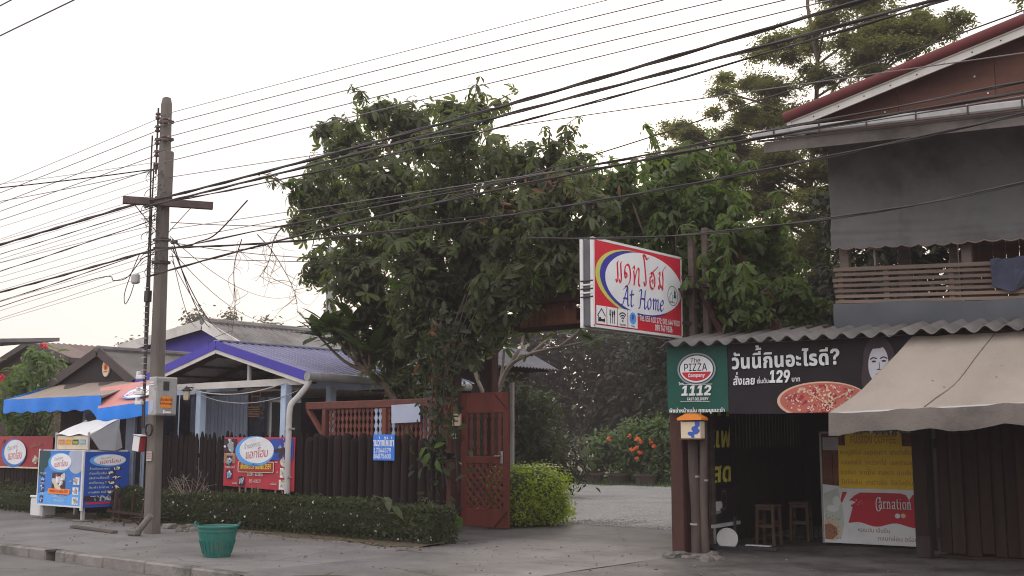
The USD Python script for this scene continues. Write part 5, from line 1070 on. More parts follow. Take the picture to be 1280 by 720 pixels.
def curt(s, t):
    u = 1.80 + (UR - 1.80) * s; ztop, zbot = zt(u, 5.86), zt(u, 4.215)
    sc = .030 * abs(math.sin(PI * u / .212)) if t > .999 else 0
    fold = .03 * math.sin(u * 1.9 + t * 3.2) * (1 - abs(2 * t - 1)) + .02 * math.sin(u * 4.1 - t * 5.) * t + .17 * (meshkit.fbm(np.array([u * 1.6 - t * 1.4, t * 2.8, 4.]), 4) - .5) * min(1, t * 3) + (.02 * math.sin(u * .9 * 3) if t > .8 else 0)
    crease = .03 * math.exp(-((t - .86 + .01 * math.sin(u * 1.3)) / .014) ** 2) + .018 * math.exp(-((t - .93) / .010) ** 2) + .02 * math.exp(-((u - 2.72) / .012) ** 2) * (t > .3) + .02 * math.exp(-((u - 3.62) / .012) ** 2) * (t > .2)
    return (u, .90 + fold - crease, ztop + (zbot - ztop) * t - sc)
mb = MB(); mb.grid(curt, 291, 60, .004); cu_ = part(sh, 'roller_curtain', mb, 'tarp_grey', smooth=True)
mb = MB(); us = np.linspace(1.80, UR, 291); mb.tube(np.array([(np.array(curt((u - 1.8) / (UR - 1.8), 1.0)) + [0, -.004, 0]) for u in us]), .0085, 4); part(cu_, 'scalloped_piping', mb, 'slat_wood')
for u in (2.37, 4.9):
    mb = MB(); mb.tube([(u, .95, zt(u, 4.22)), (u, .96, zt(u, 3.95))], .012, 5); part(cu_, 'pull_cord', mb, 'slat_wood')
k = 0; u = 3.35
while u < UR:
    mb = MB(); mb.box((u, 2.7, 4.3), (.17, .03, 2.5), bev=.004); part(sh, 'upper_wall_board', mb, 'gable_ply'); u += .178
mb = MB(); mb.box((4.3, 4.6, 5.35), (5.0, 6.0, .05)); part(sh, 'upper_ceiling', mb, 'gable_dark')
# skirt roof, gutter, fascia below the gable
def gz(u): return 5.70 - .033 * (u - 1.1)
mb = MB(); mb.add([[1.12, -.12, gz(1.12) - .06], [UR, -.12, gz(UR) - .06], [UR, 1.2, gz(UR) + .30], [1.12, 1.2, gz(1.12) + .30], [1.12, -.12, gz(1.12) - .09], [UR, -.12, gz(UR) - .09], [UR, 1.2, gz(UR) + .26], [1.12, 1.2, gz(1.12) + .26]], [[0, 1, 2, 3], [4, 7, 6, 5], [0, 4, 5, 1], [0, 3, 7, 4]]); part(sh, 'skirt_roof', mb, 'fibre_sheet')
mb = MB(); mb.bar((1.08, -.17, gz(1.08)), (UR, -.17, gz(UR)), .10, .105, bev=.02); gu = part(sh, 'gutter', mb, 'metal_grey')
for u in np.arange(1.4, UR, .62):
    mb = MB(); mb.box((u, -.225, gz(u)), (.02, .012, .12)); part(gu, 'gutter_strap', mb, 'metal_dark')
mb = MB(); mb.bar((1.22, -.10, gz(1.2) - .17), (UR, -.10, gz(UR) - .17), .03, .15); part(sh, 'fascia_board', mb, 'fascia_wood')

RZ = lambda u: 5.93 + .252 * (u - 1.56)
mb = MB(); mb.add([[1.50, -.10, RZ(1.5)], [8.6, -.10, RZ(8.6)], [8.6, 8.4, RZ(8.6)], [1.5, 8.4, RZ(1.5)], [1.50, -.10, RZ(1.5) - .05], [8.6, -.10, RZ(8.6) - .05], [8.6, 8.4, RZ(8.6) - .05], [1.5, 8.4, RZ(1.5) - .05]], [[0, 1, 2, 3], [4, 7, 6, 5], [0, 4, 5, 1], [0, 3, 7, 4]]); part(sh, 'upper_roof', mb, 'red_roof')
mb = MB(); mb.tube([(1.50, -.06, RZ(1.5) + .0), (8.6, -.06, RZ(8.6) + .0)], .074, 12); part(sh, 'red_verge', mb, 'red_roof', smooth=40)
mb = MB(); mb.bar((1.60, -.03, RZ(1.6) - .125), (8.6, -.03, RZ(8.6) - .125), .03, .125); vb = part(sh, 'white_verge_board', mb, 'white_paint')
mb = MB(); mb.bar((1.58, -.05, RZ(1.58) - .075), (8.6, -.05, RZ(8.6) - .075), .03, .03); part(sh, 'verge_batten', mb, 'white_paint')
mb = MB()
for u in np.arange(1.9, 8.4, .34): mb.lathe([(.012, -.002), (.0, .004)], (u, -.047, RZ(u) - .14), 6, R=[[1, 0, 0], [0, 0, -1], [0, 1, 0]])
part(vb, 'nail_heads', mb, 'metal_dark', kind='stuff')
u = 1.75; k = 0
while u < 8.5:
    mb = MB(); w = 1.2; mb.flat(Polygon([(u, gz(u) + .0), (u + w - .006, gz(u + w)), (u + w - .006, RZ(u + w) - .1), (u, RZ(u) - .1)]), (0, .25, 0), EX, EZ, .02); part(sh, 'gable_panel', mb, 'gable_ply'); u += w
mb = MB()
for k in range(26): u = rg.uniform(2.2, 8); mb.lathe([(.013, 0), (0, .004)], (u, .225, gz(u) + rg.uniform(.1, max(.15, RZ(u) - gz(u) - .3))), 6, R=[[1, 0, 0], [0, 0, -1], [0, 1, 0]])
part(sh, 'screw_heads', mb, 'plastic_white', kind='stuff')
mb = MB(); mb.tube(smooth_path([(1.55, -.02, 5.86), (1.60, .0, 5.74), (1.75, .05, 5.68)]), .04, 8); part(sh, 'gutter_outlet', mb, 'plastic_white', smooth=40)

# banners on the shop front
gbn = thing('pizza_banner', 'dark green delivery banner with white oval emblem at the left end of the shop front', 'banner', H(-.30, -.09, 1.925), HB)
BW, BH = .90, .95
def wob(W, Hh, seed, nu=40, nv=18, amp=.012):
    def f(s, t):
        x, z = W * s, Hh * t; p = np.array([x * 3 + seed, z * 3, seed]); return (x, -amp * 2.2 * (meshkit.fbm(p, 3) - .5) - .004, z - .012 * (1 - t) * math.sin(PI * s * 1.3))
    m_ = MB(); m_.grid(lambda s, t: f(s, 1 - t) if False else f(s, t), nu, nv, .003); return m_
part(gbn, 'sheet', wob(BW, BH, 3), 'vinyl_green', smooth=True)
o = (0, -.022, 0)
ink(gbn, ell(.45, .60, .285, .225), o, EX, EZ, 'print_grey', 0, 'oval_rim'); ink(gbn, ell(.45, .60, .262, .203), o, EX, EZ, 'print_darkgreen', .0015, 'oval_rim'); ink(gbn, ell(.45, .60, .245, .187), o, EX, EZ, 'print_white', .003, 'oval')
ink(gbn, centred(text_shape('The', .055, 500, .15), .44, .69), o, EX, EZ, 'print_black', .0045, 'lettering'); ink(gbn, centred(text_shape('PIZZA', .092, 500, width=.34), .44, .575), o, EX, EZ, 'print_black', .0045, 'lettering')
smile = ell(.45, .60, .225, .165).intersection(sbox(0, .38, 1, .558)).difference(ell(.45, .66, .23, .112)); ink(gbn, smile.union(Polygon([(.25, .56), (.65, .56), (.60, .48), (.45, .455), (.30, .48)])), o, EX, EZ, 'print_red', .0045, 'smile')
ink(gbn, centred(text_shape('Company', .045, 800, .1, width=.25), .45, .49), o, EX, EZ, 'print_white', .006, 'lettering')
ink(gbn, centred(text_shape('1112', .125, 900, .18, width=.45), .44, .235), o, EX, EZ, 'print_white', .001, 'lettering'); ink(gbn, sbox(.25, .385, .68, .391).union(sbox(.2, .15, .64, .156)), o, EX, EZ, 'print_white', .001, 'lines')
ink(gbn, at2(text_shape('โทร', .035, 600), .18, .385), o, EX, EZ, 'print_white', .001, 'lettering'); ink(gbn, centred(text_shape('FAST DELIVERY', .035, 700, .15, width=.32), .46, .168), o, EX, EZ, 'print_white', .001, 'lettering')
ink(gbn, centred(text_shape('พิซซ่าหน้าแน่น ทุกเมนูแนะนำ', .05, 700, width=.82), .44, .005), o, EX, EZ, 'print_white', .001, 'lettering')
bbn = thing('pizza_banner', 'black banner with pizza picture, face and white Thai lettering under the wavy roof', 'banner', H(.61, -.09, 1.905), HB)
BW, BH = 2.5, .96
part(bbn, 'sheet', wob(BW, BH, 9, 70), 'vinyl_black', smooth=True)
o = (0, -.024, 0)
ink(bbn, affinity.affine_transform(text_shape('วันนี้กินอะไรดี?', .185, 800, width=1.47), [1, 0, .01, 1, .06, .60]), o, EX, EZ, 'print_white', 0, 'lettering')
ink(bbn, at2(text_shape('สั่งเลย', .105, 700, .1, width=.31), .07, .385), o, EX, EZ, 'print_white', 0, 'lettering'); ink(bbn, at2(text_shape('เริ่มต้น', .055, 600, width=.16), .41, .40), o, EX, EZ, 'print_white', 0, 'lettering')
ink(bbn, at2(text_shape('129', .15, 900, .12, width=.29), .58, .40), o, EX, EZ, 'print_white', 0, 'lettering'); ink(bbn, at2(text_shape('บาท', .06, 600, width=.11), .89, .41), o, EX, EZ, 'print_white', 0, 'lettering')
clipb = sbox(.005, .0, BW - .01, BH)
piz = ell(1.28, .155, .60, .245).intersection(clipb); ink(bbn, piz, o, EX, EZ, 'print_cheese', 0, 'pizza_crust'); ink(bbn, ell(1.29, .16, .57, .222).intersection(clipb), o, EX, EZ, 'print_pizza', .0015, 'pizza_top')
r = np.random.default_rng(77); pc = ell(1.30, .16, .53, .20).intersection(clipb)
for mt, n, s0, s1, bz in (('print_dullred', 46, .018, .045, .003), ('print_cream', 80, .008, .026, .0045), ('print_red', 40, .008, .022, .0058), ('print_cheese', 60, .006, .016, .007), ('print_white', 34, .006, .016, .0083)):
    bl = unary_union([affinity.rotate(ell(1.30 + .53 * math.sqrt(q) * math.cos(a_), .16 + .2 * math.sqrt(q) * math.sin(a_), r.uniform(s0, s1), r.uniform(s0, s1) * .6, 12), r.uniform(0, 180)) for q, a_ in zip(r.random(n), r.uniform(0, 2 * PI, n))]).intersection(pc); stage.GetPrimAtPath(ink(bbn, bl, o, EX, EZ, mt, bz, 'pizza_topping')).SetCustomDataByKey('kind', 'stuff')
cuts = unary_union([LineString([(1.0, .32), (1.34, .12), (1.72, .30)]).buffer(.006), LineString([(1.18, .36), (1.34, .12)]).buffer(.005), LineString([(1.34, .12), (1.5, .0)]).buffer(.006)]).intersection(pc); ink(bbn, cuts, o, EX, EZ, 'print_cheese', .0095, 'slice_lines')
# printed face half covered by the awning
ink(bbn, unary_union([ell(2.03, .66, .20, .30), ell(1.95, .42, .15, .30), ell(2.13, .45, .15, .3)]).intersection(clipb), o, EX, EZ, 'print_hair', 0, 'printed_hair')
face = affinity.rotate(ell(2.02, .60, .125, .235), -4); ink(bbn, face.difference(ell(2.0, .87, .12, .075)).union(ell(2.02, .7, .1, .1)), o, EX, EZ, 'print_skin', .0015, 'printed_face')
feat = unary_union([LineString([(1.925, .665), (1.96, .685), (2.0, .672)]).buffer(.008), LineString([(2.05, .672), (2.09, .69), (2.13, .67)]).buffer(.008), ell(1.965, .635, .028, .013), ell(2.09, .638, .028, .013), LineString([(2.03, .62), (2.035, .55), (2.02, .535)]).buffer(.004), LineString([(2.0, .532), (2.05, .53)]).buffer(.005)])
ink(bbn, feat, o, EX, EZ, 'print_hair', .003, 'printed_features'); ink(bbn, ell(2.02, .47, .042, .018), o, EX, EZ, 'print_pink', .003, 'printed_lips')
mb = MB(); mb.tube(smooth_path([(0, -.02, .955), (.8, -.025, .945), (1.7, -.02, .95), (2.5, -.02, .955)]), .006, 5); part(bbn, 'hem_cord', mb, 'cable_grey')

# beige awning
ca = thing('canvas_awning', 'large beige canvas awning with dirty hem sloping out from the wavy roof', 'awning', H(3.07, -.15, 0), HB)
UA = UR - 3.07
def can(s, t):
    uu = -.70 * (1 - t) + s * (UA + .70 * (1 - t)); zb = 1.885 + .04 * uu; z = zb * (1 - t) + 2.83 * t
    return (uu, -1.28 * (1 - t), z - .05 * math.sin(PI * t) - .035 * math.sin(PI * uu / 1.12) ** 2 * math.sin(PI * t) + .05 * (meshkit.fbm(np.array([uu * 1.3, t * 2.2, 6.]), 3) - .5) * math.sin(PI * min(1, t + .12)) + .012 * math.sin(uu * 6 + t * 3) * (1 - t) + .006 * math.sin(uu * 17))
mb = MB(); mb.grid(can, 90, 14, .004); part(ca, 'canvas', mb, 'canvas', smooth=True)
for k in range(1, 5):
    a_ = (k * 1.12 - .1) / (UA + .35); mb = MB(); mb.tube([np.array(can(a_, q)) + [0, 0, .003] for q in np.linspace(.01, .99, 16)], .007, 4); part(ca, 'canvas_seam', mb, 'canvas_hem', smooth=True)
def hem(s, t):
    p = np.array(can(s, 0)); uu = p[0]; dr_ = .255 + .02 * math.sin(uu * 3.1) + .012 * math.sin(uu * 9) + .05 * (meshkit.fbm(np.array([uu * 5., 1., 1.]), 4) - .5) - .02 * (s > .02) + .05 * max(0, 1 - s * 22)
    return (uu, p[1] - .012 - .03 * t * (.4 + math.sin(uu * 7) * .6), p[2] - .0 - dr_ * t)
mb = MB(); mb.grid(hem, 120, 6, .004); part(ca, 'front_hem', mb, 'canvas_hem', smooth=True)
def shem(s, t):
    p = np.array(can(0, s)); return (p[0] - .01 * math.sin(s * 8), p[1], p[2] - .10 * t * (1 - s * .6) - (.17 * t if s < .08 else .17 * t * max(0, 1 - s * 3.2)))
mb = MB(); mb.grid(shem, 24, 4, .004); part(ca, 'side_hem', mb, 'canvas_hem', smooth=True)
for q in (.0, .28, .62, .97):
    mb = MB(); mb.tube([np.array(can(q, .01)) - [0, 0, .05], np.array(can(q, .5)) - [0, 0, .06], np.array(can(q, .98)) - [0, 0, .05]], .016, 6); part(ca, 'support_arm', mb, 'pipe_grey')
mb = MB(); mb.tube([np.array(can(0, .01)) - [0, 0, .02], np.array(can(1, .01)) - [0, 0, .02]], .018, 6); part(ca, 'front_bar', mb, 'pipe_grey')
mb = MB()
for k in range(34): a_, b_ = rg.uniform(.05, .6), rg.uniform(.1, .9); p = np.array(can(a_, b_)); mb.lathe([(rg.uniform(.006, .014), 0), (0, .004)], p + [0, 0, .004], 6)
part(ca, 'bird_spots', mb, 'print_hair', kind='stuff')
tn = thing('tinsel_fringe', 'crumpled silvery fringe hanging under the beige awning above the yellow menu', 'fringe', H(1.66, 1.9, 1.62), HB)
mb = MB()
for k in range(44):
    u = .74 * k / 43; L = rg.uniform(.02, .10); w = rg.uniform(.012, .03); a_ = rg.normal(0, .3)
    mb.add([[u, 0, .09], [u + w, .01, .09], [u + w + a_ * .05, rg.uniform(-.02, .02), .09 - L], [u + a_ * .05, rg.uniform(-.02, .02), .085 - L]], [[0, 1, 2, 3]])
mb.box((.37, .01, .10), (.76, .012, .03)); part(tn, 'foil_strips', mb, 'tinsel', kind='stuff')

# counter signs
mkb = thing('milk_banner', 'red and white milk brand banner with a glass of iced drink below the counter', 'banner', H(1.14, 2.235, .045), HB)
W_, H_ = 1.46, .82
mb = MB(); mb.flat(Polygon([(0, 0), (W_, 0), (W_, .80), (.3, .80), (.3, .825), (0, .85)]), (0, 0, 0), EX, EZ, .006); part(mkb, 'sheet', mb, 'print_white'); o = (0, -.0065, 0)
wave = [(W_, .30 + .0)] + [(x, .285 + .028 * math.sin(x * 11.5 + 2.2)) for x in np.linspace(W_, .40, 30)]
red = Polygon(wave + [(.36, .30), (.40, .42), (.43, .52), (.40, .55), (.48, .60), (.43, .62), (.38, .62), (.47, .70), (.55, .742), (1.12, .742), (1.2, .72), (1.235, .66), (1.24, .60), (1.25, .66), (1.29, .72), (1.36, .742), (W_, .742)]).buffer(0)
ink(mkb, red, o, EX, EZ, 'print_red', 0, 'red_field'); ink(mkb, Polygon([(.25, .60), (.29, .745), (.36, .745), (.28, .59)]), o, EX, EZ, 'print_red', 0, 'red_field')
drops = unary_union([ell(.44 + dx, .60 + dy, a_, a_ * .6, 10) for dx, dy, a_ in ((.05, .03, .012), (.09, .0, .009), (.12, .02, .007), (.02, .0, .016), (.14, -.02, .006), (.07, -.03, .008))]); ink(mkb, drops, o, EX, EZ, 'print_white', .0015, 'splash')
gl_ = Polygon([(.01, .05), (.01, .72), (.22, .80), (.28, .55), (.30, .30), (.26, .10), (.16, .03)]); ink(mkb, gl_, o, EX, EZ, 'print_pale', 0, 'printed_glass'); ink(mkb, Polygon([(.01, .05), (.01, .33), (.10, .36), (.22, .30), (.27, .2), (.22, .08), (.14, .03)]), o, EX, EZ, 'print_cream', .0012, 'printed_drink')
ink(mkb, Polygon([(.01, .05), (.01, .26), (.09, .28), (.19, .22), (.2, .12), (.12, .05)]), o, EX, EZ, 'print_brown', .0024, 'printed_drink'); r = np.random.default_rng(5); ink(mkb, unary_union([ell(r.uniform(.03, .26), r.uniform(.06, .4), .008, .006, 8) for _ in range(26)]), o, EX, EZ, 'print_hair', .0036, 'printed_specks')
ink(mkb, ell(.14, .5, .09, .05).union(ell(.2, .6, .06, .08)), o, EX, EZ, 'print_white', .0015, 'printed_ice')
# serif lettering with an upright broad pen
NS_ = [[-.085, -.028], [.085, -.028], [.085, .028], [-.085, .028]]
G = {'a': ([[(.12, .82), (.35, .98), (.58, .86), (.60, .1), (.72, .03)], [(.58, .52), (.25, .5), (.12, .28), (.22, .06), (.42, .06), (.58, .24)]], .86),
     'r': ([[(.18, .95), (.18, .03)], [(.05, .95), (.18, .95)], [(.02, .03), (.36, .03)], [(.18, .62), (.34, .92), (.52, .95), (.56, .82)]], .70),
     'n': ([[(.18, .95), (.18, .03)], [(.05, .95), (.18, .95)], [(.02, .03), (.34, .03)], [(.18, .66), (.38, .95), (.58, .93), (.66, .7), (.66, .03)], [(.50, .03), (.82, .03)]], .98),
     't': ([[(.24, 1.28), (.24, .2), (.34, .03), (.50, .1)], [(.04, .93), (.48, .93)]], .62),
     'i': ([[(.2, .95), (.2, .03)], [(.06, .95), (.2, .95)], [(.03, .03), (.38, .03)], [(.2, 1.26), (.2, 1.32)]], .52),
     'o': ([[(.40, .97), (.16, .82), (.12, .48), (.18, .12), (.40, .02), (.64, .12), (.70, .48), (.64, .82), (.40, .97)]], .88)}
x = .98; gs = [pen([[(1.0, 1.32), (.72, 1.62), (.32, 1.4), (.14, .85), (.2, .1), (.55, -.22), (.95, -.02), (1.05, .2)], [(1.0, 1.6), (1.0, 1.2)]], np.array(NS_) * 1.15, 6)]
x = .62
for ch in 'arnation': s_, w_ = G[ch]; gs.append(affinity.translate(pen(s_, NS_, 6), x, .1)); x += w_ + .06
word = unary_union(gs); k_ = .515 / x; word = affinity.affine_transform(word, [k_, 0, 0, k_ * 1.55, 0, 0]); wd = at2(word, .765, .505)
ink(mkb, wd.buffer(.006).intersection(sbox(0, 0, W_ + .02, 1)), o, EX, EZ, 'print_dullred', .0015, 'lettering_edge'); ink(mkb, wd.intersection(sbox(0, 0, W_, 1)), o, EX, EZ, 'print_white', .003, 'lettering')
ink(mkb, ell(1.07, .42, .036, .034), o, EX, EZ, 'print_white', .003, 'bird_nest_emblem'); ink(mkb, ell(1.15, .425, .034, .032), o, EX, EZ, 'print_cream', .003, 'bird_nest_emblem')
ink(mkb, at2(text_shape('หอมมัน เข้มข้น', .055, 400, width=.45), .50, .175), o, EX, EZ, 'print_brown', 0, 'lettering'); ink(mkb, at2(text_shape('กลมกล่อม อร่อยทุก', .055, 400, width=.66), .78, .065), o, EX, EZ, 'print_brown', 0, 'lettering')
mn = thing('menu_board', 'yellow-orange cardboard menu with faded brown Thai lines above the milk banner', 'menu board', H(1.385, 2.228, .85), HB)
mb = MB(); mb.flat(affinity.rotate(sbox(0, 0, 1.14, .62), -.6, origin=(0, 0)), (0, 0, 0), EX, EZ, .006); part(mn, 'board', mb, 'sign_yellow'); o = (0, -.0065, 0)
for rw, items in enumerate((('คาปูชิโน่', 'มอคค่า', 'ลาเต้เย็น'), ('เอสเปรสโซ่', 'อเมริกาโน่', 'นมคาราเมล'), ('ชาเขียว', 'ชาเย็น', 'ชามะนาว', 'นมเย็น'), ('โกโก้เย็น', 'ชาดำเย็น', 'โอวัลติน'))):
    for c_, tx in enumerate(items):
        n_ = len(items); ink(mn, at2(text_shape(tx, .058, 500, width=(.30 if n_ == 3 else .22)), .04 + c_ * (1.08 / n_), .49 - rw * .145), o, EX, EZ, 'sign_ink', 0, 'lettering')
mh_ = thing('menu_header', 'smaller yellow header card lettered COFFEE tucked above the menu board', 'menu board', H(1.50, 2.222, 1.455), HB)
mb = MB(); mb.flat(sbox(0, 0, .82, .21), (0, 0, 0), EX, EZ, .006); part(mh_, 'board', mb, 'sign_yellow'); ink(mh_, centred(text_shape('FUSION COFFEE', .10, 600, width=.66), .41, .045), (0, -.0065, 0), EX, EZ, 'sign_ink', 0, 'lettering')
nc = thing('paper_notice', 'small pale typed notice at the top left of the counter', 'notice', H(1.16, 2.228, 1.40), HB)
mb = MB(); mb.flat(sbox(0, 0, .24, .19), (0, 0, 0), EX, EZ, .003); part(nc, 'sheet', mb, 'notice'); mb = MB()
for k in range(6): mb.flat(sbox(.02, .02 + .027 * k, .22 - .03 * (k % 3), .03 + .027 * k), (0, -.0035, 0), EX, EZ, .001)
part(nc, 'printed_lines', mb, 'print_grey')
# letter box, stools, coffee panel, bucket
lb_ = thing('letter_box', 'yellow and blue letter box with small orange roof fixed to the log post', 'letter box', H(-.06, -.145, 1.57), HB)
mb = MB(); mb.box((.15, 0, .12), (.29, .16, .24), bev=.006); part(lb_, 'box_body', mb, 'print_cream')
mb = MB(); mb.flat(Polygon([(-.03, .25), (.33, .25), (.33, .28), (.24, .34), (.10, .34), (-.03, .28)]), (0, .12, 0), EX, EZ, .24); part(lb_, 'lid', mb, 'print_orange')
r = np.random.default_rng(8); splat = unary_union([affinity.rotate(ell(.21 + r.normal(0, .03), .13 + r.normal(0, .05), r.uniform(.02, .05), r.uniform(.02, .06), 14), r.uniform(0, 90)) for _ in range(9)]).intersection(sbox(.01, .01, .29, .24)); ink(lb_, splat, (0, -.0805, 0), EX, EZ, 'letter_blue', 0, 'blue_emblem')
mb = MB(); mb.box((.13, -.083, .235), (.2, .006, .012)); part(lb_, 'slot', mb, 'metal_dark')
mb = MB(); mb.box((.14, .02, -.008), (.34, .2, .016)); part(lb_, 'shelf', mb, 'post_red')
def make_stool(label, loc, rz, w=.31, h=.60):
    t = thing('stool', label, 'stool', loc, rz, 'wooden stools in the stall'); mb = MB(); mb.box((0, 0, h - .02), (w, w, .035), bev=.008); part(t, 'seat', mb, 'stool_wood')
    for sx in (-1, 1):
        for sy in (-1, 1):
            mb = MB(); mb.bar((sx * (w / 2 - .035), sy * (w / 2 - .035), h - .03), (sx * (w / 2 - .02), sy * (w / 2 - .02), 0), .042, .042); part(t, 'leg', mb, 'stool_wood')
    for sy in (-1, 1):
        mb = MB(); mb.box((0, sy * (w / 2 - .03), .28), (w - .08, .025, .04)); part(t, 'stretcher', mb, 'stool_wood'); mb = MB(); mb.box((sy * (w / 2 - .03), 0, .34), (.025, w - .08, .04)); part(t, 'stretcher', mb, 'stool_wood')
    for sy in (-1, 1): mb = MB(); mb.box((0, sy * (w / 2 - .028), h - .06), (w - .06, .02, .05)); part(t, 'apron', mb, 'stool_wood')
    return t
s0 = make_stool('lighter wooden stool standing nearer the entrance of the dark stall', H(.42, 1.85, 0), HB - 4)
copy_of(s0, 'stool', 'wooden stool deeper in shadow beside the milk banner counter', H(.62, 2.75, 0), HB + 6)
cp = thing('coffee_panel', 'black panel with tall yellow letters leaning on the stall side wall', 'sign', H(-.215, .98, .30), HB)
mb = MB(); mb.flat(sbox(0, 0, 1.12, 2.05), (0, 0, 0), EY, EZ, .012); part(cp, 'board', mb, 'print_black'); o = (.0125, 0, 0); cl_ = sbox(0, 0, .98, 2.05)
for tx, z, h_ in (('กา', 1.62, .30), ('แฟ', 1.14, .30), ('สด', .62, .28)): ink(cp, at2(text_shape(tx, h_, 700, .12, width=.78 if tx != 'แฟ' else .84), .22, z).intersection(cl_), o, EY, EZ, 'print_letter', 0, 'lettering')
cup = unary_union([Polygon([(.28, .20), (.52, .20), (.54, .34), (.26, .34)]), Point(.56, .28).buffer(.05).difference(Point(.5, .28).buffer(.03))]); ink(cp, cup, o, EY, EZ, 'print_white', 0, 'printed_cup'); ink(cp, ell(.34, .18, .22, .025), o, EY, EZ, 'print_grey', .0015, 'printed_saucer')
r = np.random.default_rng(6); ink(cp, unary_union([Point(.68 + .1 * math.cos(a_), .35 + .14 * math.sin(a_)).buffer(.012) for a_ in np.linspace(0, 6, 18)]), o, EY, EZ, 'print_brown', 0, 'printed_swirl')
ps = thing('panel_stand', 'black metal stand with white strip on the ground in front of the coffee panel', 'stand', H(-.15, 1.0, 0), HB)
mb = MB(); mb.box((.03, .52, .30), (.05, 1.06, .05)); part(ps, 'white_strip', mb, 'plastic_white'); mb = MB(); mb.box((0, .1, .14), (.05, .09, .28)); part(ps, 'white_leg', mb, 'plastic_white')
mb = MB(); mb.box((.50, -.05, .03), (1.0, .06, .05)).box((.35, .3, .03), (.06, .8, .045)).box((.3, -.22, .025), (.34, .08, .05)); part(ps, 'base_bars', mb, 'metal_dark')
mb = MB(); mb.box((.36, .02, .24), (.035, .035, .42)); part(ps, 'upright', mb, 'metal_dark'); mb = MB(); mb.box((.72, -.02, .066), (.36, .1, .012)); part(ps, 'paper', mb, 'plastic_white')
bk = thing('white_bucket', 'white plastic bucket lying on its side by the black stand', 'bucket', H(.10, 1.02, .155), HB + 18)
Rb = trimesh.transformations.euler_matrix(PI / 2, 0, -.0)[:3, :3]
mb = MB(); mb.lathe([(0, 0), (.118, 0), (.122, .012), (.145, .30), (.152, .305), (.152, .32), (.140, .32), (.136, .30), (.112, .02), (0, .02)], (0, .16, -.005), 24, R=Rb); part(bk, 'body', mb, 'plastic_white', smooth=35)
mb = MB(); mb.lathe([(0, .318), (.135, .318), (.138, .33), (.12, .334), (.0, .33)], (0, .16, -.005), 24, R=Rb); part(bk, 'lid', mb, 'plastic_white', smooth=35)
clt = thing('draped_cloth', 'crumpled dark blue cloth draped over the balcony rail at the right', 'cloth', H(4.15, .97, 3.84), HB)
def drape(s, t):
    a_ = (t - .3) * 2.2; u = -.28 + .9 * s; yy = -.07 * math.sin(min(a_, 1.2)) if a_ > 0 else .10 * a_ * -1
    z = .05 - (max(a_, 0) ** 1.15) * .20 * (1 + .35 * math.sin(s * 7)) - (.10 * max(-a_, 0)); n_ = meshkit.fbm(np.array([s * 7, t * 5, 2.]), 3) - .5
    return (u + .05 * n_, -.045 - .03 * math.sin(s * 16 + t * 3) - .08 * n_ + (yy if a_ < 0 else -.02), z + .06 * n_)
mb = MB(); mb.grid(drape, 50, 26, .006); part(clt, 'cloth_body', mb, 'cloth_blue', smooth=True)
# stones and stubs by the posts, green basket
def stones(label, c, n, r0, r1, spread, seed, name='rubble_heap'):
    t = thing(name, label, 'rubble', c); r = np.random.default_rng(seed)
    for k in range(n):
        s_ = trimesh.creation.icosphere(1, 1.0); rr = r.uniform(r0, r1); vv = np.clip(s_.vertices, -.62, .62) * r.uniform(.7, 1.3, 3) * [1, 1, .5] * rr; vv += (meshkit.fbm(vv / rr * 1.2 + k * 7, 2)[:, None] - .5) * s_.vertices * rr * .9
        p = np.array([r.normal(0, spread[0]), r.normal(0, spread[1]), rr * .16]); mb = MB(); mb.add(vv + p, s_.faces); part(t, 'stone', mb, 'rubble')
stones('broken concrete rubble between the concrete pole and the hedge', (-17.2, 11.65, 0), 22, .04, .14, (.6, .16), 3)
stones('flat stones at the foot of the log posts of the shop', H(.35, -.55, 0), 9, .06, .17, (.25, .1), 4)
sb2 = thing('concrete_stub', 'short broken concrete pipe stub leaning by the pole foot', 'concrete stub', (-16.55, 10.35, 0))
mb = MB(); mb.tube([(-.12, -.02, .03), (.14, .08, .34)], [.055, .048], 10); part(sb2, 'stub', mb, 'rubble', smooth=40); mb = MB(); mb.box((-.15, -.03, .06), (.22, .16, .12), bev=.03); part(sb2, 'broken_base', mb, 'rubble')
wp = thing('wooden_plank', 'old thin plank lying flat on the pavement left of the pole', 'plank', (-18.2, 10.45, 0), -6); mb = MB(); mb.box((0, 0, .028), (1.7, .10, .04), bev=.004); part(wp, 'board', mb, 'grey_wood')
sk = thing('stake_fence', 'low broken brown stakes and rails at the hedge foot left of the pole', 'stakes', (-19.9, 11.85, 0))
for x, h_, tl in ((0, .62, .02), (.22, .45, -.05), (.62, .55, .03), (.95, .4, .06), (1.35, .5, -.03)):
    mb = MB(); mb.bar((x, 0, -.03), (x + tl, .02, h_), .06, .04); part(sk, 'stake', mb, 'plank_wood')
mb = MB(); mb.bar((-.2, -.03, .2), (1.5, -.02, .16), .03, .05); part(sk, 'rail', mb, 'plank_wood')
tb = thing('green_basket', 'large dark green plastic tub standing on the pavement near the kerb', 'plastic tub', (-12.9, 9.22, .0))
prof = [(0, .012), (.155, .012), (.165, .0), (.18, .02), (.235, .24), (.255, .33), (.262, .335), (.262, .385), (.278, .39), (.278, .41), (.262, .414), (.25, .40), (.24, .33), (.22, .24), (.16, .03), (0, .03)]
mb = MB(); mb.lathe(prof, (0, 0, 0), 36); part(tb, 'tub', mb, 'basket_green', smooth=35)
for k in range(22):
    a_ = 2 * PI * k / 22; c_, s_ = math.cos(a_), math.sin(a_); mb = MB(); mb.bar((c_ * .188, s_ * .188, .05), (c_ * .236, s_ * .236, .22), .014, .012, up=(c_, s_, 0)); part(tb, 'rib', mb, 'basket_green')
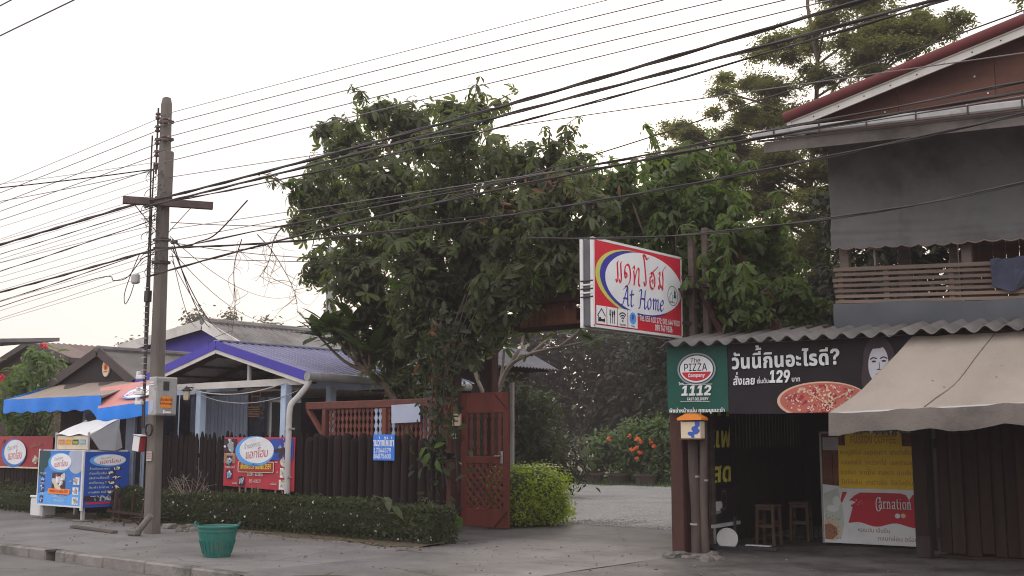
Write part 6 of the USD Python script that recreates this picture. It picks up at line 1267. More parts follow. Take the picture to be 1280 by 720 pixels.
for k in range(2):
    a_ = .75 + PI * k; c_, s_ = math.cos(a_), math.sin(a_); mb = MB(); mb.tube(smooth_path([(c_ * .27 - s_ * .06, s_ * .27 + c_ * .06, .405), (c_ * .295 - s_ * .045, s_ * .295 + c_ * .045, .45), (c_ * .295 + s_ * .045, s_ * .295 - c_ * .045, .45), (c_ * .27 + s_ * .06, s_ * .27 - c_ * .06, .405)]), .011, 6); part(tb, 'handle', mb, 'basket_green', smooth=True)

# ================================================================== PLANTS AND TREES
r = np.random.default_rng(101)
VB = [(-15.14,14.77,3.19,0.51),(-14.20,14.66,2.85,0.40),(-15.87,14.73,3.30,0.40),(-14.5,14.35,2.4,0.30),(-13.34,14.68,3.24,0.36),(-12.86,14.89,3.51,0.37),(-13.80,14.55,3.40,0.52),(-14.83,14.37,2.56,0.26),(-16.21,14.42,7.32,0.66),(-15.23,15.21,7.56,0.66),(-12.71,13.76,6.72,0.58),(-13.14,15.21,6.65,0.56),(-14.90,14.06,6.26,0.86),(-13.46,14.26,5.94,0.83),(-17.18,14.99,6.30,0.75),(-11.95,14.24,5.41,0.65),(-16.00,14.49,5.08,0.74),(-13.53,13.55,4.70,0.80),(-13.22,14.86,4.83,0.83),(-11.44,14.47,5.75,0.46),(-10.57,14.09,5.43,0.38),(-17.70,14.92,7.08,0.43),(-13.62,14.05,4.06,0.65),(-15.45,14.32,4.36,0.48),(-11.53,13.74,3.96,0.49),(-10.92,14.23,4.77,0.55),(-9.98,13.87,5.09,0.32),(-15.32,14.85,7.75,0.34),(-13.23,14.00,7.31,0.31),(-17.01,14.37,7.70,0.26),(-11.90,15.27,4.39,0.53),(-15.56,13.91,4.58,0.57),(-15.31,14.50,3.86,0.54),(-13.81,14.66,3.91,0.61),(-11.96,13.75,3.76,0.47),(-13.90,13.94,3.43,0.48),(-18.04,15.19,5.13,0.44),(-11.00,13.81,4.98,0.54),(-10.68,13.91,4.37,0.51),(-11.08,15.22,4.92,0.41),(-16.65,14.70,3.66,0.31),(-11.73,14.29,6.17,0.38),(-11.30,14.52,6.36,0.27),(-13.15,14.76,7.46,0.35),(-15.24,14.14,7.72,0.39),(-16.91,13.92,6.37,0.44),(-15.39,14.96,5.86,0.78),(-13.34,14.77,5.42,0.72),(-12.18,14.52,4.54,0.60),(-18.33,15.01,6.07,0.37)]
VR = [(-8.2,14.5,4.3,.26),(-8.0,14.45,3.9,.3),(-7.7,14.35,3.5,.26),(-7.9,14.6,4.55,.24),(-8.1,14.9,4.1,.30),(-7.9,14.6,3.75,.34),(-7.6,14.5,3.35,.3),(-8.2,15.0,4.6,.3),(-10.39,15.31,5.88,0.40),(-9.64,15.36,5.51,0.47),(-10.18,15.98,6.25,0.27),(-8.75,15.11,5.21,0.45),(-8.83,15.72,4.67,0.54),(-8.22,15.87,4.24,0.50),(-7.44,15.23,3.64,0.38),(-8.08,15.07,3.60,0.43),(-8.91,15.33,4.11,0.45),(-10.56,15.79,5.29,0.47),(-11.66,15.67,6.50,0.29),(-9.07,15.18,5.79,0.28),(-7.88,15.52,4.72,0.30),(-11.25,15.80,5.02,0.48),(-10.49,15.45,5.57,0.51),(-10.82,16.43,5.35,0.60),(-9.35,15.37,4.88,0.57),(-10.60,15.35,4.75,0.54),(-8.67,15.59,5.15,0.43),(-8.19,15.42,4.24,0.49),(-8.10,16.04,3.99,0.48),(-7.21,15.26,3.47,0.23),(-11.90,16.35,6.15,0.44),(-10.14,16.30,6.23,0.36),(-8.94,15.10,3.46,0.42),(-11.47,15.86,4.48,0.51),(-9.75,15.25,4.38,0.52),(-8.51,15.46,5.75,0.25),(-12.03,15.68,6.34,0.29),(-8.88,15.74,3.45,0.38)]
def whorls(rr): return [fan_tpl(int(rr.integers(5, 8)), rr) for _ in range(3)] + [twig_tpl(int(rr.integers(3, 5)), rr) for _ in range(2)]
def vine_tree(name, label, blobs, n, nleaf, root, seed, mats=('leaf_vine',), size=(.17, .31), trunk=.12, bright=None, cat='tree', shoots=0, hubz=2.6, ztop=99):
    rr = np.random.default_rng(seed); t = thing(name, label, cat, root); root = np.array(root, float)
    W5 = whorls(rr); bl = np.array(blobs); bl[:, :3] -= root
    tr_ = MB(); hub = np.array([0, 0, hubz]); p, rad = wobble((0, 0, -.05), hub, trunk, trunk * .8, rr, 8, .04); tr_.tube(p, rad, 9)
    for b in bl:
        mid = hub + (b[:3] - hub) * .55 + rr.normal(0, .2, 3); pts = smooth_path([hub, mid, b[:3], b[:3] + (b[:3] - mid) * .02], 5); tr_.tube(pts, np.linspace(trunk * .4, .012, len(pts)), 6)
        for k in range(5):
            d = rr.normal(size=3); d[2] = abs(d[2]) * .6; e = b[:3] + unit(d) * b[3] * .85; pts = smooth_path([b[:3] - (b[:3] - mid) * .1, (b[:3] + e) / 2 + rr.normal(0, .06, 3), e], 4); tr_.tube(pts, np.linspace(.014, .004, len(pts)), 4)
    part(t, 'trunk', tr_, 'bark', smooth=60)
    p, d = blob_points([tuple(b) for b in bl], n, rr, .35); z = d * .55 + np.array([0, 0, .55]) + rr.normal(size=d.shape) * .35; sc = rr.uniform(*size, n); R = rot_from(z, rr.uniform(0, 6, n)); idx = rr.integers(0, 5, n)
    # ragged shoots with leaf sprays along them stick out of the outline
    sp, sz = [], []; sh_ = MB()
    for k in range(shoots):
        b = bl[rr.integers(len(bl))]; d = rr.normal(size=3); d[2] = abs(d[2]) * .9 - .1; d[1] -= .3; d = unit(d); a0 = b[:3] + d * b[3] * .7; L = rr.uniform(.3, .7); e = a0 + d * L + [0, 0, rr.uniform(-.1, .2)]; e[2] = min(e[2], ztop)
        pts = smooth_path([a0, (a0 + e) / 2 + rr.normal(0, .05, 3), e], 5); sh_.tube(pts, np.linspace(.014, .005, len(pts)), 4)
        for q in np.linspace(.25, 1, int(3 + L * 4)): sp.append(a0 + (e - a0) * q + rr.normal(0, .04, 3)); sz.append(unit(d * .6 + np.array([0, 0, .5]) + rr.normal(0, .3, 3)))
    part(t, 'shoots', sh_, 'bark', kind='stuff')
    if shoots: m_s = len(sp); p = np.vstack([p, sp]); R = np.concatenate([R, rot_from(np.array(sz), rr.uniform(0, 6, m_s))]); sc = np.concatenate([sc, rr.uniform(*size, m_s) * .9]); idx = np.concatenate([idx, rr.integers(0, 5, m_s)]); n += m_s
    keep = p[:, 2] > .15
    # the whorls that show largest (towards the road) are parts of their own
    front = np.argsort((p + root)[:, 1] + rr.normal(0, .12, n))[:nleaf * 3]; front = rr.choice(front, nleaf, replace=False); isf = np.zeros(n, bool); isf[front] = True
    for q in range(5):
        s_ = keep & ~isf & (idx == q)
        if s_.any(): pass
    mb = MB()
    for q in range(5):
        s_ = keep & ~isf & (idx == q); v, f = scatter(W5[q], p[s_], R[s_], sc[s_]); mb.add(v, f)
    part(t, 'foliage', mb, mats[0], kind='stuff')
    for i in front:
        v, f = scatter(W5[idx[i]], p[i:i + 1], R[i:i + 1], sc[i:i + 1]); m_ = MB(); m_.add(v, f); part(t, 'leaf_spray', m_, bright if bright and rr.random() < .3 else mats[0])
    return t
vt = vine_tree('broadleaf_tree', 'big dark broad-leaved tree spreading over the gate canopy', VB, 5600, 200, (-14.6, 15.6, 0), 201, size=(.13, .27), shoots=110, hubz=4.0, ztop=7.95, bright='leaf_bright')
vine_tree('broadleaf_tree', 'brighter leafy climber spilling over the timber frame right of the red sign', VR, 2500, 95, (-8.9, 15.6, 0), 202, mats=('leaf_fresh',), size=(.14, .27), shoots=50, trunk=.07, bright='leaf_bright')
# dead brown fronds caught on the cables over the sign
mb = MB(); n = 70; p = np.column_stack([r.normal(-10.9, .45, n), r.normal(13.9, .25, n), r.normal(5.35, .16, n)]); v, f = scatter(leaf_tpl(1, .22, .3), p, rot_from(np.column_stack([r.normal(0, .6, n), r.normal(0, .6, n), -.3 + r.normal(0, .3, n)]), r.uniform(0, 6, n)), r.uniform(.12, .3, n)); mb.add(v, f)
pts = smooth_path([(-11.8, 14.0, 5.2), (-11.0, 13.9, 5.4), (-10.2, 13.9, 5.5)]); mb.tube(pts, .012, 5)
solo('dead_branch', mb, 'leaf_dead', 'clump of dead brown leaves hanging high above the red sign', 'branch')
# creeper on the gate post
cr = thing('creeper', 'leafy creeper hanging down in front of the right end of the trellis and log fence', 'creeper', (-12.0, 12.74, 0)); mb = MB()
for k in range(5):
    x = r.uniform(-.4, .15); pts = smooth_path([(x, r.uniform(-.1, .1) + .6, 3.9), (x + r.normal(0, .15), -.1, 2.6), (x + r.normal(0, .15), -.05, 1.6), (x + r.normal(0, .2), 0, r.uniform(.3, 1.0))]); mb.tube(pts, .009, 5)
part(cr, 'stems', mb, 'interior_dark')
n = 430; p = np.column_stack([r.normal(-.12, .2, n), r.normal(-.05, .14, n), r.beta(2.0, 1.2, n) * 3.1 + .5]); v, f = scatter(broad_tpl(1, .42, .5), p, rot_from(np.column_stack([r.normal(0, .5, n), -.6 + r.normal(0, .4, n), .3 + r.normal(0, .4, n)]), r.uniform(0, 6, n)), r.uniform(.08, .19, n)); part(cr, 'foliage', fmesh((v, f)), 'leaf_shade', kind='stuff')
n = 26; p = np.column_stack([r.normal(-.12, .2, n), r.normal(-.12, .1, n), r.uniform(1.9, 3.3, n)]); v, f = scatter(leaf_tpl(1, .3, .5), p, rot_from(np.column_stack([r.normal(0, .7, n), r.normal(0, .5, n), r.normal(-.2, .4, n)]), r.uniform(0, 6, n)), r.uniform(.12, .24, n)); part(cr, 'dead_leaves', fmesh((v, f)), 'leaf_dead', kind='stuff')
for (x, z) in ((-.05, 1.45), (.02, 1.36), (.10, 1.42), (.16, 1.25)):
    v, f = scatter(leaf_tpl(1, .42, .5), np.array([[x - .15, -.25, z]]), rot_from(np.array([[r.normal(0, .3), -.8, .5]]), np.array([r.uniform(0, 6)])), [.22]); part(cr, 'bright_leaf', fmesh((v, f)), 'leaf_bright')
def leafy_plant(name, label, loc, n, L, W, h, mat, seed, cat='plant', stems=6, spread=.25):
    rr = np.random.default_rng(seed); t = thing(name, label, cat, loc); mb = MB(); tips = []
    for k in range(stems):
        e = np.array([rr.normal(0, spread), rr.normal(0, spread), h * rr.uniform(.5, 1)]); pts = smooth_path([(0, 0, 0), e * [.3, .3, .55] + rr.normal(0, .02, 3), e], 5); mb.tube(pts, np.linspace(.018, .006, len(pts)), 5); tips.append(pts)
    part(t, 'stems', mb, 'bark')
    for k in range(n):
        pts = tips[k % stems]; q = pts[rr.integers(len(pts) // 3, len(pts))]; v, f = leaf_tpl(1, W, .45)
        v, f = scatter((v, f), q[None], rot_from(np.array([[rr.normal(0, .5), rr.normal(0, .5), .8]]), np.array([rr.uniform(0, 6)])), [L * rr.uniform(.7, 1.15)]); part(t, 'leaf', fmesh((v, f)), mat)
    return t
leafy_plant('leafy_weed', 'big-leaved bright green weed at the foot of the dark gate post', (-13.45, 14.1, 0), 26, .34, .45, .6, 'leaf_bright', 61)
leafy_plant('leafy_weed', 'dark leafy weed at the right end of the long hedge', (-12.3, 12.35, 0), 30, .24, .42, .7, 'leaf_vine', 62)
leafy_plant('leafy_weed', 'tuft of dry grass and weeds between the stakes and the pole', (-18.6, 11.6, 0), 30, .22, .18, .25, 'leaf_far', 63)
mb = MB(); rr = np.random.default_rng(64)
for k in range(26):
    a_ = rr.uniform(0, 2 * PI); e = np.array([math.cos(a_) * .5, math.sin(a_) * .3, rr.uniform(.5, .95)]); pts = smooth_path([(0, 0, .2), e * [.4, .4, .6] + rr.normal(0, .04, 3), e], 4); mb.tube(pts, np.linspace(.010, .003, len(pts)), 4)
    for j in range(5): q = pts[rr.integers(3, len(pts))]; mb.tube([q, q + rr.normal(0, .09, 3) + [0, 0, .04]], .003, 3)
solo('dry_shrub', mb, 'bark_pale', 'bare grey twiggy shrub poking out of the hedge right of the pole', 'shrub', loc=(-18.3, 12.4, 0))
# frangipani branch reaching left in front of the blue roof
pl_ = thing('frangipani', 'frangipani branch with big paddle leaves reaching left across the blue roof', 'tree', (-14.2, 14.0, 0)); mb = MB()
tips = [(-16.45, 13.9, 3.5), (-16.2, 14.0, 3.66), (-15.55, 14.0, 3.62), (-15.75, 14.0, 3.4), (-15.1, 13.95, 3.1)]; hubp = np.array([-.9, 0, 2.75])
mb.tube(smooth_path([(0, .4, 0), (-.1, .3, 1.3), (-.4, .1, 2.3), hubp]), np.linspace(.09, .055, 25), 8)
for tp in tips:
    e = np.array(tp) - [-14.2, 14.0, 0]; pts = smooth_path([hubp, hubp + (e - hubp) * .5 + [0, 0, -.12], e], 6); mb.tube(pts, np.linspace(.04, .02, len(pts)), 7)
part(pl_, 'branches', mb, 'bark', smooth=50)
for q, tp in enumerate(tips):
    e = np.array(tp) - [-14.2, 14.0, 0]
    for k in range(17):
        a_ = 2 * PI * k / 17 + r.uniform(-.2, .2); el = r.uniform(-.35, 1.0); L = r.uniform(.50, .78); W = .22; tt = np.linspace(0, 1, 6); wd = np.array([.12, .45, .8, 1.0, .75, .05]) * W / 2; vv = []
        for a2, w2 in zip(tt, wd): vv += [[a2 * L, w2, .03 * w2 / W - .12 * a2 * a2 * L], [a2 * L, 0, -.12 * a2 * a2 * L], [a2 * L, -w2, .03 * w2 / W - .12 * a2 * a2 * L]]
        ff = []
        for i in range(5):
            for j in range(2): A0 = i * 3 + j; ff += [[A0, A0 + 3, A0 + 4], [A0, A0 + 4, A0 + 1]]
        vv = np.array(vv); c_, s_ = math.cos(el), math.sin(el); vv = vv @ np.array([[c_, 0, -s_], [0, 1, 0], [s_, 0, c_]]).T.T if False else np.column_stack([vv[:, 0] * c_ - vv[:, 2] * s_, vv[:, 1], vv[:, 0] * s_ + vv[:, 2] * c_])
        c_, s_ = math.cos(a_), math.sin(a_); vv = np.column_stack([vv[:, 0] * c_ - vv[:, 1] * s_, vv[:, 0] * s_ + vv[:, 1] * c_, vv[:, 2]]) + e
        m_ = MB(); m_.add(vv, ff); part(pl_, 'leaf', m_, 'leaf_plumeria', smooth=True)
# frangipani behind the gate
fg = thing('frangipani', 'pale branching frangipani with white flowers behind the open gate', 'tree', (-15.6, 18.0, 0)); mb = MB()
bp = {'a': [(0, 0, 0), (-.1, 0, 1.2), (-.1, 0, 2.0)], 'b': [(-.1, 0, 2.0), (.35, 0, 3.0), (1.0, -.05, 3.3), (1.8, 0, 3.42), (2.6, 0, 3.5)], 'c': [(-.1, 0, 2.0), (.1, .1, 2.8), (.2, .1, 3.5)], 'd': [(.35, 0, 3.0), (.65, .1, 3.5), (.75, .1, 3.8)], 'e': [(1.0, 0, 3.3), (1.4, .1, 3.6), (1.7, 0, 3.7)], 'f': [(-.1, 0, 2.2), (-.5, 0, 2.9), (-.6, 0, 3.3)], 'g': [(1.8, 0, 3.42), (2.2, .05, 3.7), (2.3, 0, 3.8)]}
for k, pts in bp.items(): pts = smooth_path(pts, 6); mb.tube(pts, np.linspace(.10 if k == 'a' else .055, .07 if k == 'a' else .022, len(pts)), 8)
part(fg, 'branches', mb, 'bark_pale', smooth=50)
rr = np.random.default_rng(71)
for e in ([.2, .1, 3.5], [.75, .1, 3.8], [1.7, 0, 3.7], [-.6, 0, 3.3], [2.3, 0, 3.8], [2.6, 0, 3.5]):
    for k in range(8):
        v, f = scatter(leaf_tpl(1, .3, .3), np.array([e]), rot_from(np.array([[rr.normal(0, .5), rr.normal(0, .5), .7]]), np.array([rr.uniform(0, 6)])), [rr.uniform(.28, .42)]); part(fg, 'leaf', fmesh((v, f)), 'leaf_plumeria')
for e in ([.39, -.05, 3.66], [1.46, -.1, 3.56], [.93, -.1, 3.42]):
    v1 = scatter(whorl_tpl(5, rr, 1, .5, .2, .2), np.array(e) + rr.normal(0, .07, (7, 3)), rot_from(rr.normal(size=(7, 3)) + [0, -.8, .4], rr.uniform(0, 6, 7)), rr.uniform(.05, .08, 7)); part(fg, 'flower', fmesh(v1), 'petal_white')
def shrub(name, label, cat, root, blobs, n, tpl, mat, size, seed, shell=.5, up=.5, stems=8, flowers=None, inner=True, flat=1.0):
    rr = np.random.default_rng(seed); t = thing(name, label, cat, root); bl = np.array(blobs, float); bl[:, :3] -= np.array(root)
    mb = MB()
    for k in range(stems):
        b = bl[k % len(bl)]; p, rad = wobble((rr.normal(0, .1), rr.normal(0, .1), 0), b[:3] + rr.normal(0, b[3] * .3, 3), .04 + .01 * b[3], .012, rr, 6, .06); mb.tube(p, rad, 6)
    part(t, 'stems', mb, 'bark', smooth=50)
    v, f = foliage([tuple(b) for b in bl], n, tpl, rr, size, up, shell, flat); nv = len(tpl[0]); low = v[:, 2].reshape(-1, nv).min(1) > .02; f = f.reshape(len(low), -1, 3)[low].reshape(-1, 3); part(t, 'foliage', fmesh((v, f)), mat, kind='stuff')
    if flowers:
        fm, pts, sz = flowers
        for q in pts:
            v1 = scatter(whorl_tpl(6, rr, 1, .45, .1, .3), np.array(q) - root + rr.normal(0, sz * .3, (9, 3)), rot_from(rr.normal(size=(9, 3)) + [.3, -.9, .4], rr.uniform(0, 6, 9)), rr.uniform(sz * .5, sz, 9)); part(t, 'flower', fmesh(v1), fm)
    return t
FL = [(-22.9, 32.55, 1.61), (-22.0, 32.55, 1.69), (-21.7, 32.55, 1.6), (-21.5, 32.5, 1.5), (-21.0, 32.5, 1.33), (-21.7, 32.5, 1.28), (-21.55, 32.5, 1.12), (-21.7, 32.5, .92), (-21.9, 32.55, 1.22), (-21.1, 32.5, 1.47)]
shrub('flowering_shrub', 'green shrub with orange flowers at the far edge of the gravel', 'shrub', (-21.9, 33.6, 0), [(-23.4, 33.7, 1.1, .85), (-22.1, 33.6, 1.25, .9), (-20.9, 33.4, 1.5, .8), (-24.1, 33.4, .6, .5), (-20.2, 33.6, 1.6, .8), (-22.6, 33.3, .5, .6), (-21.3, 33.3, .55, .6), (-23.6, 33.2, 1.3, .6), (-20.6, 33.3, .9, .7), (-21.6, 33.5, 1.9, .6), (-20.6, 33.6, 2.1, .6), (-22.6, 33.5, 1.7, .6)], 5200, broad_tpl(1, .42, .4), 'leaf_shrub', (.14, .28), 81, .5, flowers=('petal_orange', FL, .085))
for k, (x, y, lb) in enumerate(((-23.6, 32.6, 'leftmost dark plant pot on the gravel edge below the flowering shrub'), (-22.6, 32.7, 'middle dark plant pot on the gravel edge below the orange flowers'), (-21.4, 32.6, 'rightmost dark plant pot on the gravel edge below the flowering shrub'))):
    t = thing('plant_pot', lb, 'plant pot', (x, y, 0)); mb = MB(); mb.lathe([(0, 0), (.28, 0), (.38, .32), (.42, .33), (.42, .40), (.36, .40), (.33, .3), (0, .3)], n=16); part(t, 'pot', mb, 'terracotta', smooth=40)
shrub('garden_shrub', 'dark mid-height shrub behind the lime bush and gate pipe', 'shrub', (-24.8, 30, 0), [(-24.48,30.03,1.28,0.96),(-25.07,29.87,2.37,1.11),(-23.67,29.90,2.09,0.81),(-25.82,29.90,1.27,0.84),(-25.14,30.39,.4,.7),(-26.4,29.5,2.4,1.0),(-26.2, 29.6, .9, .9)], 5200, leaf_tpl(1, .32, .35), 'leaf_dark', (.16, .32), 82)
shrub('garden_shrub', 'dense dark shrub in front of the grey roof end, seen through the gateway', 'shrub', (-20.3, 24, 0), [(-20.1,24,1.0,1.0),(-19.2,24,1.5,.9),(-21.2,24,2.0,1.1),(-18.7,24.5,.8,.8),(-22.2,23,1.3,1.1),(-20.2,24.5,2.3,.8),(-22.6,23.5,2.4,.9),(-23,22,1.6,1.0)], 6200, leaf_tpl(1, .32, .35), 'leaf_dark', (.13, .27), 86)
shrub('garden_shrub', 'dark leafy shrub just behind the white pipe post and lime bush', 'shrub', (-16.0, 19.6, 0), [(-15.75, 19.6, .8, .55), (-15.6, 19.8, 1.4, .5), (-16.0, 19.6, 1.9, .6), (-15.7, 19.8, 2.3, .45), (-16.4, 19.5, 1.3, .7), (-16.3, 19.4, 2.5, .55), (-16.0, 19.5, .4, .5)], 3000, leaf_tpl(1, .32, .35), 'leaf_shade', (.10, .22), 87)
shrub('garden_shrub', 'paler feathery shrub between the lime bush and the dark trees', 'shrub', (-22.4, 27, 0), [(-22.6, 27, 1.0, .8), (-23.2, 27.3, 1.7, .7), (-22.0, 26.8, .5, .6)], 2200, leaf_tpl(1, .22, .3), 'leaf_far', (.10, .2), 83)
shrub('flowering_shrub', 'tall shrub with red flowers at the left edge by the brown house', 'shrub', (-26.6, 13.5, 0), [(-26.9, 13.4, 2.9, .6), (-25.9, 13.4, 3.2, .55), (-27.6, 13.5, 2.4, .7), (-25.6, 13.4, 2.6, .5), (-26.6, 13.5, 1.9, .7), (-26.3, 13.4, 3.55, .35)], 1500, leaf_tpl(1, .3, .4), 'leaf_shrub', (.16, .32), 84, .3, flowers=('petal_red', [(-27.35, 12.9, 3.41), (-27.0, 12.9, 3.04), (-25.2, 13.0, 3.75), (-27.3, 12.9, 3.1)], .10))
def grove(name, label, root, blobs, n, tpl, mat, size, seed, trunk=.22, shell=.45, up=.55, flat=1.0, cat='tree', bark='bark', top=None, sub=0, limb=1):
    rr = np.random.default_rng(seed); t = thing(name, label, cat, root); bl = np.array(blobs, float); bl[:, :3] -= np.array(root); mb = MB(); H_ = top or np.median(bl[:, 2])
    p, rad = wobble((0, 0, -.1), (0, 0, H_), trunk, trunk * .35, rr, 10, .015); mb.tube(p, rad, 9)
    for b in bl[::limb]:
        z0 = max(.6, b[2] - np.linalg.norm(b[:2]) * .5); z0 = min(z0, H_ * .97); c0 = np.array([np.interp(z0, p[:, 2], p[:, 0]), np.interp(z0, p[:, 2], p[:, 1]), z0]); mid = (c0 + b[:3]) / 2 + [0, 0, .15] + rr.normal(0, .1, 3)
        pts = smooth_path([c0, mid, b[:3]], 5); mb.tube(pts, np.linspace(trunk * .3, .025, len(pts)), 6)
        for j in range(sub):
            e = b[:3] + unit(rr.normal(size=3) * [1, 1, .4]) * b[3] * 1.05; q = smooth_path([(mid + b[:3]) / 2, (b[:3] + e) / 2, e], 4); mb.tube(q, np.linspace(.025, .006, len(q)), 4)
    part(t, 'trunk', mb, bark, smooth=50)
    v, f = foliage([tuple(b) for b in bl], n, tpl, rr, size, up, shell, flat); nv = len(tpl[0]); low = v[:, 2].reshape(-1, nv).min(1) > .02; f = f.reshape(len(low), -1, 3)[low].reshape(-1, 3); part(t, 'crown', fmesh((v, f)), mat, kind='stuff'); return t
# feathery sprays for the tall tree on the right: many flat tiers of tiny leaflets
rr = np.random.default_rng(91); spray = MB()
for k in range(15):
    a_ = rr.uniform(0, 2 * PI); q = .62 * math.sqrt(rr.random()); L = rr.uniform(.26, .42); c_, s_ = math.cos(a_ + rr.normal(0, .8)), math.sin(a_ + rr.normal(0, .8)); z_ = rr.normal(0, .09)
    lf_ = np.array([[0, 0, 0], [L * .5, L * .2, .03], [L, 0, -.06], [L * .5, -L * .2, .03]]); spray.add(np.column_stack([lf_[:, 0] * c_ - lf_[:, 1] * s_ + q * math.cos(a_), lf_[:, 0] * s_ + lf_[:, 1] * c_ + q * math.sin(a_), lf_[:, 2] + z_ - .1 * q]), [[0, 2, 1], [0, 3, 2]])
spray = spray.arr()
BT = [(-11.84,25.34,11.29,0.90),(-11.30,25.95,10.29,1.00),(-14.22,28.21,10.52,1.02),(-12.64,27.33,9.37,1.07),(-10.21,25.38,10.92,0.97),(-14.46,26.73,9.33,0.87),(-9.58,26.92,11.62,0.90),(-13.21,25.64,7.85,1.03),(-12.98,27.94,7.77,1.19),(-14.26,25.45,7.97,0.84),(-15.59,26.56,9.95,0.56),(-12.64,27.07,6.10,1.15),(-14.05,26.72,6.85,1.07),(-11.38,27.35,12.84,1.27),(-13.79,27.95,5.00,1.09),(-10.03,28.83,12.72,0.64),(-14.08,26.14,10.91,0.54),(-10.71,27.59,10.79,0.83),(-11.95,27.78,14.71,1.31),(-10.03,26.17,13.17,0.99),(-11.6,26.5,5.2,1.2),(-10.6,26.5,7.4,1.2),(-10.2,26.6,9.0,1.1),(-13.0, 26.6, 4.0, 1.2), (-15.30,26.07,9.91,0.66),(-14.12,25.54,10.34,0.72),(-15.29,25.18,8.84,0.64),(-14.16,26.99,11.48,0.79),(-15.27,26.37,8.39,0.88),(-17.57,28.06,10.86,0.34),(-13.96,27.63,9.20,1.10),(-12.94,27.58,10.58,1.00),(-10.76,25.06,8.97,0.96),(-14.36,26.68,7.54,1.08),(-13.07,26.84,6.75,1.15),(-11.21,25.06,7.86,1.06),(-14.86,26.43,6.25,0.97),(-11.94,25.95,4.89,0.89),(-13.04,25.59,5.55,1.01),(-13.16,27.45,12.41,0.88),(-10.95,26.25,11.76,0.93),(-9.57,25.23,10.54,0.94),(-8.91,26.08,11.21,0.76),(-12.47,27.83,13.72,1.10),(-10.43,26.15,13.06,1.00),(-8.15,25.50,11.15,0.33),(-10.14,25.11,9.85,0.76),(-15.9,26.3,9.2,.6),(-15.0,25.6,9.4,.7),(-13.6,25.6,9.6,.8),(-13.9,26,8.4,.9),(-12.4,25.8,8.6,.9),(-12.2,26,9.6,.9),(-11.0,25.6,6.8,1.0),(-12.3,25.6,6.6,1.0),(-13.6,25.8,6.2,.9)]
tiers = []
for (x, y, z, q) in BT:
    for k in range(3): a_ = rr.uniform(0, 2 * PI); d = q * rr.uniform(.2, 1.0); tiers.append((x + math.cos(a_) * d, y + math.sin(a_) * d, z + rr.uniform(-.6, .5) * q, q * rr.uniform(.42, .85)))
grove('feathery_tree', 'tall feathery tree with layered branches behind the red gabled house', (-12.2, 26.8, 0), tiers, 19000, spray, 'leaf_fine', (.20, .36), 92, .11, .0, .75, .32, top=14.5, sub=1, limb=4)
TR = [((-8.0, 30), 13.5, 'tall tree rising behind the red roof at the top right corner', 2.0), ]
grove('feathery_tree', 'fine-leaved tree top showing above the red roof at the top right corner', (-5.0, 25, 0), [(-5.6, 25, 11.0, 1.0), (-4.6, 25.5, 11.8, 1.1), (-3.6, 25, 11.2, 1.0), (-4.6, 25, 10.0, 1.2), (-6.3, 25.4, 11.8, .7), (-5.4, 25.5, 12.6, .8)], 2600, spray, 'leaf_fine', (.22, .40), 93, .12, .1, .8, .4, top=11.5, sub=2)
big = leaf_tpl(1, .4, .35)
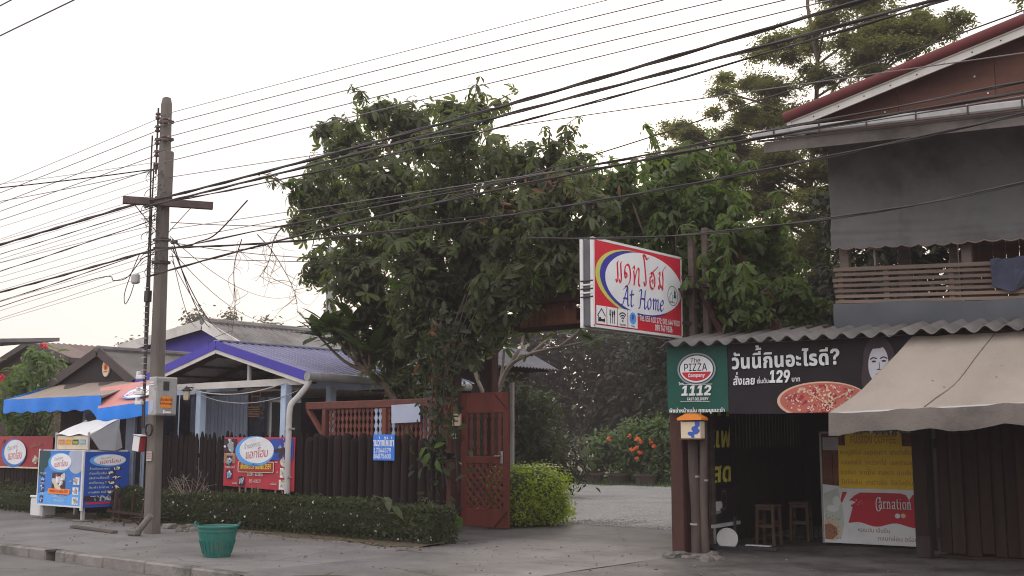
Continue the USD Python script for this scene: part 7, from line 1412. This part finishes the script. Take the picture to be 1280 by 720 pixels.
for k, (lb, root, bl) in enumerate([
    ('dark broad tree left behind the gate canopy', (-38, 43.5, 0), [(-38.6, 44.7, 3.2, 2.5), (-41.6, 44.2, 6.2, 2.6), (-37, 43, 6.0, 2.2), (-35.6, 42.5, 3.6, 2.2), (-38.5, 43, 5.5, 2.4), (-39.5, 43, 2.0, 2.0)]),
    ('dark tree with visible trunk in the middle of the garden gap', (-32.2, 42, 0), [(-32.8, 42.1, 5.9, 2.6), (-31.5, 44.8, 6.6, 2.4), (-32.8, 42.6, 3.2, 2.0), (-33.6, 40.1, 5.9, 1.9), (-30.5, 43, 4.6, 2.0), (-34.2, 42, 4.4, 1.8)]),
    ('dark tree behind the orange flowering shrub', (-27.6, 41.5, 0), [(-28.2, 41.3, 3.3, 2.1), (-27.3, 43.8, 3.0, 1.8), (-26.7, 44.4, 6.4, 2.2), (-28.6, 42, 5.8, 2.0), (-29.4, 42, 2.0, 1.6), (-27.0, 40, 2.0, 1.5)]),
    ('dark tree behind the green banner end of the shop', (-24.2, 40, 0), [(-25.3, 39.5, 4.9, 2.0), (-22.9, 41.9, 5.3, 2.0), (-24.0, 39.6, 2.6, 1.8), (-21.5, 39, 3.6, 2.0), (-25, 40, 6.6, 1.6), (-22, 40, 6.6, 1.8)]),
    ('dark dense tree left of the feathery tree above the sign', (-17.6, 30.5, 0), [(-17.5, 30.5, 5.2, 1.7), (-19.4, 31, 4.4, 1.6), (-15.9, 30, 4.6, 1.5), (-18.2, 30.5, 3.2, 1.5), (-16.6, 30, 6.2, 1.2), (-16.4, 30.2, 3.0, 1.4)]),
    ('dark dense tree directly behind the balcony corner', (-9.6, 24, 0), [(-10.6, 24, 4.6, 1.4), (-9.2, 24, 5.4, 1.4), (-11.4, 24.2, 3.4, 1.2), (-8.4, 24, 4.0, 1.4), (-10, 24, 6.6, 1.1), (-7.6, 24, 5.8, 1.2)])]):
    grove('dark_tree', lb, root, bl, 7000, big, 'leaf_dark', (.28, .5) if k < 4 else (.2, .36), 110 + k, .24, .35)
far = [((-84, 51), 9.2, 3.0, 'hazy pale tree top beyond the roofs left of the pole'), ((-67, 50), 9.4, 3.2, 'hazy grey-green tree above the grey roof ridge'), ((-61.5, 49), 8.4, 2.6, 'lower hazy tree right of the one above the grey roof ridge'), ((-46, 48), 8.5, 3.0, 'pale tree half hidden behind the frangipani leaves and far pole'), ((-52, 52), 8.0, 3.0, 'pale tree low behind the grey roof')]
for k, ((x, y), h_, q, lb) in enumerate(far):
    rr = np.random.default_rng(130 + k); bl = [(x + rr.normal(0, q * .5), y + rr.normal(0, q * .5), h_ - q * .5 + rr.normal(0, q * .3), q * rr.uniform(.3, .5)) for _ in range(9)] + [(x, y, h_ * .5, q * .6)]
    grove('far_tree', lb, (x, y, 0), bl, 5200, leaf_tpl(1, .5, .3), 'leaf_far', (.2, .42), 140 + k, .22, .25, sub=1)
rr = np.random.default_rng(150); n = 9000; x = rr.uniform(-190, 120, n); y = 75 + rr.normal(0, 5, n); hh = 4.5 + 3 * meshkit.noise(np.column_stack([x * .12, x * 0, x * 0])); p = np.column_stack([x, y, rr.random(n) ** .7 * hh]); v, f = scatter(leaf_tpl(1, .6, .3), p, rot_from(rr.normal(size=(n, 3)) + [0, -.5, .6], rr.uniform(0, 6, n)), rr.uniform(.8, 1.8, n))
solo('distant_woods', fmesh((v, f)), 'leaf_far', 'distant band of trees on the horizon behind the gardens', 'woods', kind='stuff')

# ------------------------------------------------------------------ evening haze
usdkit.material(stage, look('haze_air'), {'v': ('principled_volume', {'color': (1.0, .88, .94), 'density': .0009, 'anisotropy': .3})}, volume='v.volume')
mb = MB(); mb.box((-50, 220, 8.4), (760, 600, 19.2)); solo('haze', mb, 'haze_air', kind='stuff')
